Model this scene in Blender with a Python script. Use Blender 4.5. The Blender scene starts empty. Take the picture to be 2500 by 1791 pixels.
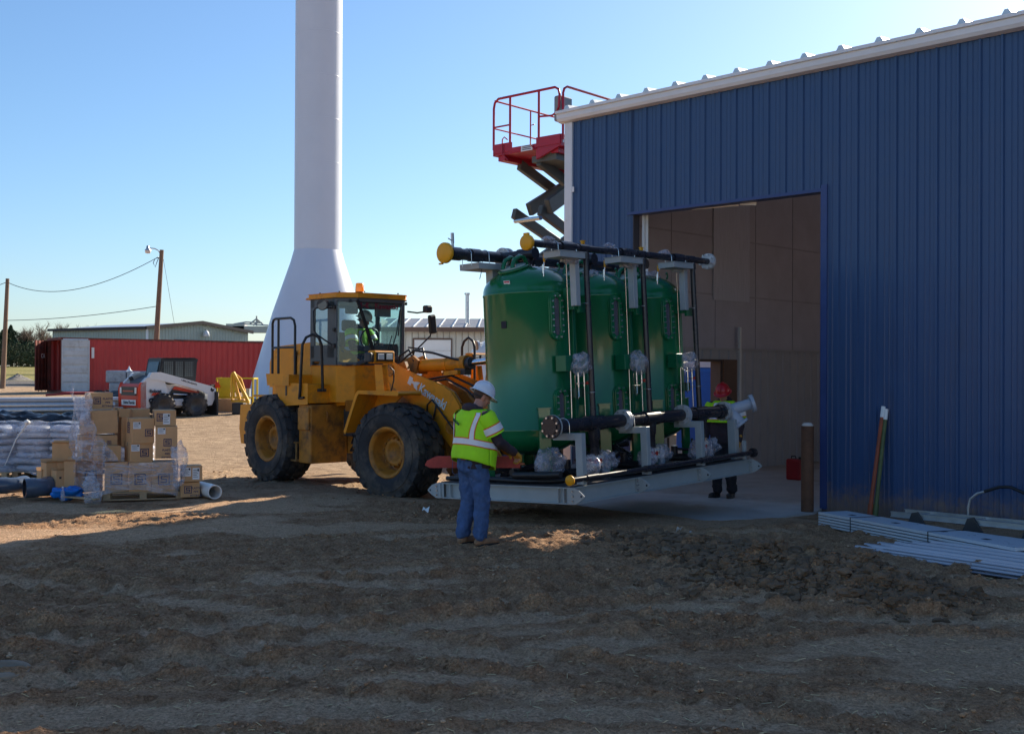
import bpy, bmesh, math, random
import numpy as np
from mathutils import Vector, Matrix, Euler, noise as mnoise
R = math.radians
random.seed(7)
V = Vector
SC = bpy.context.scene

# ------------------------------------------------------------------ camera, light, exposure
F = 2800.0                      # focal length in photograph pixels (photo 2500 wide)
CAMZ = 1.88
PITCH = math.atan(16.5 / F); ROLL = 0.0045
cam_d = bpy.data.cameras.new('camera'); cam = bpy.data.objects.new('camera', cam_d)
SC.collection.objects.link(cam); SC.camera = cam
cam_d.sensor_width = 36; cam_d.lens = F / 2500 * 36; cam_d.clip_start = 0.1; cam_d.clip_end = 4000
fwd = V((0, math.cos(PITCH), math.sin(PITCH))); r0 = V((1, 0, 0)); u0 = r0.cross(fwd)
rgt = r0 * math.cos(ROLL) + u0 * math.sin(ROLL); upv = rgt.cross(fwd)
cam.matrix_world = Matrix(((rgt.x, upv.x, -fwd.x, 0), (rgt.y, upv.y, -fwd.y, 0), (rgt.z, upv.z, -fwd.z, CAMZ), (0, 0, 0, 1)))
SUN_AZ, SUN_EL = 37.5, 27.0     # azimuth from +Y towards +X
W = bpy.data.worlds.new('World'); SC.world = W; W.use_nodes = True
wn = W.node_tree.nodes; wl = W.node_tree.links
sky = wn.new('ShaderNodeTexSky'); sky.sky_type = 'NISHITA'; sky.sun_disc = False
sky.sun_elevation = R(SUN_EL); sky.sun_rotation = R(SUN_AZ); sky.altitude = 0
sky.air_density = 1.05; sky.dust_density = 0.6; sky.ozone_density = 8.0
bg = wn['Background']; bg.inputs['Strength'].default_value = 0.10
tint = wn.new('ShaderNodeMix'); tint.data_type = 'RGBA'; tint.blend_type = 'MULTIPLY'; tint.inputs[0].default_value = 1
tint.inputs[7].default_value = (1.10, 1.0, .90, 1)   # camera white balance, a little warmer than daylight
wl.new(sky.outputs[0], tint.inputs[6]); wl.new(tint.outputs[2], bg.inputs[0])
sd = bpy.data.lights.new('sun', 'SUN'); sd.energy = 5.0; sd.angle = R(0.5); sd.color = (1, .89, .72)
sun = bpy.data.objects.new('sun', sd); SC.collection.objects.link(sun)
sdir = V((math.sin(R(SUN_AZ)) * math.cos(R(SUN_EL)), math.cos(R(SUN_AZ)) * math.cos(R(SUN_EL)), math.sin(R(SUN_EL))))
sun.rotation_euler = (-sdir).to_track_quat('-Z', 'Y').to_euler(); sun.location = (20, 20, 30)
SC.view_settings.view_transform = 'Standard'; SC.view_settings.look = 'None'
SC.view_settings.exposure = 0.90; SC.view_settings.gamma = 1
SC.render.engine = 'CYCLES'
SC.cycles.max_bounces = 6; SC.cycles.diffuse_bounces = 4; SC.cycles.glossy_bounces = 3
SC.cycles.transmission_bounces = 5; SC.cycles.transparent_max_bounces = 10
SC.cycles.caustics_reflective = False; SC.cycles.caustics_refractive = False
SC.cycles.sample_clamp_indirect = 6

def at(px, py, Y):
    """world point at depth Y that the photograph shows at pixel (px, py)"""
    d = rgt * (px - 1250) + upv * (895.5 - py) + fwd * F
    return V((0, 0, CAMZ)) + d * (Y / d.y)
def onz(px, py, z=0.0):
    d = rgt * (px - 1250) + upv * (895.5 - py) + fwd * F
    return V((0, 0, CAMZ)) + d * ((z - CAMZ) / d.z)

# ------------------------------------------------------------------ helpers
class G:
    def __init__(s): s.v = []; s.f = []; s.sm = []; s.mi = []; s.m = 0
    def add(s, vs, fs, sm=False):
        n = len(s.v); s.v += [tuple(p) for p in vs]
        for f in fs: s.f.append([i + n for i in f]); s.sm.append(sm); s.mi.append(s.m)
        return s
    def mat(s, k): s.m = k; return s
    def box(s, c, d, rot=None):
        c = V(c); h = V(d) / 2; M = Matrix.Identity(3)
        if rot is not None: M = Euler([R(a) for a in rot]).to_matrix() if not isinstance(rot, Matrix) else rot
        vs = [c + M @ V((sx * h.x, sy * h.y, sz * h.z)) for sx in (-1, 1) for sy in (-1, 1) for sz in (-1, 1)]
        return s.add(vs, [(0, 1, 3, 2), (4, 6, 7, 5), (0, 4, 5, 1), (2, 3, 7, 6), (0, 2, 6, 4), (1, 5, 7, 3)])
    def bx(s, a, b):
        return s.box([(a[i] + b[i]) / 2 for i in range(3)], [abs(b[i] - a[i]) for i in range(3)])
    def hexa(s, p):   # 8 points: bottom loop 4, top loop 4
        return s.add(p, [(3, 2, 1, 0), (4, 5, 6, 7), (0, 1, 5, 4), (1, 2, 6, 5), (2, 3, 7, 6), (3, 0, 4, 7)])
    def prism(s, poly, ax, a, b):
        def P(u, w, t): return {'x': (t, u, w), 'y': (u, t, w), 'z': (u, w, t)}[ax]
        n = len(poly); vs = [P(u, w, a) for u, w in poly] + [P(u, w, b) for u, w in poly]
        return s.add(vs, [list(range(n)), list(range(2 * n - 1, n - 1, -1))] + [(i, (i + 1) % n, n + (i + 1) % n, n + i) for i in range(n)])
    def frame_prism(s, outer, inner, ax, a, b):
        """ring between two loops with the same number of points, extruded"""
        def P(u, w, t): return {'x': (t, u, w), 'y': (u, t, w), 'z': (u, w, t)}[ax]
        n = len(outer); vs = []
        for loop in (outer, inner):
            for t in (a, b): vs += [P(u, w, t) for u, w in loop]
        fs = []
        for i in range(n):
            j = (i + 1) % n
            fs += [(i, j, n + j, n + i), (2 * n + j, 2 * n + i, 3 * n + i, 3 * n + j), (j, i, 2 * n + i, 2 * n + j), (n + i, n + j, 3 * n + j, 3 * n + i)]
        return s.add(vs, fs)
    def tube(s, path, r, n=8, closed=False, caps=True):
        path = [V(p) for p in path]; m = len(path); rs = r if isinstance(r, (list, tuple)) else [r] * m
        vs = []; up = None
        for i, p in enumerate(path):
            if closed: t = path[(i + 1) % m] - path[i - 1]
            else: t = path[min(i + 1, m - 1)] - path[max(i - 1, 0)]
            t = t.normalized() if t.length > 1e-9 else V((0, 0, 1))
            if up is None: up = V((0, 0, 1)) if abs(t.z) < .9 else V((1, 0, 0))
            a = (up - t * up.dot(t))
            a = a.normalized() if a.length > 1e-6 else t.orthogonal().normalized()
            up = a; b = t.cross(a)
            for k in range(n):
                q = 2 * math.pi * k / n; vs.append(p + (a * math.cos(q) + b * math.sin(q)) * rs[i])
        fs = []
        for i in range(m if closed else m - 1):
            i2 = (i + 1) % m
            for k in range(n): fs.append((i * n + k, i2 * n + k, i2 * n + (k + 1) % n, i * n + (k + 1) % n)[::-1])
        s.add(vs, fs, True)
        if caps and not closed:
            s.add(vs[:n], [list(range(n))]); s.add(vs[-n:], [list(range(n - 1, -1, -1))])
        return s
    def cyl(s, a, b, r0, r1=None, n=20):
        return s.tube([a, b], [r0, r0 if r1 is None else r1], n)
    def lathe(s, prof, o=(0, 0, 0), ax=(0, 0, 1), n=32, smooth=True, arc=None):
        o = V(o); ax = V(ax).normalized(); a = ax.orthogonal().normalized(); b = ax.cross(a)
        if abs(ax.z) > .99: a = V((1, 0, 0)); b = ax.cross(a)
        vs = []
        for r, t in prof:
            for k in range(n):
                q = 2 * math.pi * k / n; vs.append(o + ax * t + (a * math.cos(q) + b * math.sin(q)) * max(r, 1e-4))
        fs = []
        for i in range(len(prof) - 1):
            for k in range(n): fs.append((i * n + k, i * n + (k + 1) % n, (i + 1) * n + (k + 1) % n, (i + 1) * n + k))
        return s.add(vs, fs, smooth)
    def path_box(s, pts, w, h, up=(0, 0, 1)):
        """square bars along consecutive points"""
        for p, q in zip(pts[:-1], pts[1:]):
            p = V(p); q = V(q); d = (q - p); L = d.length; d.normalize(); sd_ = d.cross(V(up)).normalized(); u_ = sd_.cross(d)
            M = Matrix((d, sd_, u_)).transposed(); s.box((p + q) / 2, (L, w, h), M)
        return s
    def grid(s, rows, smooth=True, flip=False):
        n = len(rows[0]); vs = [p for r_ in rows for p in r_]
        fs = []
        for i in range(len(rows) - 1):
            for k in range(n - 1):
                f = (i * n + k, i * n + k + 1, (i + 1) * n + k + 1, (i + 1) * n + k); fs.append(f[::-1] if flip else f)
        return s.add(vs, fs, smooth)
    def build(s, name, mats, parent=None, mtx=None, bevel=0, seg=1, smooth=None, sub=0, weld=False):
        me = bpy.data.meshes.new(name); me.from_pydata(s.v, [], s.f)
        if not isinstance(mats, (list, tuple)): mats = [mats]
        for m in mats: me.materials.append(m)
        me.polygons.foreach_set('use_smooth', [bool(x) if smooth is None else smooth for x in s.sm])
        me.polygons.foreach_set('material_index', s.mi)
        if weld or sub:
            bm = bmesh.new(); bm.from_mesh(me); bmesh.ops.remove_doubles(bm, verts=bm.verts, dist=1e-5); bmesh.ops.recalc_face_normals(bm, faces=bm.faces); bm.to_mesh(me); bm.free()
        me.update()
        o = bpy.data.objects.new(name, me); SC.collection.objects.link(o)
        if parent is not None: o.parent = parent
        if mtx is not None: o.matrix_local = mtx
        if bevel:
            b = o.modifiers.new('bevel', 'BEVEL'); b.width = bevel; b.segments = seg; b.limit_method = 'ANGLE'; b.angle_limit = R(40)
        if sub:
            q = o.modifiers.new('sub', 'SUBSURF'); q.levels = sub; q.render_levels = sub
        return o

def tag(o, label=None, cat=None, group=None, kind=None):
    if label: o['label'] = label
    if cat: o['category'] = cat
    if group: o['group'] = group
    if kind: o['kind'] = kind
    return o
def struct(o): o['kind'] = 'structure'; return o
def empty(name, loc=(0, 0, 0), rz=0, label=None, cat=None, group=None, mtx=None):
    o = bpy.data.objects.new(name, None); SC.collection.objects.link(o); o.empty_display_size = .2
    if mtx is not None: o.matrix_world = mtx
    else: o.location = loc; o.rotation_euler = (0, 0, rz)
    return tag(o, label, cat, group)
def copy_tree(o, parent=None):
    c = o.copy(); SC.collection.objects.link(c)
    if parent is not None: c.parent = parent
    for ch in list(o.children): copy_tree(ch, c)
    return c
def text_obj(txt, size, name, m, parent, mtx, ext=.002, bold=0.0, sx=1.0, align='CENTER'):
    cu = bpy.data.curves.new(name, 'FONT'); cu.body = txt; cu.size = size; cu.extrude = ext; cu.offset = bold
    cu.align_x = align; cu.align_y = 'CENTER'; cu.resolution_u = 3
    t = bpy.data.objects.new(name + '_tmp', cu); SC.collection.objects.link(t)
    bpy.context.view_layer.update()
    me = bpy.data.meshes.new_from_object(t.evaluated_get(bpy.context.evaluated_depsgraph_get()))
    bpy.data.objects.remove(t); me.name = name
    me.transform(Matrix.Diagonal((sx, 1, 1, 1))); me.materials.clear(); me.materials.append(m)
    o = bpy.data.objects.new(name, me); SC.collection.objects.link(o)
    if parent is not None: o.parent = parent
    o.matrix_local = mtx
    return o
def basis(o, x, y, z):
    x, y, z = V(x).normalized(), V(y).normalized(), V(z).normalized()
    return Matrix(((x.x, y.x, z.x, o[0]), (x.y, y.y, z.y, o[1]), (x.z, y.z, z.z, o[2]), (0, 0, 0, 1)))
def arc_pts(c, r, a0, a1, n, plane='xz'):
    out = []
    for i in range(n + 1):
        a = R(a0 + (a1 - a0) * i / n); p = [c[0], c[1], c[2]]
        i0, i1 = {'x': 0, 'y': 1, 'z': 2}[plane[0]], {'x': 0, 'y': 1, 'z': 2}[plane[1]]
        p[i0] += r * math.cos(a); p[i1] += r * math.sin(a); out.append(tuple(p))
    return out

_mats = {}
def soil_splash(m, z0, z1, col=(.24, .16, .10)):
    """dried mud thrown up against the foot of a wall, and slightly wavy sheet metal"""
    n = m.node_tree.nodes; l = m.node_tree.links; P = n['Principled BSDF']; src = P.inputs['Base Color'].links[0].from_socket
    g = n.new('ShaderNodeNewGeometry'); sx = n.new('ShaderNodeSeparateXYZ'); l.new(g.outputs['Position'], sx.inputs[0])
    t = n.new('ShaderNodeTexNoise'); t.inputs['Scale'].default_value = 7; t.inputs['Detail'].default_value = 8; t.inputs['Roughness'].default_value = .75; l.new(g.outputs['Position'], t.inputs['Vector'])
    a = n.new('ShaderNodeMath'); a.operation = 'MULTIPLY_ADD'; a.inputs[1].default_value = .9; a.inputs[2].default_value = -.45; l.new(t.outputs['Fac'], a.inputs[0])
    b = n.new('ShaderNodeMath'); b.operation = 'ADD'; l.new(sx.outputs[2], b.inputs[0]); l.new(a.outputs[0], b.inputs[1])
    r = n.new('ShaderNodeMapRange'); r.interpolation_type = 'SMOOTHSTEP'; r.inputs[1].default_value = z0; r.inputs[2].default_value = z1; r.inputs[3].default_value = .75; r.inputs[4].default_value = 0; l.new(b.outputs[0], r.inputs[0])
    x = n.new('ShaderNodeMix'); x.data_type = 'RGBA'; l.new(r.outputs[0], x.inputs[0]); l.new(src, x.inputs[6]); x.inputs[7].default_value = (*col, 1); l.new(x.outputs[2], P.inputs['Base Color'])
    t2 = n.new('ShaderNodeTexNoise'); t2.inputs['Scale'].default_value = 1.3; t2.inputs['Detail'].default_value = 2; l.new(g.outputs['Position'], t2.inputs['Vector'])
    bp = n.new('ShaderNodeBump'); bp.inputs['Strength'].default_value = .5; bp.inputs['Distance'].default_value = .03; l.new(t2.outputs['Fac'], bp.inputs['Height']); l.new(bp.outputs[0], P.inputs['Normal'])
def mat(name, rgb, rough=.6, metal=0.0, var=.12, scale=4, bump=0.0, bscale=40, dirt=None, damt=.5, dscale=3, rvar=.1, coat=0, trans=0, alpha=1, ior=1.45, sheen=0, emit=None, spec=None, stretch=None, space='Object'):
    if name in _mats: return _mats[name]
    m = bpy.data.materials.new(name); m.use_nodes = True; _mats[name] = m
    n = m.node_tree.nodes; l = m.node_tree.links; P = n['Principled BSDF']
    P.inputs['Roughness'].default_value = rough; P.inputs['Metallic'].default_value = metal
    P.inputs['Base Color'].default_value = (*rgb, 1); P.inputs['IOR'].default_value = ior
    if coat: P.inputs['Coat Weight'].default_value = coat; P.inputs['Coat Roughness'].default_value = .08
    if trans: P.inputs['Transmission Weight'].default_value = trans
    if alpha < 1: P.inputs['Alpha'].default_value = alpha
    if spec is not None: P.inputs['Specular IOR Level'].default_value = spec
    if emit: P.inputs['Emission Color'].default_value = (*emit[0], 1); P.inputs['Emission Strength'].default_value = emit[1]
    tc = n.new('ShaderNodeTexCoord'); vec = tc.outputs[space]
    if stretch:
        mp = n.new('ShaderNodeMapping'); mp.inputs['Scale'].default_value = stretch; l.new(vec, mp.inputs[0]); vec = mp.outputs[0]
    col = None
    if var:
        t = n.new('ShaderNodeTexNoise'); t.inputs['Scale'].default_value = scale; t.inputs['Detail'].default_value = 6; t.inputs['Roughness'].default_value = .65
        l.new(vec, t.inputs['Vector'])
        cr = n.new('ShaderNodeValToRGB'); e = cr.color_ramp.elements
        e[0].position = .3; e[1].position = .7
        e[0].color = (*[max(0, c * (1 - var)) for c in rgb], 1); e[1].color = (*[min(1, c * (1 + var)) for c in rgb], 1)
        l.new(t.outputs['Fac'], cr.inputs[0]); col = cr.outputs[0]
        if rvar:
            mr = n.new('ShaderNodeMapRange'); mr.inputs[3].default_value = max(.02, rough - rvar); mr.inputs[4].default_value = min(1, rough + rvar)
            l.new(t.outputs['Fac'], mr.inputs[0]); l.new(mr.outputs[0], P.inputs['Roughness'])
    if dirt:
        t2 = n.new('ShaderNodeTexNoise'); t2.inputs['Scale'].default_value = dscale; t2.inputs['Detail'].default_value = 8; t2.inputs['Roughness'].default_value = .7
        l.new(vec, t2.inputs['Vector'])
        c2 = n.new('ShaderNodeValToRGB'); c2.color_ramp.elements[0].position = .75 - damt * .5; c2.color_ramp.elements[1].position = .85 - damt * .3
        l.new(t2.outputs['Fac'], c2.inputs[0])
        mx = n.new('ShaderNodeMix'); mx.data_type = 'RGBA'; l.new(c2.outputs[0], mx.inputs[0])
        if col: l.new(col, mx.inputs[6])
        else: mx.inputs[6].default_value = (*rgb, 1)
        mx.inputs[7].default_value = (*dirt, 1); col = mx.outputs[2]
    if col: l.new(col, P.inputs['Base Color'])
    if bump:
        t3 = n.new('ShaderNodeTexNoise'); t3.inputs['Scale'].default_value = bscale; t3.inputs['Detail'].default_value = 5
        l.new(vec, t3.inputs['Vector'])
        b = n.new('ShaderNodeBump'); b.inputs['Strength'].default_value = min(1, bump); b.inputs['Distance'].default_value = .02
        l.new(t3.outputs['Fac'], b.inputs['Height']); l.new(b.outputs[0], P.inputs['Normal'])
    return m
# ------------------------------------------------------------------ shared materials
DUST = (.30, .23, .15)
M_blue = mat('blue_wall_paint', (.033, .078, .185), .36, var=.07, scale=1.2, stretch=(1, 1, .15), rvar=.08, dirt=(.036, .062, .135), damt=.3, dscale=1.5)
soil_splash(M_blue, -.12, .30)
M_white = mat('white_paint', (.78, .78, .76), .4, var=.04, scale=2)
M_whitetrim = mat('white_trim', (.72, .74, .76), .35, var=.05, scale=2, dirt=(.5, .5, .46), damt=.2)
M_galv = mat('galvanized', (.55, .57, .58), .38, metal=.7, var=.12, scale=9)
M_grey = mat('grey_steel_paint', (.36, .40, .41), .42, var=.07, scale=5, dirt=(.25, .24, .21), damt=.22, dscale=6)
M_dark = mat('dark_steel', (.05, .05, .052), .5, var=.2)
M_black = mat('black_plastic', (.018, .018, .02), .42, var=.2)
M_rubber = mat('rubber', (.030, .031, .034), .8, var=.25, scale=6, bump=.3, bscale=60, dirt=(.15, .12, .09), damt=.58, dscale=2.6)
M_conc = mat('concrete', (.50, .46, .42), .85, var=.14, scale=1.5, bump=.15, bscale=60, dirt=(.36, .28, .21), damt=.45, dscale=.8)
M_wood = mat('pine_wood', (.42, .29, .17), .8, var=.25, scale=6, stretch=(1, 6, 6), bump=.2)
M_card = mat('cardboard', (.60, .35, .17), .85, var=.10, scale=3, bump=.06, bscale=30, dirt=(.46, .26, .12), damt=.28, dscale=4)
M_steel = mat('bright_steel', (.62, .62, .62), .22, metal=1, var=.05)
M_chrome = mat('chrome', (.85, .86, .88), .08, metal=1, var=0)
M_paper = mat('paper_label', (.75, .76, .77), .7, var=.05)
M_ink = mat('dark_ink', (.02, .02, .03), .7, var=0)
M_navy = mat('navy_print', (.035, .04, .10), .75, var=.2, scale=20)
M_inner = mat('insulation', (.50, .48, .54), .55, var=.10, scale=1.2, bump=.15, bscale=8)
M_liner = mat('liner_panel', (.44, .43, .45), .5, var=.08, scale=2)
M_interior_dark = mat('interior_dark', (.10, .09, .08), .8, var=.1)
# ------------------------------------------------------------------ ground
def S(a, b, x):
    t = np.clip((x - a) / (b - a), 0, 1); return t * t * (3 - 2 * t)
_rng = np.random.RandomState(3); _P = _rng.rand(256, 256)
def vn(x, y):
    xi = np.floor(x).astype(int); yi = np.floor(y).astype(int); fx = x - xi; fy = y - yi
    fx = fx * fx * (3 - 2 * fx); fy = fy * fy * (3 - 2 * fy)
    a = _P[xi % 256, yi % 256]; b = _P[(xi + 1) % 256, yi % 256]; c = _P[xi % 256, (yi + 1) % 256]; d = _P[(xi + 1) % 256, (yi + 1) % 256]
    return a + (b - a) * fx + (c - a) * fy + (a - b - c + d) * fx * fy
def fbm(x, y, o=4, g=.5):
    s = 0; a = 1; t = 0
    for i in range(o): s = s + a * (vn(x * 2 ** i + 17.3 * i, y * 2 ** i + 9.1 * i) - .5); t += a; a *= g
    return s / t * 2
JB = (4.70, 17.40)                        # foot of the door's right jamb
BX = (0.7071, -0.7071); BY = (0.7071, 0.7071)   # along the wall to the right / into the building
def base_h(x, y):
    dx = x - JB[0]; dy = y - JB[1]
    d = -(dx * BY[0] + dy * BY[1])        # distance out from the front wall
    a = dx * BX[0] + dy * BX[1]
    z = -.17 * (1 - S(0, 5.5, d)) * S(-14, -5, a)
    z = z + .90 * S(25, 53, y) * S(6, -4, x) + 1.9 * S(135, 215, y)
    return z
MUD = [(1.95, 11.9, .13, .55, .50), (2.45, 10.9, .19, .55, .50), (2.95, 10.1, .21, .50, .45), (1.35, 12.8, .08, .5, .4), (3.2, 9.5, .13, .45, .4), (2.3, 10.0, .06, .7, .4), (-4.4, 8.6, .10, 1.0, .35), (-5.4, 9.3, .05, 1.2, .4), (-1.2, 7.3, .04, .9, .2)]
RUTS = ((-2.6, 7.2, 62, .26, .25), (-.6, 9.2, 74, .30, .3), (2.2, 6.6, 118, .26, .2), (.2, 6.9, 112, .24, .3), (-4.6, 9.6, 82, .28, .2), (-3.4, 12.0, 70, .3, .3), (3.6, 8.6, 106, .26, .1), (-1.6, 6.4, 96, .3, .3), (-2.0, 10.6, 84, .28, .25), (.6, 8.0, 80, .26, .3))
def churn(x, y):
    """0 on packed pale crust, 1 on churned damp soil"""
    c = S(-.06, .42, fbm(x * .62 + 90, y * .95 + 33, 5, .62) + .05)
    for (mx, my, mh, sx, sy) in MUD: c = np.maximum(c, np.exp(-((x - mx) / sx / 1.2) ** 2 - ((y - my) / sy / 1.2) ** 2) * min(1, mh * 9))
    c = np.maximum(c, .8 * np.exp(-((x - .9) / 2.2) ** 2 - ((y - 12.2) / 1.6) ** 2) * (.6 + .8 * fbm(x * 2, y * 2.5, 3) + .3))
    for (x0, y0, ang, w, wig) in RUTS:
        ca, sa = math.cos(R(ang)), math.sin(R(ang)); lx = (x - x0) * sa + (y - y0) * ca; ln = (x - x0) * ca - (y - y0) * sa + wig * np.sin(lx * .7)
        c = c + .45 * np.exp(-((np.abs(ln) - w * 1.15) / .11) ** 2) - .25 * np.exp(-(ln / w) ** 4)
    return np.clip(c, 0, 1)
def ground_h(x, y):
    """height of the churned dirt"""
    near = 1 - .6 * S(26, 48, y)
    z = base_h(x, y) * 1.0
    n1 = fbm(x * .35, y * .35, 3)
    n2 = fbm(x * 1.3 + 40, y * 2.0, 4)
    n3 = fbm(x * 6 + 11, y * 8 + 5, 4, .6)
    n4 = fbm(x * 17 + 3, y * 19 + 8, 3, .65)
    rough = churn(x, y)
    rg = 1 - np.abs(n3) * 2.2
    h = n1 * .05 + n2 * .03 + (n3 * .028 + rg * .016 + n4 * .024) * (.16 + 1.3 * rough)
    # wheel ruts with tread lugs
    for (x0, y0, ang, w, wig) in RUTS:
        ca, sa = math.cos(R(ang)), math.sin(R(ang))   # ang measured from +Y towards +X
        tx, ty = sa, ca; nx, ny = ca, -sa
        lx = (x - x0) * tx + (y - y0) * ty; ln = (x - x0) * nx + (y - y0) * ny + wig * np.sin(lx * .7)
        prof = np.exp(-(ln / w) ** 4); edge = np.exp(-((np.abs(ln) - w * 1.15) / .09) ** 2)
        fade = .35 + .65 * S(-.3, .3, fbm(lx * .5 + x0, ln * 1 + y0, 2))
        lug = np.maximum(0, np.sin(lx * 2 * math.pi / .19 + np.sign(ln) * ln * 5)) ** .7
        h = h - prof * .038 * fade + edge * .034 * fade * (1 + 1.5 * n3) + prof * lug * .026 * fade * (1 + n3)
    m = 0
    for (mx, my, mh, sx, sy) in MUD:
        k = np.exp(-((x - mx) / sx) ** 2 - ((y - my) / sy) ** 2)
        h = h + mh * k * (.75 + .4 * n2 + .35 * np.abs(n3)); m = m + k
    h = h + np.clip(m, 0, 1) * (n3 * .03 + n4 * .03)
    dx = x - JB[0]; dy = y - JB[1]; d = -(dx * BY[0] + dy * BY[1]); a = dx * BX[0] + dy * BX[1]
    flat = (1 - S(1.2, 2.6, d)) * S(-9, -6, a)
    apron = (1 - S(2.0, 2.9, d)) * S(-6.4, -5.6, a) * (1 - S(-.5, .15, a))
    calm = np.clip(flat * .75 , 0, 1)
    h = h * near * (1 - calm) + h * (1 - near) * .35
    h = h - .12 * apron - .35 * (1 - S(-1.2, -.25, d)) * S(-5.4, -5.2, a)
    return z + h
def gz(x, y): return float(ground_h(np.array([x], float), np.array([y], float))[0])

def axis_pts(lo, hi, step, far_lo, far_hi, g=1.13):
    a = list(np.arange(lo, hi, step)); s_ = step; v = a[-1]
    while v < far_hi: s_ *= g; v += s_; a.append(v)
    s_ = step; v = a[0]; b = []
    while v > far_lo: s_ *= g; v -= s_; b.append(v)
    return np.array(b[::-1] + a)
xs = axis_pts(-6.6, 6.4, .024, -900, 900, 1.09); ys = axis_pts(5.6, 13.5, .022, -60, 1500, 1.028)
XX, YY = np.meshgrid(xs, ys); ZZ = ground_h(XX.ravel(), YY.ravel()).reshape(XX.shape)
nx_, ny_ = len(xs), len(ys)
co = np.stack([XX, YY, ZZ], -1).reshape(-1, 3).astype(np.float32)
gm = bpy.data.meshes.new('ground'); gm.vertices.add(len(co)); gm.vertices.foreach_set('co', co.ravel())
I = np.arange(ny_ - 1)[:, None] * nx_ + np.arange(nx_ - 1)[None]
Fq = np.stack([I, I + 1, I + 1 + nx_, I + nx_], -1).reshape(-1, 4).astype(np.int32)
gm.loops.add(Fq.size); gm.loops.foreach_set('vertex_index', Fq.ravel())
gm.polygons.add(len(Fq)); gm.polygons.foreach_set('loop_start', np.arange(0, Fq.size, 4, dtype=np.int32))
gm.polygons.foreach_set('use_smooth', np.ones(len(Fq), bool)); gm.update(calc_edges=True)
at_ = gm.attributes.new('churn', 'FLOAT', 'POINT'); at_.data.foreach_set('value', churn(XX.ravel(), YY.ravel()).astype(np.float32))
go = bpy.data.objects.new('ground', gm); SC.collection.objects.link(go); struct(go)
def ground_mat():
    m = bpy.data.materials.new('dirt'); m.use_nodes = True; n = m.node_tree.nodes; l = m.node_tree.links; P = n['Principled BSDF']
    P.inputs['Roughness'].default_value = .95; P.inputs['Specular IOR Level'].default_value = .15
    g = n.new('ShaderNodeNewGeometry')
    def mp(sc): k = n.new('ShaderNodeMapping'); k.inputs['Scale'].default_value = sc; l.new(g.outputs['Position'], k.inputs[0]); return k.outputs[0]
    def nz(sc, s_, d=8, r=.62):
        t = n.new('ShaderNodeTexNoise'); t.inputs['Scale'].default_value = s_; t.inputs['Detail'].default_value = d; t.inputs['Roughness'].default_value = r; l.new(mp(sc), t.inputs['Vector']); return t.outputs['Fac']
    def ramp(f, a, b, c0, c1):
        r = n.new('ShaderNodeValToRGB'); e = r.color_ramp.elements; e[0].position = a; e[1].position = b; e[0].color = (*c0, 1); e[1].color = (*c1, 1); l.new(f, r.inputs[0]); return r.outputs[0]
    def mix(f, a, b):
        x = n.new('ShaderNodeMix'); x.data_type = 'RGBA'; l.new(f, x.inputs[0]); l.new(a, x.inputs[6]); l.new(b, x.inputs[7]); return x.outputs[2]
    # damp brown soil / dry pale crust
    damp = ramp(nz((1, 1, 1), 5, 8), .3, .7, (.38, .20, .105), (.66, .41, .235))
    dry = ramp(nz((1, 1, 1), 9, 8), .3, .7, (.70, .45, .275), (.90, .62, .40))
    at_ = n.new('ShaderNodeAttribute'); at_.attribute_name = 'churn'
    ad = n.new('ShaderNodeMath'); ad.operation = 'MULTIPLY_ADD'; ad.inputs[1].default_value = 1.35; l.new(nz((1, 1, 1), 5, 11, .82), ad.inputs[0]); l.new(at_.outputs['Fac'], ad.inputs[2])
    patch = ramp(ad.outputs[0], .52, 1.30, (1, 1, 1), (0, 0, 0))
    c = mix(patch, damp, dry)
    gritty = ramp(nz((1, 1, 1), 45, 5, .7), .36, .66, (.62, .58, .54), (1.25, 1.25, 1.25))
    mg = n.new('ShaderNodeMix'); mg.data_type = 'RGBA'; mg.blend_type = 'MULTIPLY'; mg.inputs[0].default_value = 1; l.new(c, mg.inputs[6]); l.new(gritty, mg.inputs[7]); c = mg.outputs[2]
    # the far yard is dry sandy soil, beyond it short winter grass
    sx = n.new('ShaderNodeSeparateXYZ'); l.new(g.outputs['Position'], sx.inputs[0])
    def rng(o, a, b):
        r = n.new('ShaderNodeMapRange'); r.interpolation_type = 'SMOOTHSTEP'; r.inputs[1].default_value = a; r.inputs[2].default_value = b; l.new(o, r.inputs[0]); return r.outputs[0]
    sand = ramp(nz((1, 1.3, 1), 2.4, 11, .8), .34, .66, (.26, .165, .095), (.66, .47, .30))
    c = mix(rng(sx.outputs[1], 16, 20), c, sand)
    grass = ramp(nz((1, 1, 1), .25, 9), .3, .7, (.20, .19, .05), (.36, .30, .12))
    gravel = ramp(nz((1, 1, 1), 2.5, 8), .3, .7, (.11, .10, .10), (.20, .18, .16))  # dark ground band between the sandy yard and the grass
    c = mix(rng(sx.outputs[1], 70, 76), c, gravel)
    c = mix(rng(sx.outputs[1], 118, 128), c, grass)
    # dark specks: the shade of small hollows painted into the colour
    sp = ramp(nz((1, 1, 1), 16, 10, .82), .36, .46, (.42, .34, .28), (1, 1, 1))
    mu = n.new('ShaderNodeMix'); mu.data_type = 'RGBA'; mu.blend_type = 'MULTIPLY'; mu.inputs[0].default_value = 1
    l.new(c, mu.inputs[6]); l.new(sp, mu.inputs[7]); l.new(mu.outputs[2], P.inputs['Base Color'])
    b = n.new('ShaderNodeBump'); b.inputs['Strength'].default_value = 1; b.inputs['Distance'].default_value = .07
    b2 = n.new('ShaderNodeBump'); b2.inputs['Strength'].default_value = 1; b2.inputs['Distance'].default_value = .02
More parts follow.
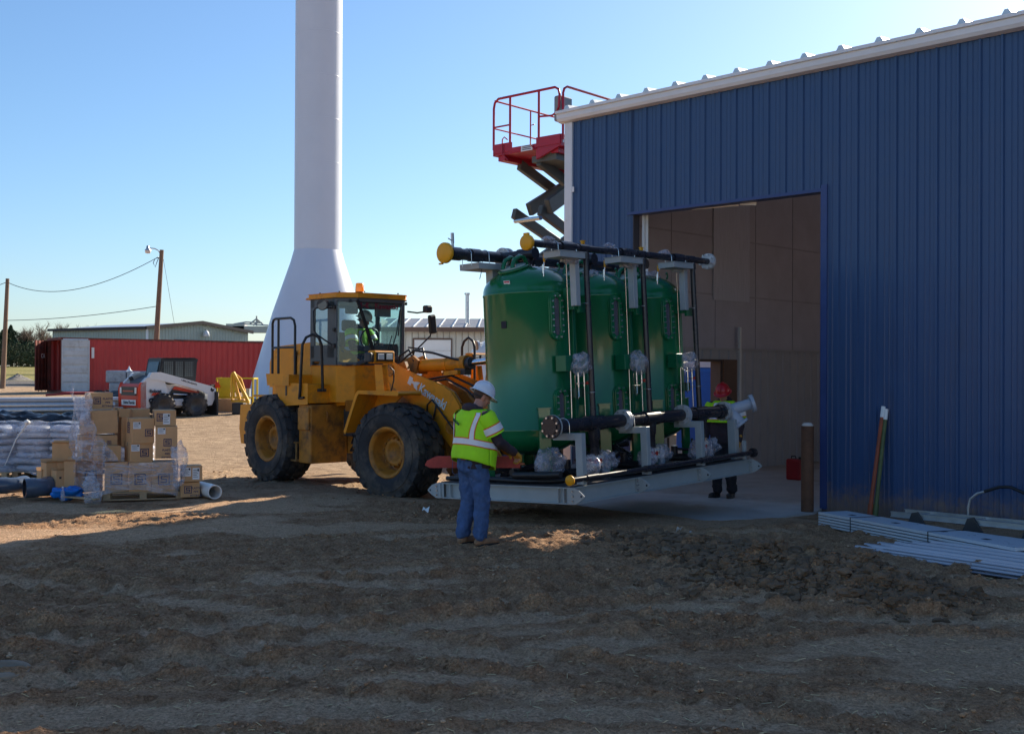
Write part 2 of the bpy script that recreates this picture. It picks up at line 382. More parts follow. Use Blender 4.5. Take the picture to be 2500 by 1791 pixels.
    l.new(nz((1, 1, 1), 14, 8, .7), b.inputs['Height']); l.new(nz((1, 1, 1), 60, 4), b2.inputs['Height'])
    l.new(b.outputs[0], b2.inputs['Normal']); l.new(b2.outputs[0], P.inputs['Normal'])
    return m
M_dirt = ground_mat(); gm.materials.append(M_dirt)

# ------------------------------------------------------------------ the blue metal building
ST = -.14                                  # slab top
BM = basis((JB[0], JB[1], 0), (BX[0], BX[1], 0), (BY[0], BY[1], 0), (0, 0, 1))
bld = empty('metal_building', mtx=BM, label='blue ribbed metal building with white eave trim and an open overhead doorway', cat='building')
XC, DW, DH, EZ, DEP, XR = -5.22, -3.68, 4.66, 6.68, 14.0, 15.0
def prof(x0, x1):
    pts = []; k = math.floor(x0 / .305) - 1
    base = [(0, 0), (.085, 0), (.097, -.011), (.109, 0), (.160, 0), (.172, -.011), (.184, 0), (.24, 0), (.258, -.032), (.288, -.032), (.305, 0)]
    while k * .305 < x1:
        for a, b in base:
            x = k * .305 + a
            if x0 < x < x1: pts.append((x, b))
        k += 1
    pts = [(x0, 0)] + pts + [(x1, 0)]
    out = [pts[0]]
    for p in pts[1:]:
        if p[0] - out[-1][0] > 1e-4: out.append(p)
    return out
def sheet(g, x0, x1, z0, z1, y=0):
    pr = prof(x0, x1)
    g.grid([[(x, y + b, z0) for x, b in pr], [(x, y + b, z1) for x, b in pr]], smooth=False)
g = G(); sheet(g, XC, DW, ST - .12, EZ); sheet(g, DW, 0, DH, EZ); sheet(g, 0, XR, ST - .12, EZ)
g.build('front_wall', M_blue, bld)
g = G()     # gable walls, rear wall, inner skin of the front wall
RS = 1 / 12
rz_ = lambda y: EZ + y * RS
OY0, OY1, OZ = 2.75, 4.62, 2.20           # opening in the left gable wall
def wallx(g, x, y0, y1, z0): g.add([(x, y0, z0), (x, y1, z0), (x, y1, rz_(y1)), (x, y0, rz_(y0))], [(0, 1, 2, 3)])
for x in (XC,):
    wallx(g, x, 0, OY0, ST - .1); wallx(g, x, OY1, DEP, ST - .1); wallx(g, x, OY0, OY1, OZ)
wallx(g, XR, 0, DEP, ST - .1)
BD0, BD1, BDH = 4.5, 11.5, 4.6         # unseen rear door opening, added so sunlight brightens the interior
for (a, b, z0) in ((XC, BD0, ST), (BD1, XR, ST), (BD0, BD1, BDH)): g.add([(a, DEP, z0), (b, DEP, z0), (b, DEP, rz_(DEP)), (a, DEP, rz_(DEP))], [(0, 1, 2, 3)])
g.build('outer_wall', M_blue, bld)
g = G(); t = .16; LZ = 2.42               # insulated inner faces
for (a, b, z0) in ((.2, OY0, LZ), (OY1, DEP - t, LZ), (OY0, OY1, LZ)): g.add([(XC + t, a, z0), (XC + t, b, z0), (XC + t, b, rz_(b) - .15), (XC + t, a, rz_(a) - .15)], [(0, 1, 2, 3)])
for (a, b) in ((XC + t, DW - .02), (.05, XR)): g.add([(a, t, ST), (b, t, ST), (b, t, EZ - .1), (a, t, EZ - .1)], [(0, 1, 2, 3)])
g.add([(DW - .02, t, DH + .02), (.05, t, DH + .02), (.05, t, EZ - .1), (DW - .02, t, EZ - .1)], [(0, 1, 2, 3)])
for (a, b, z0) in ((XC + t, BD0, ST), (BD1, XR, ST), (BD0, BD1, BDH)): g.add([(a, DEP - t, z0), (b, DEP - t, z0), (b, DEP - t, rz_(DEP) - .2), (a, DEP - t, rz_(DEP) - .2)], [(0, 1, 2, 3)])
g.build('insulation_lining', M_inner, bld)
g = G()                                   # seams and girts pressed into the lining
for y in np.arange(1.4, 13, 1.52): g.bx((XC + t + .002, y, LZ), (XC + t + .012, y + .012, rz_(y) - .2))
for z in (3.55, 4.75): g.bx((XC + t + .003, .3, z), (XC + t + .014, 13.5, z + .03))
g.build('lining_seam', mat('lining_seam', (.40, .38, .43), .7), bld)
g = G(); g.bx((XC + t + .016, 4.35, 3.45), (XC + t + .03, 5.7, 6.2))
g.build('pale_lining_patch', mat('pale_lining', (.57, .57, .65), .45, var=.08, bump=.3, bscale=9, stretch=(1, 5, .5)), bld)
g = G()                                   # liner panel wainscot with ribs
def liner(a, b, z0, z1):
    pts = []; y = a
    while y < b:
        for dy, dx in ((0, 0), (.235, 0), (.25, .025), (.28, .025), (.295, 0)):
            if y + dy < b: pts.append((y + dy, dx))
        y += .305
    pts.append((b, 0))
    g.grid([[(XC + t + .05 + dx, yy, z0) for yy, dx in pts], [(XC + t + .05 + dx, yy, z1) for yy, dx in pts]], smooth=False)
liner(.2, OY0, ST, LZ); liner(OY1, DEP - t, ST, LZ); liner(OY0, OY1, OZ, LZ)
g.bx((XC + t, .2, LZ - .02), (XC + t + .09, DEP - t, LZ + .02))
g.build('liner_panel', M_liner, bld)
g = G()
g.bx((XC - .03, OY1 - .06, ST), (XC + t + .06, OY1, OZ)); g.bx((XC - .03, OY0, ST), (XC + t + .06, OY0 + .06, OZ)); g.bx((XC - .03, OY0, OZ - .05), (XC + t + .06, OY1, OZ))
dfo = g.build('side_door_frame', mat('brown_frame', (.10, .065, .05), .6), bld)
g = G(); g.bx((XC + t + .06, OY1 + .01, ST), (XC + t + .10, OY1 + .50, 2.2)); g.build('open_door_leaf', mat('brown_door', (.15, .085, .06), .55), bld)
g = G(); g.bx((XC + t + .055, OY1 + .60, ST + .75), (XC + t + .10, OY1 + .67, 2.9)); g.build('conduit', M_white, bld)
# roof
g = G()
SX0, SX1, SY0, SY1 = -2.55, -1.15, 7.2, 8.7   # unseen roof opening, added so one sunbeam lights the ground outside the doorway
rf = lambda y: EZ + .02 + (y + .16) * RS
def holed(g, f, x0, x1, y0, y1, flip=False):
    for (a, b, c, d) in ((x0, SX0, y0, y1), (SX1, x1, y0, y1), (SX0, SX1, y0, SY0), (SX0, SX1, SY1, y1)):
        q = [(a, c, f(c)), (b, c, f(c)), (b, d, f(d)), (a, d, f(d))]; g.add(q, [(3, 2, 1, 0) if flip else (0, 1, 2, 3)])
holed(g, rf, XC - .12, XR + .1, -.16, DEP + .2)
x = XC + .12
while x < XR:
    hgt = .075
    a = [(x - .075, EZ + .02), (x - .03, EZ + .02 + hgt), (x + .03, EZ + .02 + hgt), (x + .075, EZ + .02)]
    for (ya, yb_) in (((-.17, SY0 - .05), (SY1 + .05, DEP + .2)) if SX0 - .1 < x < SX1 + .1 else ((-.17, DEP + .2),)):
        g.add([(u, ya, w + (ya + .17) * RS) for u, w in a] + [(u, yb_, w + (yb_ + .17) * RS) for u, w in a], [(0, 1, 5, 4), (1, 2, 6, 5), (2, 3, 7, 6), (3, 2, 1, 0)])
    x += .61
g.build('roof', M_galv, bld)
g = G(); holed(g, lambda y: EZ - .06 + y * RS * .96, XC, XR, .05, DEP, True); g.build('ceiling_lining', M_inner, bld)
g = G()      # eave gutter / fascia, with its rolled lip and shadow line
g.prism([(-.02, EZ - .19), (-.13, EZ - .17), (-.16, EZ - .12), (-.16, EZ - .035), (-.20, EZ - .03), (-.20, EZ + .02), (-.02, EZ + .02)], 'x', XC - .14, XR + .1)
g.build('eave_trim', M_whitetrim, bld)
g = G(); g.bx((XC - .03, -.045, ST - .1), (XC + .14, -.0, EZ - .19)); g.bx((XC - .05, -.04, ST - .1), (XC - .0, .16, EZ - .19)); g.bx((XC + .145, -.05, 5.2), (XC + .2, -.04, 5.3))
g.build('corner_trim', M_whitetrim, bld, bevel=.006)
g = G()     # door trim
g.bx((0, -.04, ST), (.10, -.0, DH + .10)); g.bx((0, -.0, ST), (-.03, .2, DH)); g.bx((DW - .1, -.036, DH - .0), (0.0, -.0, DH + .05)); g.bx((DW, .0, DH), (0, .2, DH + .02))
g.build('door_trim', mat('door_trim_blue', (.03, .06, .19), .4), bld)
g = G(); g.bx((DW - .02, .0, ST), (DW + .02, .16, DH)); g.build('left_jamb', mat('jamb_dark', (.045, .04, .05), .5), bld)
g = G(); g.bx((DW + .06, .18, ST), (DW + .11, .24, DH + .3)); g.bx((DW + .03, .24, ST), (DW + .14, .26, DH + .3)); g.build('door_track', M_white, bld)
g = G()
g.box((-2.1, .20, DH - .005), (.9, .01, .02), (0, 1, 3)); g.box((-1.45, .20, DH - .01), (.3, .01, .05), (0, 6, 3))
g.build('torn_lining', M_white, bld)
g = G(); g.bx((XC + .01, .01, ST - .3), (XR - .05, DEP, ST)); g.build('floor_slab', M_conc, bld)
# concrete apron
ap = [onz(*p, ST + .01) for p in ((1985, 1251), (1890, 1264), (1830, 1284), (1760, 1293), (1690, 1289), (1620, 1270), (1560, 1262), (1480, 1246), (1380, 1226))]
aw = BM @ V((-5.0, -.02, ST + .01)); aj = BM @ V((0.02, -.02, ST + .01))
poly = [(aj.x, aj.y)] + [(p.x, p.y) for p in ap] + [(aw.x, aw.y)]
g = G(); g.prism(poly, 'z', ST - .2, ST + .006); ao = g.build('driveway_apron', M_conc); struct(ao)
# things inside
ic = BM @ V((XC + 1.05, 12.3, 0))
rb = at(1932, 1110, 26.5)
# bollard
bp = onz(1971, 1249, ST); br = empty('bollard', (bp.x, bp.y, ST), 0, 'rusty brown steel bollard with domed concrete cap beside the blue wall', 'bollard')
g = G(); g.cyl((0, 0, -.2), (0, 0, 1.27), .092, n=24); g.build('post', mat('rust_bollard', (.13, .060, .032), .75, var=.3, scale=7, bump=.2, dirt=(.06, .03, .02), damt=.4), br)
g = G(); g.lathe([(.086, 1.27), (.08, 1.295), (.05, 1.315), (0, 1.322)], n=24); g.build('concrete_cap', M_conc, br)
# red bin by the inner wall
def red_bin():
    p = at(1944, 1118, 22.2); t_ = empty('fuel_container', (p.x, p.y, ST), R(-45), 'small red container standing on the floor deep inside the doorway', 'container')
    g = G(); g.bx((-.15, -.14, 0), (.15, .14, .40)); g.build('tank', mat('red_plastic', (.35, .01, .012), .5), t_, bevel=.03, seg=2)
    g = G(); g.cyl((.08, 0, .40), (.08, 0, .44), .03); g.tube([(-.11, 0, .39), (-.10, 0, .45), (-.02, 0, .45), (.0, 0, .39)], .012); g.build('cap_and_handle', M_black, t_)
red_bin()

# ------------------------------------------------------------------ water tower
tp = at(776, 600, 48)
TB = base_h(np.array([tp.x]), np.array([48.]))[0]
tw = empty('water_tower', (tp.x, 48, TB), 0, 'tall white water tower with smooth round shaft and flared base behind the loader', 'water tower')
M_tower = mat('tower_paint', (.60, .65, .75), .35, var=.04, scale=.35, dirt=(.50, .54, .62), damt=.2, dscale=.5)
zj = at(776, 612, 48).z - TB
g = G()
g.lathe([(2.85, 0), (2.80, .15), (2.62, .9), (1.85, 3.55), (1.13, 5.65), (1.02, zj - .12), (.985, zj)], n=96); g.build('flared_base', M_tower, tw)
g = G(); g.lathe([(.980, zj), (.965, 32), (1.5, 33.2), (4.2, 34.6), (5.2, 36.6), (4.2, 38.6), (1.5, 39.9), (0, 40.1)], n=96)
zz = zj + 1.8
g.build('shaft', M_tower, tw)
while zz < 24:
    g = G(); g.lathe([(.977, zz - .02), (.984, zz), (.977, zz + .02)], n=96); zz += 1.8; g.build('weld_seam', M_tower, tw)

# ---- loose clods of earth scattered over the churned ground
def clods():
    r = np.random.RandomState(21)
    bm = bmesh.new(); bmesh.ops.create_icosphere(bm, subdivisions=1, radius=1); bv = np.array([v.co[:] for v in bm.verts]); bf = np.array([[v.index for v in f.verts] for f in bm.faces]); bm.free()
    px = []; 
    N = 52000
    y = 5.8 + 16 * r.rand(N) ** 1.7; x = (r.rand(N) * 2 - 1) * y * .5
    dens = churn(x, y)
    mm = np.zeros(N)
    for (mx, my, mh, sx, sy) in MUD: mm += np.exp(-((x - mx) / sx) ** 2 - ((y - my) / sy) ** 2) * min(1, mh * 8)
    keep = r.rand(N) < np.clip(dens ** 2 * .55 + mm * .6, .02, 1)
    dx = x - JB[0]; dy = y - JB[1]; d = -(dx * BY[0] + dy * BY[1]); a = dx * BX[0] + dy * BX[1]
    keep &= ~((d < 3.0) & (a > -7) & (a < .3)) & (d > .3)
    x, y, mm = x[keep], y[keep], mm[keep]
    n = len(x); s_ = (.005 + .013 * r.rand(n) ** 3) * (.8 + y * .02)
    z = ground_h(x, y)
    k = len(bv); vv = bv[None] * (1 + .35 * (r.rand(n, k, 1) - .5)); vv = vv * np.stack([s_ * (.7 + .9 * r.rand(n)), s_ * (.7 + .9 * r.rand(n)), s_ * (.45 + .5 * r.rand(n))], 1)[:, None]
    an = r.rand(n) * 6.283; c, q = np.cos(an)[:, None], np.sin(an)[:, None]
    X = vv[..., 0] * c - vv[..., 1] * q + x[:, None]; Y = vv[..., 0] * q + vv[..., 1] * c + y[:, None]; Z = vv[..., 2] + (z + s_ * .15)[:, None]
    co = np.stack([X, Y, Z], -1).reshape(-1, 3).astype(np.float32); fc = (bf[None] + (np.arange(n) * k)[:, None, None]).reshape(-1, 3).astype(np.int32)
    me = bpy.data.meshes.new('soil_clods'); me.vertices.add(len(co)); me.vertices.foreach_set('co', co.ravel()); me.loops.add(fc.size); me.loops.foreach_set('vertex_index', fc.ravel()); me.polygons.add(len(fc)); me.polygons.foreach_set('loop_start', np.arange(0, fc.size, 3, dtype=np.int32)); me.update(calc_edges=True)
    me.materials.append(mat('clod_earth', (.34, .19, .10), .95, var=.45, scale=2.2, dirt=(.62, .44, .29), damt=.45, dscale=3)); o = bpy.data.objects.new('soil_clods', me); SC.collection.objects.link(o)
    tag(o, 'loose brown clods of earth scattered over the churned yard and the spoil mound', 'soil', kind='stuff')
clods()

def heap():
    """crumbly lumps of dug earth on the spoil mound, and straw-like bits"""
    r = np.random.RandomState(5); rnd = random.Random(3); g = G(); vs = []; fs = []
    bm = bmesh.new(); bmesh.ops.create_icosphere(bm, subdivisions=2, radius=1); bv = [v.co.copy() for v in bm.verts]; bf = [[v.index for v in f.verts] for f in bm.faces]; bm.free()
    for (mx, my, mh, sx, sy) in MUD[:6]:
        N_ = int(900 * mh / .15); xa = r.randn(N_) * sx * .6 + mx; ya = r.randn(N_) * sy * .6 + my; za = ground_h(xa, ya)
        for k in range(N_):
            x, y, z = float(xa[k]), float(ya[k]), float(za[k]); s_ = .010 + .045 * rnd.random() ** 4 + .012 * rnd.random(); o_ = V((rnd.random() * 99, rnd.random() * 99, 0)); n0 = len(vs)
            sc = (s_ * rnd.uniform(.8, 1.5), s_ * rnd.uniform(.7, 1.3), s_ * rnd.uniform(.5, .95))
            for v in bv:
                q = 1 + .75 * mnoise.noise(v * 1.5 + o_) + .35 * mnoise.noise(v * 4 + o_); vs.append((x + v.x * sc[0] * q, y + v.y * sc[1] * q, z + v.z * sc[2] * q + s_ * .1))
            fs += [[i + n0 for i in f] for f in bf]
    g.add(vs, fs); o = g.build('spoil_heap', mat('dug_earth', (.17, .105, .060), .97, var=.45, scale=6, bump=.5, bscale=40, dirt=(.30, .21, .13), damt=.35, dscale=5)); tag(o, 'heap of crumbly dark dug earth in front of the doorway apron', 'soil', kind='stuff')
    g = G()
    ya = 5.9 + 10 * r.rand(1100) ** 1.4; xa = (r.rand(1100) * 2 - 1) * ya * .46; za = ground_h(xa, ya) + .006
    for k in range(1100):
        x, y, z = float(xa[k]), float(ya[k]), float(za[k]); a = rnd.uniform(0, 3.14); L = rnd.uniform(.02, .07); d = V((math.cos(a), math.sin(a), rnd.uniform(-.1, .25))) * L; p = V((x, y, z)); w = V((-math.sin(a), math.cos(a), 0)) * .0022
        g.add([p - w, p + w, p + d + w, p + d - w, p + V((0, 0, .003)) , p + d + V((0, 0, .003))], [(0, 1, 4), (0, 4, 5, 3), (1, 2, 5, 4), (2, 3, 5)])
    o = g.build('straw_litter', mat('straw', (.62, .47, .26), .9, var=.2)); tag(o, 'dry straw bits scattered over the churned dirt', 'straw', kind='stuff')
heap()
# ------------------------------------------------------------------ crumpled clear plastic
def wrap_mat(name, tint=(.75, .78, .88), amt=.34, bsc=9, rough=.18, stretch=(1, 1, 1), bd=.05):
    m = bpy.data.materials.new(name); m.use_nodes = True; n = m.node_tree.nodes; l = m.node_tree.links; P = n['Principled BSDF']; out = n['Material Output']
    P.inputs['Base Color'].default_value = (*tint, 1); P.inputs['Roughness'].default_value = rough; P.inputs['Specular IOR Level'].default_value = .9
    tr = n.new('ShaderNodeBsdfTransparent'); mx = n.new('ShaderNodeMixShader'); tc = n.new('ShaderNodeTexCoord')
    mp = n.new('ShaderNodeMapping'); mp.inputs['Scale'].default_value = stretch; l.new(tc.outputs['Object'], mp.inputs[0])
    t = n.new('ShaderNodeTexNoise'); t.inputs['Scale'].default_value = bsc; t.inputs['Detail'].default_value = 7; t.inputs['Roughness'].default_value = .7; t.inputs['Distortion'].default_value = 1.2; l.new(mp.outputs[0], t.inputs['Vector'])
    b = n.new('ShaderNodeBump'); b.inputs['Strength'].default_value = 1; b.inputs['Distance'].default_value = bd; l.new(t.outputs['Fac'], b.inputs['Height']); l.new(b.outputs[0], P.inputs['Normal'])
    r = n.new('ShaderNodeMapRange'); r.inputs[1].default_value = .40; r.inputs[2].default_value = .72; r.inputs[3].default_value = max(0, amt - .22); r.inputs[4].default_value = min(1, amt + .45)
    l.new(t.outputs['Fac'], r.inputs[0]); l.new(r.outputs[0], mx.inputs[0]); l.new(tr.outputs[0], mx.inputs[1]); l.new(P.outputs[0], mx.inputs[2]); l.new(mx.outputs[0], out.inputs[0])
    return m
M_bag = wrap_mat('clear_bag', (.56, .54, .62), .36, 7, .13, (1, 1, 1), .018)
M_wrap = wrap_mat('stretch_wrap', (.72, .74, .84), .28, 2.2, .16, (1, 1, 4))
def blob(g, c, d, seed=0, amp=.28, n=18, f=3.2):
    n = int(n * 1.5)
    """crumpled bag: sphere with folds"""
    rows = []
    for i in range(n + 1):
        th = math.pi * i / n; row = []
        for k in range(2 * n + 1):
            ph = 2 * math.pi * (k % (2 * n)) / (2 * n)
            p = V((math.sin(th) * math.cos(ph), math.sin(th) * math.sin(ph), math.cos(th)))
            q = 1 + amp * (mnoise.noise(p * f * .5 + V((seed, 0, 3))) + .5 * abs(mnoise.noise(p * f * 1.4 + V((0, seed, 1)))))
            row.append((c[0] + p.x * d[0] * q, c[1] + p.y * d[1] * q, c[2] + p.z * d[2] * q))
        rows.append(row)
    g.grid(rows, smooth=True, flip=True); return g

# ------------------------------------------------------------------ filter skid held by the loader
a3 = V((.643, .766, .024)).normalized(); b3 = V((-.766, .643, -.037)); b3 = (b3 - a3 * b3.dot(a3)).normalized(); c3 = a3.cross(b3)
SK0 = V((.75, 13.70, .32))
SKM = basis(SK0, a3, b3, c3)
LS, WS = 4.42, 2.24
M_pvc = mat('dark_pvc', (.030, .028, .034), .26, var=.15, scale=4)
M_green = mat('green_gloss_paint', (.008, .150, .055), .16, var=.05, scale=2, coat=.25, rvar=.03, dirt=(.02, .20, .09), damt=.2, dscale=5)
M_dgreen = mat('green_bracket_paint', (.010, .15, .065), .3, var=.06)
M_bolt = mat('zinc_bolt', (.6, .6, .62), .28, metal=.9, var=.05)
M_cap = mat('orange_cap', (.75, .36, .01), .45, var=.05)
M_redp = mat('red_handle', (.5, .03, .02), .4, var=.05)
M_fl = mat('grey_flange', (.48, .50, .52), .35, var=.05)
M_glass_win = mat('sight_glass', (.10, .10, .13), .1, var=.1, scale=8, coat=.6)
skid = empty('filter_skid', mtx=SKM, label='grey steel skid with dark pipe manifolds carried toward the doorway', cat='skid')
def ibeam(g, p, q, h=.203, w=.10, tw=.012, tf=.014, up=V((0, 0, 1))):
    p = V(p); q = V(q)
    g.path_box([p + up * tf / 2, q + up * tf / 2], w, tf); g.path_box([p + up * (h - tf / 2), q + up * (h - tf / 2)], w, tf)
    g.path_box([p + up * h / 2, q + up * h / 2], tw, h - 2 * tf)
for (p, q) in (((0, .05, 0), (LS, .05, 0)), ((0, WS - .05, 0), (LS, WS - .05, 0))):
    g = G(); ibeam(g, p, q)
    yy = .0 if p[1] < 1 else WS - .1
    for k in range(10):
        if k in (0, 9): g.bx((p[0] + k * LS / 9 - (.008 if k else 0), yy, .014), (p[0] + k * LS / 9 + (.0 if k == 9 else .008), yy + .1, .189))
    g.build('side_beam', M_grey, skid)
for x in (.05, 1.45, 2.95, LS - .05):
    g = G(); ibeam(g, (x, .10, 0), (x, WS - .10, 0))
    if x < .1:
        for y in (.15, .24, WS - .22): g.bx((.0, y, .014), (.044, y + .008, .189))
    g.build('cross_beam', M_grey, skid)
g = G(); g.bx((.02, .04, .206), (LS - .02, WS - .04, .214)); g.build('deck_plate', mat('dark_deck', (.05, .048, .052), .6, var=.25, dirt=(.12, .08, .06), damt=.35, dscale=5), skid)
def lug(x, side):
    y = 0 if side < 0 else WS; s_ = side
    o_ = [(.06, .0), (.06, .19), (-.02, .19), (-.09, .165), (-.155, .115), (-.17, .098), (-.155, .08), (-.09, .035), (-.02, .0)]
    g = G(); g.prism([(y - s_ * u * 1.0 if s_ < 0 else y - u, w + .006) for u, w in [((-a if s_ < 0 else a), b) for a, b in o_]] if False else [(y + s_ * (-u), w + .006) for u, w in o_], 'x', x - .018, x)
    o = g.build('lifting_lug', M_grey, skid, bevel=.003)
    g = G(); g.cyl((x - .0195, y + s_ * .125, .103), (x + .0015, y + s_ * .125, .103), .014, n=14); g.build('hole', M_ink, o)
    for z in (.045, .103, .16): g = G(); g.cyl((x - .034, y, z), (x - .018, y, z), .0135, n=8); g.build('bolt', M_bolt, o)
for x in (-.002, 1.40, 2.93, LS - .02): lug(x, -1); lug(x, 1)
def flange(g, x, y, z, r, th, ax=(1, 0, 0)):
    g.cyl(V((x, y, z)) - V(ax) * th / 2, V((x, y, z)) + V(ax) * th / 2, r, n=28)
def boltring(g, c, ax, r, n, br=.011, L=.03, ph=.39):
    ax = V(ax).normalized(); a = ax.orthogonal().normalized(); b = ax.cross(a)
    for k in range(n):
        q = 2 * math.pi * k / n + ph; p = V(c) + (a * math.cos(q) + b * math.sin(q)) * r
        g.cyl(p - ax * L / 2, p + ax * L / 2, br, n=8)
def bolts(parent, c, ax, r, n, br=.011, L=.03, ph=.39, name='bolt', mtx=None, m=None, every=1):
    ax = V(ax).normalized(); a = ax.orthogonal().normalized(); b = ax.cross(a); me = None
    for k in range(n):
        q = 2 * math.pi * k / n + ph; p = V(c) + (a * math.cos(q) + b * math.sin(q)) * r
        if me is None:
            g = G(); g.cyl(-ax * L / 2, ax * L / 2, br, n=8); o = g.build(name, m or M_bolt, parent); me = o.data
        else:
            o = bpy.data.objects.new(name, me); SC.collection.objects.link(o); o.parent = parent
        o.location = p
# lower manifold
PB, PZ = .30, .93
g = G(); g.cyl((.03, PB, PZ), (4.12, PB, PZ), .085, n=28)
for t_ in (.87, 2.17, 3.47):
    g.cyl((t_ - .17, PB, PZ), (t_ + .17, PB, PZ), .098, n=28); g.lathe([(.085, 0), (.078, -.16), (.074, -.17), (.074, -.22), (.062, -.225), (.062, -.40)], (t_, PB, PZ), n=24)
g.cyl((4.05, PB, PZ), (4.12, PB, PZ), .105, n=28); g.cyl((3.98, PB, PZ), (4.05, PB, PZ), .098, n=28)
man = g.build('lower_manifold', M_pvc, skid)
g = G(); flange(g, .0, PB, PZ, .142, .03); flange(g, -.02, PB, PZ, .095, .02); f0 = g.build('blind_flange', M_pvc, skid)
g = G(); flange(g, .028, PB, PZ, .146, .022); g.build('backing_ring', M_grey, man)
bolts(f0, (-.015, PB, PZ), (1, 0, 0), .118, 8, .014, .05)
for x in (1.53, 3.0, 4.15):
    g = G(); flange(g, x - .022, PB, PZ, .142, .03); flange(g, x + .022, PB, PZ, .142, .03); fo = g.build('flange', M_fl, skid)
    bolts(fo, (x, PB, PZ), (1, 0, 0), .118, 8, .013, .11)
# pale y-fitting on the far end
M_pf = mat('pale_grey_fitting', (.38, .42, .50), .4, var=.07)
g = G(); g.cyl((4.18, PB, PZ), (4.38, PB - .02, PZ), .09, n=24); g.cyl((4.30, PB, PZ + .0), (4.52, PB - .30, PZ + .10), .085, n=24); g.cyl((4.28, PB, PZ + .02), (4.36, PB - .16, PZ - .20), .09, n=24)
g.cyl((4.50, PB - .27, PZ + .09), (4.53, PB - .31, PZ + .104), .135, n=28); g.cyl((4.355, PB - .15, PZ - .19), (4.365, PB - .175, PZ - .225), .135, n=28)
yf = g.build('pale_y_fitting', M_pf, skid)
g = G(); g.cyl((4.53, PB - .31, PZ + .104), (4.533, PB - .316, PZ + .106), .115, n=28); g.build('rusty_cover', mat('rusty_cover', (.35, .17, .08), .8, var=.4, scale=20), yf)
for k in range(8):
    q = k * math.pi / 4; ax = V((.17, -.27, .09)).normalized(); a = ax.orthogonal().normalized(); b = ax.cross(a)
bolts(yf, V((4.36, PB - .163, PZ - .208)), (.01, -.025, -.035), .115, 8, .008, .055, name='bolt_hole', m=M_ink); bolts(yf, V((4.515, PB - .29, PZ + .097)), V((.03, -.04, .014)), .115, 8, .008, .055, name='bolt_hole', m=M_ink)
# upper header with orange cap, near side
UB, UZ = .33, 3.15
g = G(); g.cyl((-.31, UB, UZ), (3.92, UB, UZ), .046, n=20)
for x in (.82, 2.13, 3.43): g.cyl((x - .09, UB, UZ), (x + .09, UB, UZ), .056, n=20)
for x in (.35, 1.65, 2.95): g.lathe([(.06, -.14), (.066, -.09), (.066, .09), (.06, .14)], (x + .15, UB, UZ), (1, 0, 0), n=20)
uh = g.build('upper_header', M_pvc, skid)
g = G(); g.lathe([(0, -.012), (.085, -.012), (.094, -.004), (.094, .045), (.088, .05), (.046, .05)], (-.31, UB, UZ), (1, 0, 0), n=32); g.box((-.295, UB, UZ + .1), (.035, .07, .03)); g.build('orange_cap', M_cap, uh)
g = G(); flange(g, 3.92, UB, UZ, .115, .022); flange(g, 3.95, UB, UZ, .12, .02); ef = g.build('end_flange', M_fl, skid); bolts(ef, (3.88, UB, UZ), (1, 0, 0), .098, 8, .008, .07)
# drop pipes
for x in (.87, 2.17, 3.47):
    g = G(); g.cyl((x, PB, PZ + .07), (x, UB - .01, UZ - .02), .037, n=18); g.lathe([(.046, -.04), (.046, .04)], (x, UB - .012, UZ - .1), n=18)
    dp = g.build('drop_pipe', M_pvc, skid)
    for z in (2.45, 1.32):
        g = G(); g.tube(arc_pts((x, PB + (.03 if z > 2 else 0), z), .045, 0, 360, 16, 'xy')[:-1], .005, 6, closed=True); g.tube([(x - .02, PB + .04, z), (x - .02, PB + .12, z)], .005, 6); g.build('pipe_clamp', M_steel, dp)
# pipe supports
def post(g, x, y, z0, z1, w=.1, t=.10): g.bx((x - w / 2, y - t / 2, z0), (x + w / 2, y + t / 2, z1))
for x in (.24, 1.66, 3.03):
    g = G(); post(g, x, .05, .217, .84, .085, .10); g.bx((x - .0425, .10, .755), (x + .0425, .44, .84))
    so = g.build('low_pipe_support', M_grey, skid, bevel=.004)
    g = G(); g.tube([(x - .0, PB - .092, .80), (x, PB - .092, PZ)] + arc_pts((x, PB, PZ), .092, 180, 0, 12, 'yz') + [(x, PB + .092, .80)], .006, 8); g.build('u_bolt', M_steel, so)
for x0 in (.18, 1.48, 2.78):
    g = G(); g.bx((x0, .20, 3.0), (x0 + .52, .46, 3.075)); g.bx((x0 - .01, .19, 3.075), (x0 + .53, .47, 3.082)); g.bx((x0 + .47, .33, 2.42), (x0 + .56, .42, 3.0)); g.bx((x0 + .25, .36, 2.96), (x0 + .5, .40, 3.0))
    so = g.build('high_pipe_support', M_grey, skid, bevel=.003)
    for xx in (x0 + .07, x0 + .44):
        g = G(); g.tube([(xx, UB - .052, 3.03), (xx, UB - .052, UZ)] + arc_pts((xx, UB, UZ), .052, 180, 0, 10, 'yz') + [(xx, UB + .052, 3.03)], .005, 8); g.build('u_bolt', M_steel, so)
for x0 in (.35, 1.65, 2.95):
    g = G(); g.bx((x0 - .2, 1.50, 2.97), (x0 + .32, 1.84, 3.05)); g.bx((x0 + .12, 1.55, 2.7), (x0 + .24, 1.67, 2.97)); g.build('far_pipe_support', M_grey, skid, bevel=.003)
g = G(); post(g, 4.24, .2, .217, .80, .12, .12); g.build('end_post', M_grey, skid, bevel=.004)
g = G(); g.bx((4.2, -.01, .21), (4.25, .04, .49)); g.build('short_post', M_grey, skid, bevel=.004)
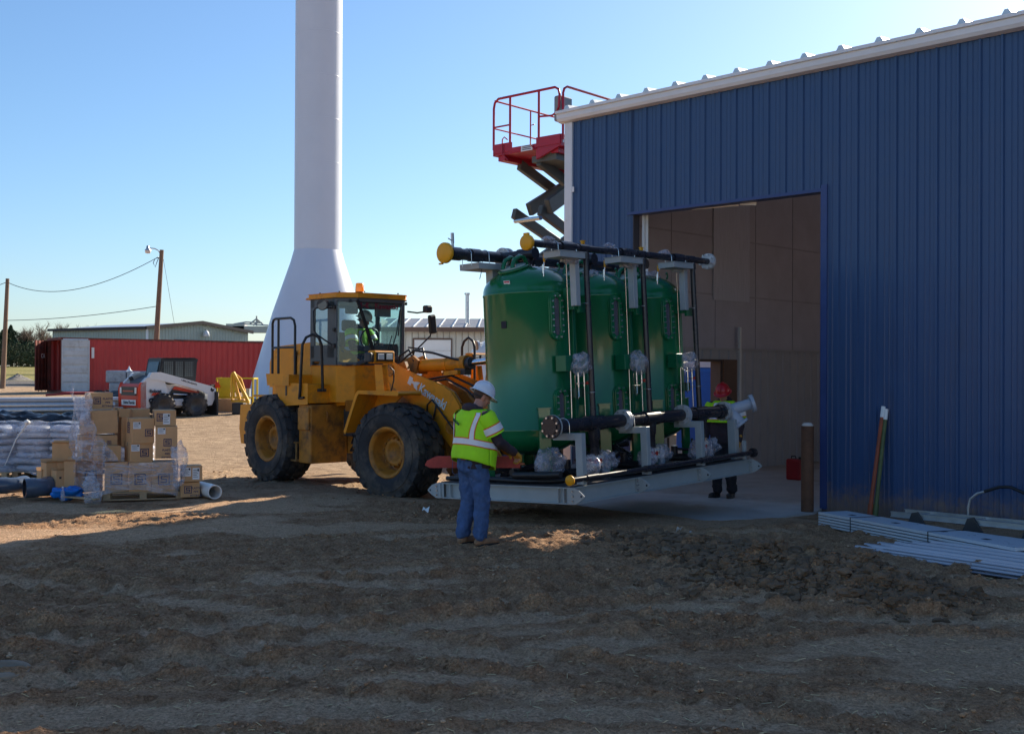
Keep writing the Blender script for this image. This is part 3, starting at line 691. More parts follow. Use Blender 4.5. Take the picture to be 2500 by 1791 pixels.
# far header
HB, HZ = 1.66, 3.16
g = G(); g.cyl((-.32, HB, HZ), (4.1, HB, HZ), .074, n=24)
for x in (-.12, .25, 1.2, 1.5, 2.5, 2.8, 3.8): g.cyl((x - .1, HB, HZ), (x + .08, HB, HZ), .086, n=24)
for x in (.78, 2.09, 3.40): g.cyl((x, HB, HZ), (x, 1.2, HZ), .065, n=20); g.cyl((x, 1.2, HZ + .03), (x, 1.2, 2.9), .065, n=20); g.cyl((x, 1.34, HZ), (x, 1.06, HZ), .08, n=20)
hh = g.build('main_header', M_pvc, skid)
g = G(); g.lathe([(0, -.02), (.12, -.02), (.132, -.008), (.132, .03), (.124, .04), (.074, .04)], (-.32, HB, HZ), (1, 0, 0), n=36); g.box((-.305, HB + .08, HZ - .13), (.03, .06, .02)); g.build('orange_cap', M_cap, hh)
g = G(); g.cyl((-.16, HB, HZ + .07), (-.16, HB, HZ + .17), .018, n=10); g.box((-.16, HB, HZ + .2), (.03, .03, .13)); g.tube([(-.16, HB, HZ + .16), (-.24, HB, HZ + .19)], .008, 6); g.build('vent_valve', M_galv, hh)
for x in (.1, .45):
    g = G(); g.tube([(x, HB - .08, HZ - .15), (x, HB - .08, HZ)] + arc_pts((x, HB, HZ), .08, 180, 0, 12, 'yz') + [(x, HB + .08, HZ - .15)], .005, 8); g.build('u_bolt', M_steel, hh)
g = G(); g.tube([(.3, HB - .09, HZ - .05), (.27, HB - .1, HZ - .2), (.2, HB - .12, HZ - .32)], .005, 6); g.build('strap_tail', M_black, hh)
for (x, y) in ((.86, HB), (2.18, HB), (3.5, HB)):
    for dx, mm in ((-.045, M_fl), (.045, M_fl), (0, M_redp)):
        g = G(); flange(g, x + dx, y, HZ, .135 if mm is M_fl else .11, .03 if mm is M_fl else .055)
        fo = g.build('header_flange' if mm is M_fl else 'red_valve_disc', mm, skid)
        if mm is M_fl: bolts(fo, (x + dx, y, HZ), (1, 0, 0), .112, 8, .01, .05)
for x in (.78, 2.09, 3.40):
    g = G(); g.cyl((x, 1.2, 2.97), (x, 1.2, 2.995), .115, n=24); fo = g.build('nozzle_flange', M_fl, skid); bolts(fo, (x, 1.2, 2.995), (0, 0, 1), .095, 8, .008, .04)
# small bags of rags and labels on the headers
for i, (x, y, z, s_) in enumerate(((.12, UB, UZ + .07, .07), (1.42, UB, UZ + .07, .07), (2.75, UB, UZ + .06, .08), (.58, UB, UZ - .17, .09), (1.9, UB, UZ - .15, .1), (3.25, .9, 2.95, .14), (1.85, .95, 2.92, .12))):
    g = G(); blob(g, (x, y, z), (s_ * 1.4, s_ * .8, s_ * .5), i * 3.1, .4, 10); g.build('plastic_scrap', M_bag, skid)
for x in (.86, 2.2):
    g = G(); g.box((x, UB + .02, UZ + .075), (.045, .03, .03)); g.box((x, UB + .02, UZ + .098), (.06, .045, .012)); g.build('orange_vent_plug', M_cap, uh)
# valves on the deck under the manifold, instruments and tubing on the tanks' side
for i, x in enumerate((.87, 2.17, 3.47)):
    for dz, rr, mm, nm in ((.50, .118, M_fl, 'valve_flange'), (.455, .09, M_redp, 'valve_disc'), (.41, .118, M_fl, 'valve_flange')):
        g = G(); g.cyl((x, PB, dz - (.015 if mm is M_fl else .032)), (x, PB, dz + (.015 if mm is M_fl else .032)), rr, n=26)
        fo = g.build(nm, mm, skid)
        if mm is M_fl: bolts(fo, (x, PB, dz), (0, 0, 1), .098, 8, .01, .06)
    g = G(); g.cyl((x, PB, .24), (x, PB, .40), .062, n=20); g.cyl((x, PB, .28), (x, 1.1, .30), .06, n=20); g.cyl((x - .0, .75, .3), (x + .0, .75, .46), .05, n=16); g.cyl((x, 1.2, .3), (x, 1.2, .6), .06, n=16); g.build('drain_line', M_pvc, skid)
    g = G(); blob(g, (x - .22, PB - .08, .40), (.13, .13, .13), i * 5 + 1, .35, 14); g.build('wrapped_actuator', M_bag, skid)
    g = G(); blob(g, (x + .40, PB + .12, .42), (.17, .14, .12), i * 5 + 2, .5, 14); g.build('wrapped_valve', M_bag, skid)
    g = G(); blob(g, (x + .13, PB - .07, .36), (.05, .05, .15), i * 5 + 3, .5, 10); g.build('hanging_bag', M_bag, skid)
    # tubing: impulse line from the dome down to the wrapped gauge
    tx = (.62, 1.93, 3.24)[i]
    g = G(); g.tube([(tx - .25, .62, 2.80), (tx - .25, .60, 3.0), (tx - .22, .56, 3.03), (tx, .47, 3.03), (tx + .02, .46, 3.0), (tx + .02, .46, 1.5), (tx + .01, .46, .98)], .0075, 8); g.cyl((tx - .25, .62, 2.84), (tx - .25, .62, 2.95), .014, n=10)
    g.build('impulse_line', M_steel, skid)
    g = G(); g.cyl((tx - .25, .60, 2.98), (tx - .25, .60, 3.07), .014, n=10); g.build('vent_plug', M_cap, skid)
    g = G(); g.bx((tx - .10, .44, 1.60), (tx + .05, .60, 1.80)); g.build('gauge_mount', M_dgreen, skid, bevel=.004)
    g = G(); blob(g, (tx + .14, .38, 1.68), (.15, .12, .14), i * 7 + 4, .3, 18); g.build('wrapped_gauge', M_bag, skid)
    g = G(); g.cyl((tx + .06, .37, 1.400), (tx + .06, .37, 1.580), .013, n=10); g.cyl((tx + .18, .37, 1.400), (tx + .18, .37, 1.580), .013, n=10); g.cyl((tx + .03, .37, 1.440), (tx + .3, .37, 1.440), .009, n=8)
    g.tube([(tx + .06, .37, 1.420), (tx + .06, .37, 1.280), (tx + .04, .37, 1.240), (tx - .0, .37, 1.260), (tx - .01, .37, 1.540)], .006, 6); g.tube([(tx + .18, .37, 1.420), (tx + .18, .37, 0.880)], .006, 6)
    g.build('gauge_tubing', M_steel, skid)
    g = G()
    for hx in (tx + .22, tx + .32): g.cyl((hx - .03, .355, 1.440), (hx + .03, .355, 1.440), .014, n=8); g.cyl((hx, .35, 1.420), (hx, .35, 1.465), .012, n=8)
    g.build('red_tap_handle', M_redp, skid)
g = G(); blob(g, (.36, .62, .46), (.20, .16, .17), 77, .5, 16); blob(g, (.30, .70, .40), (.09, .1, .18), 78, .4, 12); g.build('film_round_leg', M_bag, skid)
# pipe along the edge with orange cap, loose hoses
g = G(); g.cyl((-.10, -.03, .30), (4.4, -.03, .30), .035, n=18); g.cyl((.22, -.03, .30), (.45, -.03, .30), .043, n=18); g.cyl((1.5, -.03, .30), (1.8, -.03, .30), .043, n=18); g.cyl((2.9, -.03, .30), (3.2, -.03, .30), .043, n=18); g.cyl((4.38, -.03, .30), (4.42, -.03, .30), .07, n=20)
ep = g.build('edge_pipe', M_pvc, skid)
g = G(); g.lathe([(0, -.015), (.055, -.015), (.062, -.006), (.062, .02), (.035, .03)], (-.11, -.03, .30), (1, 0, 0), n=28); g.build('orange_cap', M_cap, ep)
g = G(); g.cyl((-.09, .0, .35), (-.06, -.02, .35), .012, n=8); g.build('bleed_nipple', M_steel, ep)
for i, pts in enumerate(([(.14, 2.2, .25), (.12, 1.5, .26), (.1, .9, .25), (.2, .5, .25), (.6, .25, .25)], [(.2, 2.1, .27), (.22, 1.2, .25), (.3, .6, .24), (1.4, .16, .25), (4.0, .14, .25)], [(.1, 1.0, .32), (.12, .5, .33), (.15, .3, .34)])):
    g = G(); g.tube(pts, .03 if i < 2 else .045, 10); g.build('loose_hose', M_black, skid)
random.seed(5)
for k in range(22):
    g = G(); x = random.uniform(.2, 4.1); y = random.uniform(.5, 2.0)
    g.tube([(x, y, .25), (x + random.uniform(-.3, .3), y + random.uniform(-.2, .2), .25 + random.uniform(0, .25)), (x + random.uniform(-.5, .5), y + random.uniform(-.3, .3), .25 + random.uniform(.0, .3))], random.choice((.02, .035, .05)), 10); g.build('drain_pipe', M_pvc, skid)
for (x, y) in ((.3, 1.75), (.35, 1.15)):
    g = G(); g.cyl((x, y, .3), (x, y, .42), .05, n=14); g.cyl((x - .12, y, .34), (x + .12, y, .34), .045, n=14); vo = g.build('ball_valve', M_black, skid)
    g = G(); g.box((x, y - .03, .44), (.03, .14, .02), (0, 8, 25)); g.build('orange_handle', mat('orange_handle', (.6, .12, .02), .4), vo)
# ---- three green pressure tanks
TZ0, TZ1, TR = .85, 2.64, .605
def make_tank():
    t = empty('filter_tank', label='x', cat='tank', group='green filter tanks on the skid')
    pr = [(.0, TZ0 - .33)] + [(TR * math.cos(R(a)), TZ0 + .33 * math.sin(R(a))) for a in range(-80, 0, 8)] + [(TR, TZ0), (TR + .006, TZ0 + .01), (TR + .006, TZ0 + .03), (TR, TZ0 + .04), (TR, TZ1 - .04), (TR + .006, TZ1 - .03), (TR + .006, TZ1 - .01), (TR, TZ1)] + [(TR * math.cos(R(a)), TZ1 + .36 * math.sin(R(a))) for a in range(6, 90, 6)] + [(0, TZ1 + .36)]
    g = G(); g.lathe(pr, n=96); g.cyl((0, 0, 2.88), (0, 0, 2.99), .08, n=24)
    sh = g.build('shell', M_green, t)
    def obround(z, ang, hw=.10, hh=.30, bolts=True):
        # local frame on the shell: outward dir at angle
        a = R(ang); n_ = V((math.cos(a), math.sin(a), 0)); e = V((-math.sin(a), math.cos(a), 0))
        Mx = basis(n_ * (TR - .02) + V((0, 0, z)), e, (0, 0, 1), n_)
        def loop(w, h):
            return [(w * math.cos(R(q)), (h - w) + w * math.sin(R(q))) for q in range(0, 181, 15)] + [(w * math.cos(R(q)), -(h - w) + w * math.sin(R(q))) for q in range(180, 361, 15)]
        g = G(); g.frame_prism(loop(hw, hh), loop(hw * .42, hh - hw * .58), 'z', -.03, .065)
        g.frame_prism(loop(hw + .006, hh + .006), loop(hw - .01, hh - .01), 'z', -.03, .03)
        fr = g.build('window_ring', M_green, t, Mx, bevel=.004)
        g = G(); g.prism(loop(hw * .45, hh - hw * .55), 'z', .0, .035); g.build('sight_glass', M_glass_win, t, Mx)
        g = G(); P = loop(hw * .74, hh - hw * .28); L_ = []
        per = P + [P[0]]; seg = [math.dist(per[i], per[i + 1]) for i in range(len(P))]; tot = sum(seg)
        for k in range(16):
            d = tot * k / 16; i = 0
            while d > seg[i]: d -= seg[i]; i += 1
            f = d / seg[i]; L_.append((per[i][0] + (per[i + 1][0] - per[i][0]) * f, per[i][1] + (per[i + 1][1] - per[i][1]) * f))
        me = None
        for (u, w) in L_:
            if me is None: g = G(); g.cyl((0, 0, .06), (0, 0, .085), .011, n=6); o = g.build('nut', M_bolt, fr); me = o.data
            else: o = bpy.data.objects.new('nut', me); SC.collection.objects.link(o); o.parent = fr
            o.location = (u, w, 0)
    obround(2.30, -108); obround(1.09, -106, .10, .30)
    g = G(); a = R(186)
    Mx = basis(V((-.26, .02, TZ1 + .285)), (0, 1, 0), (-.82, 0, -.30), (-.30, 0, .95))
    g.lathe([(.19, -.10), (.19, .02), (.215, .025), (.215, .05), (.19, .055)], n=32)
    mw = g.build('manway', M_green, t, Mx)
    g = G(); g.lathe([(.175, .056), (.17, .066), (0, .075)], n=32); g.build('manway_cover', mat('manway_cover', (.30, .38, .30), .35), mw)
    for s_ in (-.07, .09):
        g = G(); g.tube([(s_, -.20, .03), (s_, -.18, .13), (s_, -.10, .17), (s_, 0.02, .155), (s_, .08, .10), (s_, .10, .06)], .028, 12); g.build('davit_arm', M_green, mw)
        g = G(); g.cyl((s_ - .0, .04, .07), (s_, .04, .16), .016, n=8); g.build('stud', M_bolt, mw)
    for (q, r_) in ((20, .5), (-70, .42), (110, .5)):
        g = G(); c_ = V((r_ * math.cos(R(q)), r_ * math.sin(R(q)), TZ1 + .36 * math.sqrt(1 - (r_ / TR) ** 2) + .02)); e = V((-math.sin(R(q)), math.cos(R(q)), 0))
        g.tube([c_ + e * .04 * math.cos(k) + V((0, 0, .045 + .045 * math.sin(k))) for k in [-2.2 + .44 * j for j in range(12)]], .012, 8); g.build('lifting_eye', M_green, sh)
    for (sx, sy) in ((-.37, -.46), (.40, -.45), (-.37, .46), (.40, .45)):
        g = G(); q = math.atan2(sy, sx)
        M3 = Matrix.Rotation(q, 3, 'Z')
        o_ = V((sx * 1.015, sy * 1.015, 0))
        vs = []
        def LB(x0, x1, y0, y1, z0, z1):
            p = [o_ + M3 @ V((x, y, z)) for x, y, z in ((x0, y0, z0), (x1, y0, z0), (x1, y1, z0), (x0, y1, z0), (x0, y0, z1), (x1, y0, z1), (x1, y1, z1), (x0, y1, z1))]
            g.hexa(p)
        LB(.03, .042, -.075, .075, .217, 1.14); LB(-.06, .03, -.075, -.063, .217, 1.14); LB(-.06, .03, .063, .075, .217, 1.14); LB(-.04, .055, -.09, .09, 1.14, 1.152); LB(-.08, .07, -.1, .1, .216, .23)
        g.build('leg', M_green, t)
    return t, sh
tk, sh_ = make_tank()
g = G(); g.box((0, 0, 0), (.075, .09, .012)); q = R(180 + 52 - 14 - 50)
def on_shell(ang, z, out=.0): return basis((math.cos(R(ang)) * (TR + out), math.sin(R(ang)) * (TR + out), z), (-math.sin(R(ang)), math.cos(R(ang)), 0), (0, 0, 1), (math.cos(R(ang)), math.sin(R(ang)), 0))
g.build('nameplate', M_ink, sh_, on_shell(-174, 2.22, .006))
tanks = [tk, copy_tree(tk), copy_tree(tk)]
g = G(); g.box((0, 0, 0), (.09, .05, .004)); Ms = basis((math.cos(R(-169)) * .585, math.sin(R(-169)) * .585, TZ1 + .115), (-math.sin(R(-169)), math.cos(R(-169)), 0), (-.30, -.05, .95), (-.95, -.15, -.25)); st = g.build('warning_sticker', M_paper, sh_, Ms)
g = G(); g.box((0, .008, .003), (.075, .02, .002)); g.build('sticker_print', mat('sticker_red', (.6, .12, .15), .6), st)
for t_, x, lb in zip(tanks, (.78, 2.09, 3.40), ('nearest tall green tank with a pink and white sticker on its dome, beside the worker', 'middle tall green tank of the three on the skid', 'farthest tall green tank of the three, closest to the doorway')):
    t_.matrix_world = SKM @ Matrix.Translation((x, 1.2, 0)); t_['label'] = lb
# green stubs holding the supports
for x in (.36, 1.66, 2.96):
    g = G(); g.bx((x + .50, .56, .95), (x + .56, .66, 2.70)); g.bx((x + .36, .425, 2.38), (x + .44, .60, 2.66)); g.bx((x + .42, .39, 2.34), (x + .60, .43, 2.46)); g.build('green_bracket', M_dgreen, skid, bevel=.003)
    g = G(); g.bx((x + .34, .44, 1.26), (x + .52, .47, 1.38)); g.bx((x + .47, .44, 1.26), (x + .51, .60, 1.38)); g.build('green_bracket', mat('pale_green_bracket', (.05, .12, .07), .4), skid, bevel=.003)
# ------------------------------------------------------------------ wheel loader
def glass_mat(name, tint=(.70, .86, .88), refl=.12, milky=0.0):
    m = bpy.data.materials.new(name); m.use_nodes = True; n = m.node_tree.nodes; l = m.node_tree.links; out = n['Material Output']; n.remove(n['Principled BSDF'])
    tr = n.new('ShaderNodeBsdfTransparent'); tr.inputs[0].default_value = (*tint, 1); gl = n.new('ShaderNodeBsdfGlossy'); gl.inputs['Roughness'].default_value = .03
    lw = n.new('ShaderNodeLayerWeight'); lw.inputs[0].default_value = .25; mr = n.new('ShaderNodeMapRange'); mr.inputs[3].default_value = refl; mr.inputs[4].default_value = .8
    l.new(lw.outputs['Facing'], mr.inputs[0]); mx = n.new('ShaderNodeMixShader'); l.new(mr.outputs[0], mx.inputs[0]); l.new(tr.outputs[0], mx.inputs[1]); l.new(gl.outputs[0], mx.inputs[2])
    o_ = mx.outputs[0]
    if milky:
        d = n.new('ShaderNodeBsdfDiffuse'); d.inputs[0].default_value = (.55, .65, .68, 1); m2 = n.new('ShaderNodeMixShader'); m2.inputs[0].default_value = milky; l.new(o_, m2.inputs[1]); l.new(d.outputs[0], m2.inputs[2]); o_ = m2.outputs[0]
    l.new(o_, out.inputs[0]); return m
M_glass = glass_mat('cab_glass', (.66, .84, .86), .07, .05)
M_yel = mat('loader_yellow', (.72, .275, .014), .48, var=.12, scale=2.5, dirt=(.30, .14, .035), damt=.45, dscale=2.6, rvar=.12, spec=.3)
M_yeld = mat('loader_yellow_grimy', (.46, .185, .022), .55, var=.2, scale=5, dirt=(.07, .042, .025), damt=.55, dscale=3.5)
M_cabgrey = mat('cab_grey', (.085, .095, .10), .5, var=.1)
LO = V((-2.27, 19.52, -.03))
LM = basis(LO, (.669, -.743, 0), (.743, .669, 0), (0, 0, 1))
FM = Matrix.Rotation(R(8.0), 4, 'Z')
ldr = empty('wheel_loader', mtx=LM, label='large yellow wheel loader with glazed cab and black tyres, lifting the tank skid', cat='loader')
def make_wheel(r=.768, w=.54, nb=20):
    hw = w / 2
    rim_p = [(.0, -.06), (.13, -.06), (.135, -.085), (.20, -.09), (.235, -.04), (.24, .03), (.30, .03), (.315, -.10), (.335, -.19), (.345, -.205), (.385, -.215), (.40, -.235), (.40, -.245), (.375, -.25), (.36, -.235), (.34, -.22)]
    g = G(); g.lathe(rim_p + [(.33, -.2), (.33, .2), (.39, .24)], ax=(0, 1, 0), n=56)
    rim = g.build('wheel', M_yeld)
    for k in range(14):
        q = 2 * math.pi * k / 14; p = V((.215 * math.cos(q), -.075, .215 * math.sin(q)))
        if k == 0: gg = G(); gg.cyl((0, -.03, 0), (0, .03, 0), .016, n=6); o = gg.build('hub_bolt', M_yeld, rim); bme = o.data
        else: o = bpy.data.objects.new('hub_bolt', bme); SC.collection.objects.link(o); o.parent = rim
        o.location = p
    rc = r - .045
    prof_ = [(.375, -hw * .80), (.42, -hw * .98), (.50, -hw * 1.05), (.58, -hw * 1.06), (.63, -hw * 1.03), (rc - .015, -hw * .97), (rc, -hw * .86), (rc + .008, -hw * .4), (rc + .01, 0)]
    prof_ = prof_ + [(a, -b) for a, b in prof_[-2::-1]]
    g = G(); g.lathe(prof_, ax=(0, 1, 0), n=96)
    g.lathe([(.585, -hw * 1.065), (.592, -hw * 1.09), (.602, -hw * 1.085), (.606, -hw * 1.05)], ax=(0, 1, 0), n=96)
    # staggered tread blocks
    def P(q, y, rr): return (rr * math.cos(q), y, rr * math.sin(q))
    rows = [(-hw * 1.0, -hw * .60, 0), (-hw * .54, -hw * .06, .5), (-hw * .0, hw * .52, 0), (hw * .58, hw * 1.0, .5)]
    dq = 2 * math.pi / nb
    for (y0, y1, ph) in rows:
        for k in range(nb):
            c = (k + ph) * dq; a = dq * .44
            def rr(y, top): return (r - .02 * (abs(y) / hw) ** 2.5 * 1.6) if top else rc - .03
            sh = a * .5
            loop = [(c - a + sh, y0), (c + a - sh * .2, y0), (c + a, (y0 + y1) / 2), (c + a - sh, y1), (c - a + sh * .2, y1), (c - a, (y0 + y1) / 2)]
            cy = (y0 + y1) / 2
            bot = [P(q, y, rr(y, False)) for q, y in loop]; top = [P(c + (q - c) * .93, cy + (y - cy) * .9, rr(cy + (y - cy) * .9, True)) for q, y in loop]
            g.add(bot + top, [(5, 4, 3, 2, 1, 0), (6, 7, 8, 9, 10, 11)] + [(i, (i + 1) % 6, 6 + (i + 1) % 6, 6 + i) for i in range(6)])
            if abs(cy) > hw * .5:   # shoulder lug down the sidewall
                s_ = -1 if cy < 0 else 1; yo = s_ * hw * 1.03
                lp = [(c - a * .85, r - .035), (c + a * .75, r - .035), (c + a * .55, r - .12), (c - a * .6, r - .12)]
                g.add([P(q, s_ * hw * .85, rq) for q, rq in lp] + [P(q, yo - s_ * (.0 if rq > r - .1 else .0), rq) for q, rq in lp], [(0, 1, 2, 3), (7, 6, 5, 4), (0, 4, 5, 1), (1, 5, 6, 2), (2, 6, 7, 3), (3, 7, 4, 0)])
    g.build('tyre', M_rubber, rim)
    return rim
w0 = make_wheel()
def place_wheel(o, parent_m, x, y, z, rot):
    o.parent = ldr; o.matrix_local = parent_m @ Matrix.Translation((x, y, z)) @ (Matrix.Rotation(math.pi, 4, 'Z') if y > 0 else Matrix.Identity(4)) @ Matrix.Rotation(R(rot), 4, 'Y')
I4 = Matrix.Identity(4)
WZ = .725
for i, (m_, x, y, z, rr) in enumerate(((FM, 1.5, -1.0, WZ - .035, 10), (FM, 1.5, 1.0, WZ - .02, 50), (I4, -1.53, -1.02, WZ + .05, 33), (I4, -1.53, 1.0, WZ + .05, 3))):
    place_wheel(w0 if i == 0 else copy_tree(w0), m_, x, y, z, rr)
# ---- rear frame
g = G()
g.prism([(-2.45, 1.30), (-2.52, 1.5), (-2.52, 2.08), (-2.42, 2.28), (-2.2, 2.36), (-1.0, 2.42), (-.55, 2.30), (-.12, 1.98), (-.12, 1.40), (-1.2, 1.30)], 'y', -.62, .62)
g.build('engine_hood', M_yel, ldr, bevel=.03, seg=3)
g = G(); g.prism([(-2.2, 1.55), (-2.2, 2.22), (-1.62, 2.28), (-1.62, 1.55)], 'y', -.645, -.62); g.prism([(-1.55, 1.75), (-1.55, 2.22), (-1.1, 2.22), (-1.1, 1.75)], 'y', -.645, -.62); g.build('side_panel', M_yel, ldr, bevel=.006)
g = G(); g.bx((-1.62, -.66, 1.50), (-1.58, -.645, 2.3)); g.build('panel_latch', M_black, ldr)
g = G(); g.bx((-2.56, -.55, 1.35), (-2.52, .55, 2.1)); g.build('rear_grille', M_black, ldr)
g = G(); g.prism([(-2.66, .66), (-2.72, .9), (-2.68, 1.30), (-2.3, 1.32), (-2.05, 1.1), (-2.1, .66)], 'y', -1.12, 1.12); g.build('counterweight', M_yel, ldr, bevel=.03, seg=2)
g = G(); g.bx((-2.5, -.38, .55), (-.1, .38, 1.32)); g.bx((-1.75, -.85, .6), (-1.3, .85, .86)); g.build('rear_frame', M_yeld, ldr)
g = G(); g.prism([(-1.62, 1.70), (-1.66, 1.88), (-.93, 1.88), (-.93, 1.70)], 'y', -1.2, -.62); g.bx((-2.2, -1.15, 1.48), (-1.62, -.62, 1.52)); g.build('walkway', M_yel, ldr, bevel=.012)
g = G(); g.prism([(-1.42, 1.72), (-.38, 1.72), (-.38, 1.40), (-1.12, 1.36), (-1.30, 1.52)], 'y', -1.17, -.60); g.build('battery_box', M_yel, ldr, bevel=.015, seg=2)
g = G(); g.bx((-1.06, -1.18, 1.52), (-1.02, -1.168, 1.70)); g.build('door_handle', M_black, ldr)
g = G(); g.bx((-.72, -1.12, .40), (-.34, -.40, 1.38)); g.bx((-.70, -1.16, .95), (-.36, -1.12, 1.33)); g.build('fuel_tank', M_yeld, ldr, bevel=.02, seg=2)
g = G(); g.bx((-.335, -.78, .75), (-.325, -.55, 1.02)); g.tube([(-.33, -.82, 1.1), (-.31, -.82, 1.12), (-.31, -.82, 1.24), (-.33, -.82, 1.26)], .012, 6); g.build('tank_cover', M_yeld, ldr)
g = G()
for z in (.42, .72): g.bx((-.98, -1.17, z), (-.72, -.93, z + .03))
g.bx((-.98, -1.17, .42), (-.955, -1.14, .75)); g.bx((-.76, -1.16, .42), (-.73, -1.14, .75)); g.build('step', mat('worn_step', (.30, .17, .06), .6, var=.4, scale=12), ldr)
g = G(); g.cyl((-.40, -.55, 1.30), (-.40, -.55, 1.45), .055, n=14); g.build('filler_cup', M_white, ldr)
g = G(); g.bx((-.30, -.34, .5), (.55, .34, 1.0)); g.cyl((0, 0, .35), (0, 0, 1.45), .16, n=18); g.bx((-.3, -.5, .85), (.1, .5, 1.3)); g.build('articulation_joint', M_dark, ldr)
g = G()
for k in range(5): g.tube([(-.3, -.4 + .05 * k, 1.2 - .1 * k), (.0, -.48 - .02 * k, 1.1 - .12 * k), (.45, -.36, 1.0 - .08 * k)], .018, 6)
g.build('hydraulic_hose', M_black, ldr)
# cab base
g = G(); g.prism([(-.95, -.74), (-.17, -.74), (.06, -.52), (.06, .52), (-.17, .72), (-.95, .72)], 'z', 1.42, 2.04); g.build('cab_base', M_yel, ldr, bevel=.02, seg=2)
g = G(); g.prism([(.02, -.68), (.06, -.70), (.10, -.5), (.10, .5), (.0, .5)], 'z', 1.28, 1.46); g.build('sill', M_yeld, ldr)
# ---- cab
ZB, ZT = 2.04, 3.17
plan = [(-1.0, -.72), (-.19, -.72), (.07, -.47), (.07, .47), (-.19, .68), (-1.0, .68)]
g = G()
def colm(a, z0, z1, w=.06, b=None): g.path_box([(a[0], a[1], z0), ((b or a)[0], (b or a)[1], z1)], w, w, up=(1, 0, 0))
for c_ in ((-.97, -.70), (-.22, -.70), (-.97, .66), (-.22, .66)): colm(c_, ZB - .02, ZT, .065)
colm((.055, .46), ZB, ZT, .05)
g.bx((-1.0, -.73, ZT - .10), (-.19, -.68, ZT)); g.bx((-1.0, .64, ZT - .1), (-.19, .69, ZT)); g.bx((-1.02, -.7, ZT - .12), (-.97, .68, ZT)); g.bx((-1.02, -.7, ZB), (-.97, .68, 2.35))
g.path_box([(-.2, -.71, ZT - .03), (.06, -.47, ZT - .03), (.06, .47, ZT - .03), (-.2, .67, ZT - .03)], .05, .07)
g.path_box([(-.2, -.71, ZB + .02), (.06, -.48, ZB + .02), (.065, -.22, 2.16), (.065, .47, 2.17), (-.2, .67, ZB + .1)], .045, .06)
g.prism([(-.72, ZB), (-.19, ZB), (-.19, 2.16), (-.60, 2.16)], 'y', -.74, -.70)
g.bx((-.46, -.735, 2.15), (-.24, -.70, ZT)); g.bx((-.98, -.735, 2.15), (-.86, -.70, ZT)); g.bx((-1, -.735, 2.1), (-.22, -.70, 2.38)); g.bx((-1, -.735, 3.02), (-.22, -.70, ZT))
g.build('cab_frame', M_cabgrey, ldr, bevel=.008)
g = G(); g.path_box([(.085, -.50, 3.13), (.09, -.33, 2.72), (.088, -.14, 2.19)], .035, .045, up=(0, 1, 0)); g.build('windshield_pillar', M_black, ldr)
g = G()
g.add([(-.86, -.72, 2.38), (-.46, -.72, 2.38), (-.46, -.72, 3.02), (-.86, -.72, 3.02)], [(0, 1, 2, 3)]); g.build('side_window', M_glass, ldr)
g = G(); g.add([(-.19, -.71, ZB + .04), (.062, -.475, ZB + .04), (.062, -.475, ZT - .06), (-.19, -.71, ZT - .06)], [(0, 1, 2, 3)])
g.add([(.062, -.475, ZB + .04), (.07, -.22, 2.18), (.07, .46, 2.19), (.062, .46, ZT - .06), (.062, -.475, ZT - .06)], [(0, 1, 2, 3, 4)])
g.build('windshield', M_glass, ldr)
g = G(); g.add([(-.97, -.65, 2.4), (-.97, .65, 2.4), (-.97, .65, 3.05), (-.97, -.65, 3.05)], [(0, 1, 2, 3)]); g.add([(-.95, .67, 2.2), (-.24, .67, 2.2), (-.24, .67, 3.1), (-.95, .67, 3.1)], [(0, 1, 2, 3)]); g.add([(-.19, .665, 2.2), (.06, .465, 2.2), (.06, .465, 3.1), (-.19, .665, 3.1)], [(0, 1, 2, 3)]); g.build('rear_window', M_glass, ldr)
g = G(); g.prism([(-1.04, -.745), (-.17, -.745), (.10, -.50), (.10, .49), (-.17, .70), (-1.04, .70)], 'z', ZT, ZT + .085); g.prism([(-1.32, -.62), (-1.0, -.70), (-1.0, .6), (-1.3, .55)], 'z', ZT + .01, ZT + .04); g.build('cab_roof', M_yel, ldr, bevel=.03, seg=3)
g = G()
for (x, y) in ((-.9, -.6), (-.3, -.6), (0, -.3), (0, .4), (-.6, .5)): g.cyl((x, y, ZT + .10), (x, y, ZT + .12), .015, n=8)
g.build('roof_bolt', M_dark, ldr)
g = G(); g.lathe([(.09, 0), (.09, .03), (.07, .05)], (-.55, -.02, ZT + .1), n=20); bc = g.build('beacon_base', M_black, ldr)
g = G(); g.lathe([(.075, .05), (.078, .08), (.068, .19), (.055, .20), (0, .205)], (-.55, -.02, ZT + .1), n=24); g.build('beacon', mat('beacon_orange', (.9, .25, .01), .25, var=0, coat=.5, emit=((1, .3, .02), .15)), ldr)
# interior
g = G(); g.bx((-.85, -.30, 2.0), (-.35, .22, 2.12)); g.bx((-.92, -.28, 2.1), (-.78, .20, 2.62)); g.bx((-.9, -.18, 2.64), (-.8, .1, 2.84)); g.bx((-.9, -.42, 2.05), (-.5, -.34, 2.3)); g.build('operator_seat', M_black, ldr, bevel=.04, seg=2)
g = G(); g.bx((-.98, -.68, 2.03), (.03, .66, 2.06)); g.bx((-.20, -.15, 2.05), (.02, .40, 2.38)); g.bx((-.9, .3, 2.05), (-.3, .62, 2.42)); g.bx((-.95, -.6, ZT - .08), (0, .6, ZT - .03)); g.build('console', mat('cab_interior', (.07, .07, .065), .7), ldr)
g = G(); g.tube([(-.20, .02, 2.1), (-.22, .02, 2.42), (-.27, .02, 2.50)], .025, 8); g.tube([V((-.29, .02, 2.51)) + V((.06 * math.cos(q) * .5, .19 * math.sin(q), .17 * math.cos(q))) @ Matrix.Identity(3) for q in [2 * math.pi * k / 20 for k in range(20)]], .014, 8, closed=True); g.build('steering_wheel', M_black, ldr)
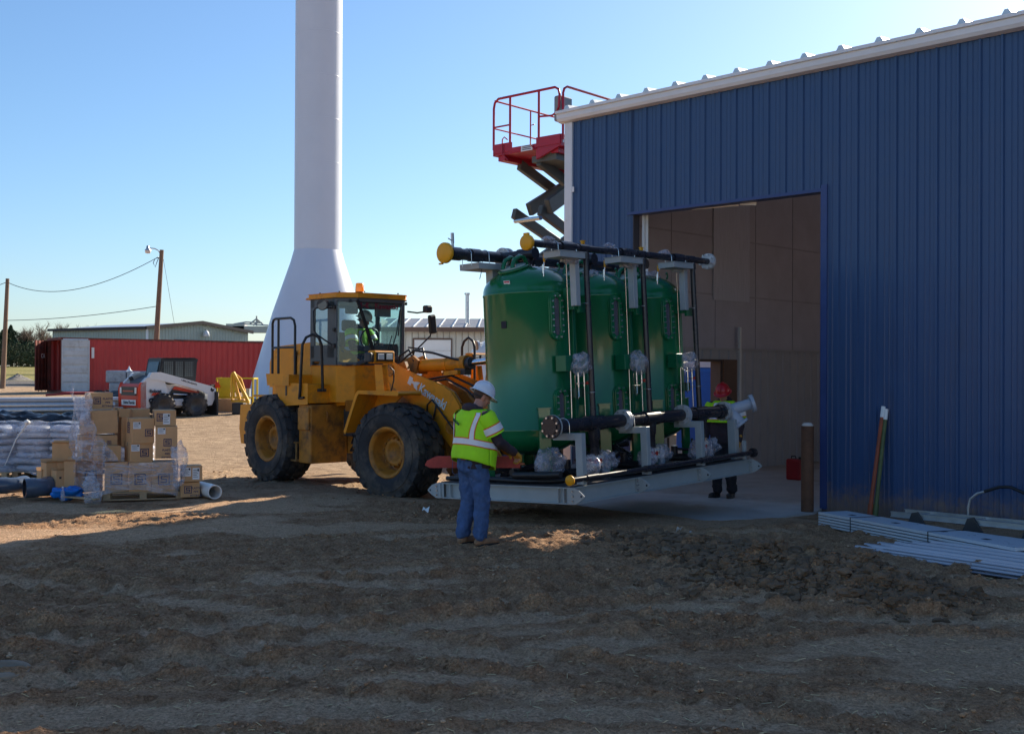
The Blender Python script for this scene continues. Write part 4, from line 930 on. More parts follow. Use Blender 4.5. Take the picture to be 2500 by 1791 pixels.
g = G(); g.bx((-.12, -.62, 2.90), (-.08, -.36, 3.03)); g.build('inside_mirror', M_black, ldr, bevel=.02)
g = G(); g.bx((-.2, .05, 2.88), (-.14, .35, 3.06)); g.build('sun_visor', mat('visor_grey', (.25, .25, .25), .6), ldr)
g = G(); g.bx((-.30, -.62, 2.06), (-.16, -.36, 2.09)); g.build('floor_mat', mat('olive_mat', (.30, .32, .12), .8), ldr)
tm = basis((.075, .02, 3.04), (0, 1, 0), (0, 0, 1), (1, 0, 0))
text_obj('Kawasaki', .13, 'cab_lettering', mat('dark_red_letters', (.16, .015, .03), .5), ldr, tm @ Matrix.Translation((.08, 0, .004)), bold=.004)
g = G(); g.prism([(-.46, -.04), (-.42, -.04), (-.42, .05), (-.46, .05)], 'z', 0, .003); g.prism([(-.41, -.0), (-.36, -.0), (-.33, .05), (-.27, .05), (-.31, .005), (-.27, -.04), (-.33, -.04), (-.36, -.01), (-.41, -.01)], 'z', 0, .003); g.build('cab_emblem', _mats['dark_red_letters'], ldr, tm)
# wipers
g = G(); g.tube([(.095, .16, 2.17), (.10, .30, 2.6), (.10, .37, 3.0)], .010, 6); g.tube([(.11, .33, 2.55), (.11, .38, 3.05)], .012, 6); g.build('wiper', M_black, ldr)
g = G(); g.tube([(.095, .25, 2.17), (.10, .12, 2.3), (.10, .20, 2.55)], .009, 6); g.build('wiper', M_black, ldr)
# mirrors, lamps, rails
g = G(); g.tube([(.0, .60, 2.98), (.10, .74, 2.96), (.15, .86, 2.98)], .014, 6); g.tube([(.0, .62, 2.36), (.12, .74, 2.34), (.16, .98, 2.56), (.18, 1.02, 2.8)], .014, 6)
ma = g.build('mirror_arm', M_black, ldr)
g = G(); g.box((.17, 1.02, 2.77), (.07, .17, .33), (8, 0, 10)); g.build('mirror', M_black, ldr, bevel=.03, seg=3)
g = G(); g.box((.16, .92, 3.03), (.12, .15, .13), (0, 0, 5)); g.build('work_lamp', M_dark, ldr, bevel=.03, seg=2)
g = G(); g.tube([(-.25, -.74, 3.0), (-.5, -.92, 3.0), (-.54, -.96, 2.95), (-.52, -.96, 2.62), (-.45, -.93, 2.54), (-.22, -.76, 2.36)], .014, 8); g.build('mirror_arm', M_black, ldr)
g = G(); g.cyl((-.30, -.90, 3.05), (-.22, -.99, 3.04), .085, .095, n=20); g.tube([(-.3, -.9, 3.05), (-.28, -.74, 3.05)], .016, 6); wl_ = g.build('work_lamp', M_dark, ldr)
g = G(); g.cyl((-.222, -.988, 3.04), (-.218, -.993, 3.04), .08, n=20); g.build('lens', mat('dark_lens', (.12, .10, .09), .15, coat=.4), wl_)
g = G(); g.cyl((-.22, -.76, 2.98), (-.22, -.76, 3.04), .035, n=8); g.cyl((-.22, -.76, 2.33), (-.22, -.76, 2.40), .03, n=8); g.cyl((-.22, -.76, 2.6), (-.22, -.76, 2.66), .03, n=8); g.build('door_hinge', M_black, ldr)
g = G(); RY = -1.14
g.tube([(-1.56, RY, 1.88), (-1.56, RY, 2.76), (-1.53, RY, 2.82), (-1.46, RY, 2.84), (-.96, RY, 2.84), (-.86, RY, 2.80), (-.82, RY, 2.70), (-.82, RY, 1.88)], .022, 10); g.tube([(-1.36, RY, 1.88), (-1.36, RY, 2.84)], .022, 10); g.tube([(-1.56, RY, 2.34), (-.82, RY, 2.34)], .02, 10); g.build('guard_rail', M_black, ldr)
g = G(); g.tube([(-.60, -1.19, 1.48), (-.56, -1.2, 1.58), (-.52, -1.18, 2.38), (-.47, -1.14, 2.5), (-.40, -1.06, 2.55), (-.34, -.98, 2.5), (-.33, -.93, 2.38), (-.33, -.90, 1.60)], .024, 10); g.tube([(-.60, -1.19, 1.48), (-.45, -1.19, 1.50)], .02, 8); g.build('grab_rail', M_black, ldr)
g = G(); g.box((-.36, -.90, 1.62), (.03, .16, .05)); g.build('rail_foot', M_dark, ldr)
g = G(); g.tube([(-.95, -.66, 2.1), (-.7, -.68, 2.1)], .03, 6); g.box((-.62, -.68, 2.08), (.2, .08, .14)); g.build('door_stop', M_yeld, ldr)
g = G(); g.bx((-1.60, -1.185, 1.50), (-1.48, -1.18, 1.66)); g.build('decal', mat('pale_decal', (.5, .55, .55), .5), ldr)
# ---- front frame
def fb(g, name, m, **k): return g.build(name, m, ldr, FM, **k)
g = G(); g.prism([(.35, .45), (.45, 1.5), (.75, 2.02), (1.05, 2.10), (1.25, 1.7), (1.9, 1.15), (2.0, .6), (1.6, .42)], 'y', -.42, -.36); g.prism([(.35, .45), (.45, 1.5), (.75, 2.02), (1.05, 2.10), (1.25, 1.7), (1.9, 1.15), (2.0, .6), (1.6, .42)], 'y', .36, .42); g.bx((.4, -.36, .5), (1.9, .36, .9)); g.bx((.5, -.36, 1.1), (.62, .36, 1.6)); g.bx((1.25, -.80, .58), (1.75, .80, .85)); fb(g, 'front_frame', M_yeld)
g = G()
fp = [(.56, .95), (.53, .98), (.80, 1.58), (.86, 1.63), (1.72, 1.63), (1.76, 1.60), (1.74, 1.57), (.87, 1.59), (.83, 1.55)]
g.prism(fp, 'y', -1.25, -.75); g.prism([(.83, 1.55), (.56, .95), (.9, 1.2), (1.4, 1.58)], 'y', -.80, -.77); fb(g, 'front_fender', M_yel, bevel=.008)
g = G(); g.prism(fp, 'y', .75, 1.25); fb(g, 'front_fender', M_yel, bevel=.008)
for s_ in (-1, 1):
    yl = -1.10 if s_ < 0 else 1.12
    g = G(); g.prism([(1.20, 1.63), (1.16, 2.02), (1.28, 2.02), (1.34, 1.63)], 'y', yl - .06, yl + .06); g.box((1.22, yl, 2.16), (.16, .44 if s_ < 0 else .4, .20)); fb(g, 'lamp_bracket', M_yel, bevel=.025, seg=2)
    g = G(); g.box((1.305, yl, 2.165), (.012, .36, .14)); fb(g, 'lamp_recess', M_black, bevel=.004)
    for dy in (-.09, .09):
        g = G(); g.box((1.315, yl + dy, 2.165), (.014, .13, .09)); fb(g, 'headlight', mat('headlight_glass', (.75, .76, .74), .08, coat=.8, var=0), bevel=.006)
    g = G(); g.box((1.25, yl - s_ * -.28, 2.15), (.12, .12, .15), (0, 0, -20 * s_)); fb(g, 'turn_signal', M_dark if s_ < 0 else M_yeld, bevel=.02)
g = G(); g.tube([(1.34, -1.0, 1.62), (1.38, -.98, 1.8), (1.4, -1.0, 1.95), (1.34, -1.02, 2.0)], .012, 6); fb(g, 'lamp_cable', M_black)
g = G(); g.tube([(1.05, .95, 1.62), (1.05, .95, 2.36), (1.10, .95, 2.46), (1.20, .95, 2.52), (1.30, .95, 2.46), (1.34, .95, 2.36), (1.34, .95, 1.62)], .022, 10); fb(g, 'grab_rail', M_black)
# boom plates
bt = [(.70, 2.08), (.80, 2.12), (.96, 2.05), (1.25, 1.93), (1.7, 1.80), (2.02, 1.71), (2.20, 1.62), (2.36, 1.42), (2.5, 1.1), (2.95, .42), (2.92, .30), (2.78, .26), (2.62, .35), (2.40, .62), (2.05, .94), (1.55, 1.30), (1.05, 1.62), (.74, 1.86)]
for y0 in (-.56, .50):
    g = G(); g.prism(bt, 'y', y0, y0 + .06); fb(g, 'boom_arm', M_yel, bevel=.012, seg=2)
g = G(); g.cyl((1.95, -.54, 1.35), (1.95, .54, 1.35), .09, n=18); g.prism([(1.5, 1.78), (1.9, 1.62), (2.05, 1.45), (1.9, 1.28), (1.6, 1.45)], 'y', -.2, -.12); g.prism([(1.5, 1.78), (1.9, 1.62), (2.05, 1.45), (1.9, 1.28), (1.6, 1.45)], 'y', .12, .2); fb(g, 'boom_cross_tube', M_yeld)
for s_ in (-1, 1):
    g = G(); g.cyl((.85, s_ * .49, 1.35 if 0 else 1.0), (1.75, s_ * .49, 1.05), .075, n=16); fb(g, 'lift_cylinder', M_yeld)
    g = G(); g.cyl((1.75, s_ * .49, 1.05), (2.1, s_ * .49, 1.07), .045, n=16); fb(g, 'lift_rod', M_chrome)
for (x, z) in ((2.22, 1.08), (2.82, .38), (.86, 1.96)):
    g = G(); g.lathe([(.10, -.585), (.10, -.57), (.06, -.59), (.03, -.60), (0, -.60)], (x, 0, z), (0, 1, 0), n=24); fb(g, 'pivot_pin', M_yeld)
# bucket cylinder, bell crank and its link
CA, CB = V((1.02, -.02, 2.03)), V((1.98, -.02, 2.07))
g = G(); g.cyl(CA + V((-.1, 0, 0)), CA, .075, n=18); g.cyl(CA, CB, .105, n=28); g.cyl(CA + (CB - CA) * .63, CA + (CB - CA) * .66, .112, n=28); g.cyl(CB, CB + V((.09, 0, .005)), .13, n=20); g.cyl(CB + V((-.04, 0, 0)), CB, .125, n=20); fb(g, 'tilt_cylinder', M_yel)
g = G(); g.cyl(CB + V((.09, 0, 0)), CB + V((.17, 0, .005)), .10, n=18); g.box(CB + V((.0, -.02, -.13)), (.22, .16, .1)); fb(g, 'cylinder_head', M_dark)
g = G(); g.cyl(CB + V((.15, 0, .005)), (2.75, -.02, 2.14), .048, n=20); fb(g, 'tilt_rod', M_chrome)
g = G()
for y in (-.10, .07): g.prism([(2.62, 2.24), (2.80, 2.24), (2.86, 2.1), (2.62, 1.35), (2.55, .85), (2.44, .8), (2.38, .95), (2.45, 1.4), (2.56, 2.1)], 'y', y, y + .05)
fb(g, 'bell_crank', M_yel, bevel=.01)
g = G(); g.prism([(.80, 1.9), (.62, 1.5), (.5, 1.6), (.72, 2.12), (.98, 2.2), (1.1, 2.12), (1.05, 1.9)], 'y', -.16, -.11); g.prism([(.80, 1.9), (.62, 1.5), (.5, 1.6), (.72, 2.12), (.98, 2.2), (1.1, 2.12), (1.05, 1.9)], 'y', .06, .11); fb(g, 'cylinder_mount', M_yeld)
for i, p in enumerate(([(.62, -.25, 1.6), (.8, -.26, 2.1), (1.1, -.26, 2.28), (1.5, -.24, 2.24), (1.85, -.18, 2.15), (1.98, -.12, 2.12)], [(.5, -.1, 1.6), (.62, -.1, 2.2), (.85, -.12, 2.3), (1.0, -.15, 2.1)], [(.5, .1, 1.6), (.7, .15, 2.3), (.95, .1, 2.32), (1.05, .05, 2.15)], [(1.25, -.2, 1.75), (1.8, -.22, 1.82), (2.2, -.2, 1.66), (2.5, -.2, 1.45)], [(1.2, -.1, 1.8), (1.8, -.12, 1.88), (2.25, -.1, 1.72), (2.6, -.1, 1.5)], [(1.72, -.585, 1.15), (1.74, -.60, 1.42), (1.84, -.60, 1.50), (1.93, -.60, 1.42), (1.90, -.60, 1.28), (1.84, -.59, 1.15)], [(1.9, -.6, 1.45), (2.1, -.6, 1.25), (2.3, -.59, 1.05)])):
    g = G(); g.tube([tuple(q) for q in p], .019 if i < 5 else .014, 8); fb(g, 'hydraulic_hose', M_black)
g = G(); g.box((1.85, -.12, 1.92), (.30, .14, .07), (0, -4, 0)); fb(g, 'hose_clamp_block', M_yel)
# lettering along the boom arm
dx, dz = .895, -.445
tb = basis((1.70, -.563, 1.60), (dx, 0, dz), (-dz, 0, dx), (0, -1, 0)); M_let = mat('pale_blue_letters', (.55, .68, .74), .5, var=.05)
tl_ = text_obj('Kawasaki', .215, 'boom_lettering', M_let, ldr, FM @ tb @ Matrix.Translation((.13, 0, .002)), bold=.004, sx=.80)
g = G(); g.prism([(-.46, -.06), (-.38, -.06), (-.38, .07), (-.46, .07)], 'z', 0, .004); g.prism([(-.38, -.012), (-.33, -.012), (-.30, -.05), (-.24, -.06), (-.21, -.065), (-.245, .0), (-.21, .075), (-.26, .065), (-.30, .05), (-.33, .03), (-.38, .03)], 'z', 0, .004); g.build('boom_emblem', M_let, ldr, FM @ tb)
# fork carriage and forks under the skid
g = G(); g.bx((2.95, -.75, .95), (3.05, .75, 1.07)); g.bx((2.95, -.75, .22), (3.05, .75, .34)); g.bx((2.90, -.75, .22), (3.0, -.68, 1.07)); g.bx((2.90, .68, .22), (3.0, .75, 1.07)); g.bx((2.75, -.56, .22), (2.98, -.40, 1.0)); g.bx((2.75, .40, .22), (2.98, .56, 1.0)); fb(g, 'fork_carriage', M_yeld)
for y in (-.5, .5):
    g = G(); g.bx((3.05, y - .07, .19), (3.10, y + .07, 1.12)); fb(g, 'fork', M_dark)
    g = G(); g.hexa([(3.06, y - .07, .185), (4.7, y - .07, .30), (4.7, y + .07, .30), (3.06, y + .07, .185), (3.06, y - .07, .225), (4.7, y - .07, .31), (4.7, y + .07, .31), (3.06, y + .07, .225)]); fb(g, 'fork_blade', M_dark)
# ------------------------------------------------------------------ far yard
def B(x, y): return float(base_h(np.array([x], float), np.array([y], float))[0])
def frame2(px, py, Y, dx, dy, z=None):
    p = at(px, py, Y); L = math.hypot(dx, dy); dx /= L; dy /= L
    return basis((p.x, p.y, p.z if z is None else z), (dx, dy, 0), (-dy, dx, 0), (0, 0, 1))
# red shipping container
CX = basis((-20.6, 52.4, .86), (.805, .593, 0), (-.593, .805, 0), (0, 0, 1))
con = empty('shipping_container', mtx=CX, label='long red corrugated shipping container with doors open at its left end', cat='container')
M_cred = mat('container_red', (.46, .045, .04), .5, var=.10, scale=.6, dirt=(.22, .028, .024), damt=.3, dscale=1.4)
M_crust = mat('container_rust', (.20, .045, .03), .7, var=.4, scale=3, dirt=(.06, .03, .025), damt=.55, dscale=4)
CL, CW, CH = 12.19, 2.44, 2.60
g = G()
def corr(L, pitch=.278, d=.036):
    out = []; x = .1
    while x < L - .1:
        out += [(x, 0), (x + .07, 0), (x + .14, d), (x + .21, d)]; x += pitch
    return out + [(L - .1, 0)]
for (yy, sgn) in ((0.03, 1), (CW - .03, -1)):
    pr = corr(CL); g.grid([[(x, yy + sgn * d, .15) for x, d in pr], [(x, yy + sgn * d, CH - .08) for x, d in pr]], smooth=False)
g.build('side_wall', M_cred, con)
g = G(); g.grid([[(x, .03, CH - .05 - d * .5) for x, d in corr(CL)], [(x, CW - .03, CH - .05 - d * .5) for x, d in corr(CL)]], smooth=False); g.bx((CL - .04, .1, .15), (CL - .02, CW - .1, CH - .1)); g.build('roof', M_cred, con)
g = G()
for y in (0, CW - .1):
    g.bx((.1, y, 0), (CL - .1, y + .1, .15)); g.bx((.1, y + .02, CH - .09), (CL - .1, y + .08, CH - .01))
    for x in (0, CL - .15): g.bx((x, y, 0), (x + .15, y + .1, CH))
g.bx((0, .1, 0), (.12, CW - .1, .15)); g.bx((0, .1, CH - .12), (.12, CW - .1, CH)); g.build('corner_frame', M_crust, con)
g = G(); g.bx((.15, .1, .12), (CL - .1, CW - .1, .15)); g.bx((3.4, .1, .15), (3.5, CW - .1, CH - .1)); g.build('floor', M_interior_dark, con)
g = G(); g.bx((.8, .5, .16), (1.5, 1.4, .7)); g.bx((.9, .4, .7), (1.4, .9, .95)); g.build('stored_goods', M_dark, con)
g = G()   # near door folded back against the side, grey inner face out
pr = []
for k in range(6):
    z = .18 + k * .40; pr += [(z, 0), (z + .24, 0), (z + .28, .03), (z + .36, .03)]
pr.append((CH - .18, 0))
g.grid([[(.06, -.10 + d, z) for z, d in pr], [(1.18, -.10 + d, z) for z, d in pr]], smooth=False); g.bx((.0, -.12, .14), (.06, -.06, CH - .12)); g.bx((1.18, -.12, .14), (1.24, -.06, CH - .12)); g.bx((.06, -.12, .12), (1.18, -.06, .18)); g.bx((.06, -.12, CH - .18), (1.18, -.06, CH - .12)); g.bx((.05, -.055, .15), (1.2, -.05, CH - .13))
g.build('inner_door', mat('door_inner_grey', (.50, .54, .56), .6, var=.12, scale=3, dirt=(.32, .33, .32), damt=.45, dscale=2.5), con)
a_ = math.atan2(-.998, -.06) - math.atan2(.593, .805)
DM = Matrix.Translation((0, CW, 0)) @ Matrix.Rotation(a_, 4, 'Z')
g = G(); g.bx((0, -.02, .14), (1.18, .03, CH - .12)); dr = g.build('red_door', M_crust, con, DM)
for x in (.28, .62, .95):
    g = G(); g.cyl((x, .06, .1), (x, .06, CH - .1), .02, n=8); g.bx((x - .03, .03, 1.1), (x + .22, .07, 1.13)); g.build('locking_bar', M_crust, dr)
text_obj('CA', .28, 'door_lettering', M_white, con, DM @ basis((.55, .075, 1.75), (-1, 0, 0), (0, 0, 1), (0, 1, 0)), bold=.008)
g = G(); g.bx((1.36, .0, 1.65), (1.48, .028, 2.15)); g.bx((1.20, -.0, 1.65), (1.24, .028, 2.15)); g.build('white_decal', M_white, con)

# utility poles, lamp and wires
M_pole = mat('weathered_pole', (.20, .135, .09), .85, var=.25, scale=3, stretch=(6, 6, .6), bump=.3)
def upole(b, t, r0, r1, lab, nm='utility_pole'):
    o = empty(nm, tuple(b), 0, lab, 'pole'); d = t - b
    g = G(); g.cyl(d * -.03, d, r0, r1, 14); p = g.build('post', M_pole, o)
    return o
z65 = B(-29, 65)
p1b, p1t = at(6, 949, 65), at(18.5, 680, 65); p1b.z = z65 - .1
pl1 = upole(p1b, p1t, .15, .10, 'bare wooden utility pole at the left edge of the yard')
p2b, p2t = at(374, 950, 62), at(395, 610, 62); p2b.z = .8
pl2 = upole(p2b, p2t, .17, .11, 'wooden utility pole with a curved street lamp arm behind the red container')
g = G(); q = lambda px, py: at(px, py, 62) - p2b
g.tube([q(391, 625), q(390, 617), q(386, 611), q(378, 607), q(366, 605.5)], .03, 8); g.build('lamp_arm', M_galv, pl2)
g = G(); c = q(361, 609); g.lathe([(.03, .22), (.08, .18), (.09, .05), (.16, -.02), (.17, -.06)], c, n=16); lh = g.build('lamp_head', M_galv, pl2)
g = G(); g.lathe([(.15, -.06), (.15, -.16), (.12, -.2), (0, -.22)], c, n=16); g.build('lamp_globe', mat('lamp_globe', (.8, .75, .65), .3), pl2)
g = G(); g.tube([q(388, 628), q(378, 632), q(374, 642), q(379, 652), q(383, 640), q(388, 628)], .02, 6); g.tube([q(392, 628), q(397, 612)], .02, 5); g.build('cable_loop', M_black, pl2)
def wire(nm, pts, lab, r=.018):
    a = np.array([tuple(p) for p in pts]); out = []
    for i in range(25):
        t = i / 24; k = t * (len(a) - 1); j = min(int(k), len(a) - 2)
        if len(a) == 3: p = a[0] * (1 - t) * (1 - 2 * t) + a[1] * 4 * t * (1 - t) + a[2] * t * (2 * t - 1)
        else: p = a[j] + (a[j + 1] - a[j]) * (k - j)
        out.append(V(p))
    o = G().tube(out, r, 5).build(nm, M_black); return tag(o, lab, 'cable')
wire('overhead_wire', (at(20, 690, 65), at(180, 707, 63.6), at(387, 627, 62)), 'sagging upper overhead wire strung between the two utility poles')
wire('overhead_wire', (at(17, 782, 65), at(190, 772.5, 63.5), at(380, 748, 62)), 'lower overhead wire running between the two utility poles')
wire('overhead_wire', (at(-140, 740, 64.5), at(-60, 716, 64.8), at(18, 688, 65)), 'short overhead wire leaving the left utility pole out of frame')
wire('guy_wire', (at(399, 633, 62), at(426, 793, 66)), 'thin guy wire slanting down from the lamp pole', .010)

# pale green metal building
GC, GR_, GL = V((-27.1, 85, .9)), V((-21.6, 93.7, .9)), V((-35.9, 90, .9))
gx = (GR_ - GC); GWd = gx.length; gx.normalize(); gy = V((-gx.y, gx.x, 0)); GLn = 11.0
gb = empty('green_shed', mtx=basis(GC, gx, gy, (0, 0, 1)), label='pale green metal shed with dark roof trim behind the red container', cat='building')
M_sage = mat('sage_panel', (.40, .44, .37), .5, var=.06, scale=.4, stretch=(1, 1, .1))
def ribwall(g, x0, x1, z0, z1f, y, pitch=.305, d=.03, axis='x'):
    x = x0; pts = []
    while x < x1: pts += [(x, 0), (min(x + pitch * .75, x1), 0), (min(x + pitch * .82, x1), -d), (min(x + pitch * .93, x1), -d)]; x += pitch
    pts.append((x1, 0))
    if axis == 'x': g.grid([[(a, y + b, z0) for a, b in pts], [(a, y + b, z1f(a)) for a, b in pts]], smooth=False)
    else: g.grid([[(y + b, a, z0) for a, b in pts], [(y + b, a, z1f(a)) for a, b in pts]], smooth=False)
EG = 4.26; RG = .55
gf = lambda a: EG + RG * (1 - abs(a - GWd / 2) / (GWd / 2))
g = G(); ribwall(g, 0, GWd, -.3, gf, 0); ribwall(g, 0, GLn, -.3, lambda a: EG, 0, axis='y'); g.add([(GWd, 0, -.3), (GWd, GLn, -.3), (GWd, GLn, EG), (GWd, 0, EG)], [(0, 1, 2, 3)]); g.add([(0, GLn, -.3), (GWd, GLn, -.3), (GWd, GLn, EG), (0, GLn, EG)], [(0, 1, 2, 3)]); g.build('wall', M_sage, gb)
g = G(); g.add([(-.3, -.3, EG), (GWd / 2, -.3, EG + RG + .05), (GWd / 2, GLn + .2, EG + RG + .05), (-.3, GLn + .2, EG)], [(0, 1, 2, 3)]); g.add([(GWd + .3, -.3, EG), (GWd / 2, -.3, EG + RG + .05), (GWd / 2, GLn + .2, EG + RG + .05), (GWd + .3, GLn + .2, EG)], [(3, 2, 1, 0)]); g.build('roof', M_galv, gb)
g = G()
for a, b in (((-.3, -.32, EG), (GWd / 2, -.32, EG + RG + .05)), ((GWd / 2, -.32, EG + RG + .05), (GWd + .3, -.32, EG))): g.path_box([a, b], .08, .24)
g.path_box([(-.33, -.3, EG), (-.33, GLn + .2, EG)], .08, .2); g.build('roof_trim', mat('dark_trim', (.04, .03, .03), .6), gb)
g = G(); g.bx((2.7, -.06, 0), (7.6, -.03, 3.35)); g.build('overhead_door', mat('pale_door', (.62, .65, .64), .5), gb)
g = G(); g.bx((2.6, -.1, 0), (2.75, -.02, 3.45)); g.bx((7.55, -.1, 0), (7.7, -.02, 3.45)); g.bx((2.6, -.1, 3.35), (7.7, -.02, 3.47)); g.build('door_frame', mat('brown_trim', (.09, .04, .035), .6), gb)
g = G(); g.lathe([(.0, -.1), (.28, -.05), (.2, .25), (.08, .4), (0, .42)], (5.5, -.35, 3.85), n=14); g.build('flood_lamp', M_whitetrim, gb)
g = G(); g.bx((-.06, -.06, -.2), (.12, .0, EG - .1)); g.build('corner_trim', M_whitetrim, gb)
# concrete grain silos far away
so = at(600, 830, 230); sl = empty('grain_elevator', (so.x, 230, 2.4), 0, 'distant grey concrete grain elevator beyond the sheds', 'grain elevator')
sg = mat('silo_concrete', (.42, .43, .44), .8, var=.12, scale=.2)
for i, (pxc, r_) in enumerate(((614, .9), (633, .9), (652, .9))):
    p = at(pxc, 820, 230); g = G(); g.cyl((p.x - so.x, 0, 0), (p.x - so.x, 0, 8.2 - 2.4), r_ * 1.0, n=24); g.build('silo', sg, sl)
g = G()
for (x0, x1, y0, y1) in ((556, 600, 791, 806), (572, 660, 797, 812)):
    a = at(x0, y1, 230); b = at(x1, y0, 230); g.bx((a.x - so.x, -1.5, a.z - 2.4), (b.x - so.x, 1.5, b.z - 2.4))
g.build('head_house', sg, sl)
g = G()
for k, (pxa, pya, pxb, pyb) in enumerate(((585, 790, 655, 794), (570, 791, 600, 786), (610, 790, 626, 778), (642, 792, 626, 778), (626, 795, 626, 771), (618, 794, 632, 782), (600, 786, 640, 788))):
    a = at(pxa, pya, 229); b = at(pxb, pyb, 229); g.tube([(a.x - so.x, -.8, a.z - 2.4), (b.x - so.x, -.8, b.z - 2.4)], .16, 5)
g.build('conveyor_gantry', sg, sl)

# beige building behind the loader
bo = at(930, 962, 55); Wb = at(1345, 962, 55).x - bo.x
bb = empty('beige_shed', (bo.x, 55, .9), 0, 'beige ribbed metal shed with grey roof and white garage door behind the loader', 'building')
eb = at(1100, 803, 55).z - .9
M_beige = mat('beige_panel', (.60, .58, .50), .5, var=.05, scale=.5)
g = G(); ribwall(g, 0, Wb, -.4, lambda a: eb, 0, .30, .03); ribwall(g, 0, 9, -.4, lambda a: eb + .5, 0, .30, .03, 'y'); g.add([(Wb, 0, -.4), (Wb, 9, -.4), (Wb, 9, eb), (Wb, 0, eb)], [(0, 1, 2, 3)]); g.build('wall', M_beige, bb)
g = G(); x = 0
while x < Wb: g.prism([(x + .265, .3), (x + .265, eb - .05), (x + .285, eb - .05), (x + .285, .3)], 'y', -.036, -.030); x += .30
g.build('panel_seam', mat('seam_dark', (.22, .21, .18), .6), bb)
rid = at(1190, 778, 60).z - .9
g = G(); g.add([(-.4, -.35, eb + .06), (Wb + .4, -.35, eb + .06), (Wb + .4, 5, rid), (-.4, 5, rid)], [(0, 1, 2, 3)]); g.add([(-.4, 10, eb + .05), (Wb + .4, 10, eb + .05), (Wb + .4, 5, rid), (-.4, 5, rid)], [(3, 2, 1, 0)])
g.build('roof', mat('grey_roof', (.20, .19, .19), .45, var=.25, scale=.8, dirt=(.10, .09, .09), damt=.4), bb)
g = G(); x = -.3
while x < Wb + .4: g.hexa([(x - .03, -.36, eb + .07), (x + .03, -.36, eb + .07), (x + .03, 5, rid + .01), (x - .03, 5, rid + .01), (x - .02, -.36, eb + .13), (x + .02, -.36, eb + .13), (x + .02, 5, rid + .06), (x - .02, 5, rid + .06)]); x += .62
g.build('roof_rib', M_galv, bb)
g = G(); g.bx((-.4, -.42, eb - .14), (Wb + .4, -.3, eb + .07)); g.build('fascia', mat('brown_fascia', (.13, .075, .05), .5), bb)
d0 = at(1012, 830, 55).x - bo.x; d1 = at(1101, 830, 55).x - bo.x; dz_ = at(1050, 829, 55).z - .9
g = G(); k = 0; z = 0
while z < dz_ - .1: g.bx((d0, -.07, z), (d1, -.04, min(z + .50, dz_))); z += .52
g.build('garage_door', M_white, bb)
g = G(); g.bx((d0 - .08, -.08, 0), (d0, -.03, dz_ + .08)); g.bx((d1, -.08, 0), (d1 + .05, -.03, dz_ + .08)); g.bx((d0, -.08, dz_), (d1, -.03, dz_ + .08)); g.build('door_trim', _mats['brown_fascia'], bb)
vp = at(1141, 778, 57); g = G(); g.cyl((vp.x - bo.x, 2, vp.z - 1.2), (vp.x - bo.x, 2, at(1141, 719, 57).z - .9), .10, n=12); zt_ = at(1141, 719, 57).z - .9; g.cyl((vp.x - bo.x, 2, zt_), (vp.x - bo.x, 2, zt_ + .08), .15, n=12); g.build('vent_stack', M_galv, bb)
# white pressure vessel
wv = empty('white_vessel', (at(1238, 900, 31).x, 31, .1), 0, 'white domed pressure vessel with a capped side nozzle, standing behind the green tanks', 'tank')
g = G(); g.lathe([(1.0, .0), (1.0, 2.25)] + [(1.0 * math.cos(R(a)), 2.25 + .52 * math.sin(R(a))) for a in range(8, 90, 8)] + [(0, 2.77)], n=64); g.build('shell', M_white, wv)
pn = at(1163, 847, 30.6) - V((wv.location.x, 31, .1)); g = G(); g.cyl(pn, pn + V((.75, .35, 0)), .13, n=20); g.cyl(pn + V((.0, 0, 0)), pn + V((.05, .02, 0)), .17, n=24); no = g.build('nozzle', M_white, wv)
g = G(); g.cyl(pn + V((-.03, -.012, 0)), pn, .165, n=24); g.build('plywood_cover', mat('plywood', (.48, .27, .15), .7, var=.2, scale=8), no)
g = G(); g.tube([(-.9, -.55, 1.05), (-.2, -1.06, 1.05)], .03, 6); g.tube([(-1.0, -.4, .2), (-.98, -.3, .0)], .05); g.build('strap', M_ink, wv)

# trees beyond the field
def bark_m(i): return mat('bark_%s' % 'abc'[i], ((.16, .12, .09), (.22, .17, .12), (.12, .085, .065))[i], .9, var=.25)
def bare_tree(x, y, h, seed, lab, spread=.55, grp='bare winter trees beyond the field'):
    rnd = random.Random(seed); z0 = B(x, y); o = empty('bare_tree', (x, y, z0 - .2), 0, lab, 'tree', grp)
    tr = G(); cr = G()
    def br(p, d, L, r, k):
        q = p; pts = [p]
        for i in range(3):
            d = (d + V((rnd.uniform(-.22, .22), rnd.uniform(-.22, .22), rnd.uniform(-.05, .16)))).normalized(); q = q + d * L / 3; pts.append(q)
        (tr if k < 2 else cr).tube(pts, [r, r * .85, r * .7, r * .5], 5 if k < 2 else 3, caps=False)
        if k >= 5: return
        for j in range(4 if k < 4 else 3):
            t = rnd.uniform(.35, 1.0); bp = pts[0] + (pts[-1] - pts[0]) * t
            nd = (d + V((rnd.uniform(-1, 1), rnd.uniform(-1, 1), rnd.uniform(-.25, .7))) * (spread + .12 * k)).normalized()
            br(bp, nd, L * rnd.uniform(.58, .84), r * .60, k + 1)
    br(V((0, 0, 0)), V((rnd.uniform(-.1, .1), 0, 1)), h * .38, h * .028, 0)
    tr.build('trunk', bark_m(seed % 3), o); cr.build('crown', bark_m((seed + 1) % 3), o)
    return o
M_cedar = [mat('cedar_green', (.035, .055, .022), .9, var=.45, scale=1.2), mat('cedar_olive', (.06, .065, .03), .9, var=.45, scale=1.2)]
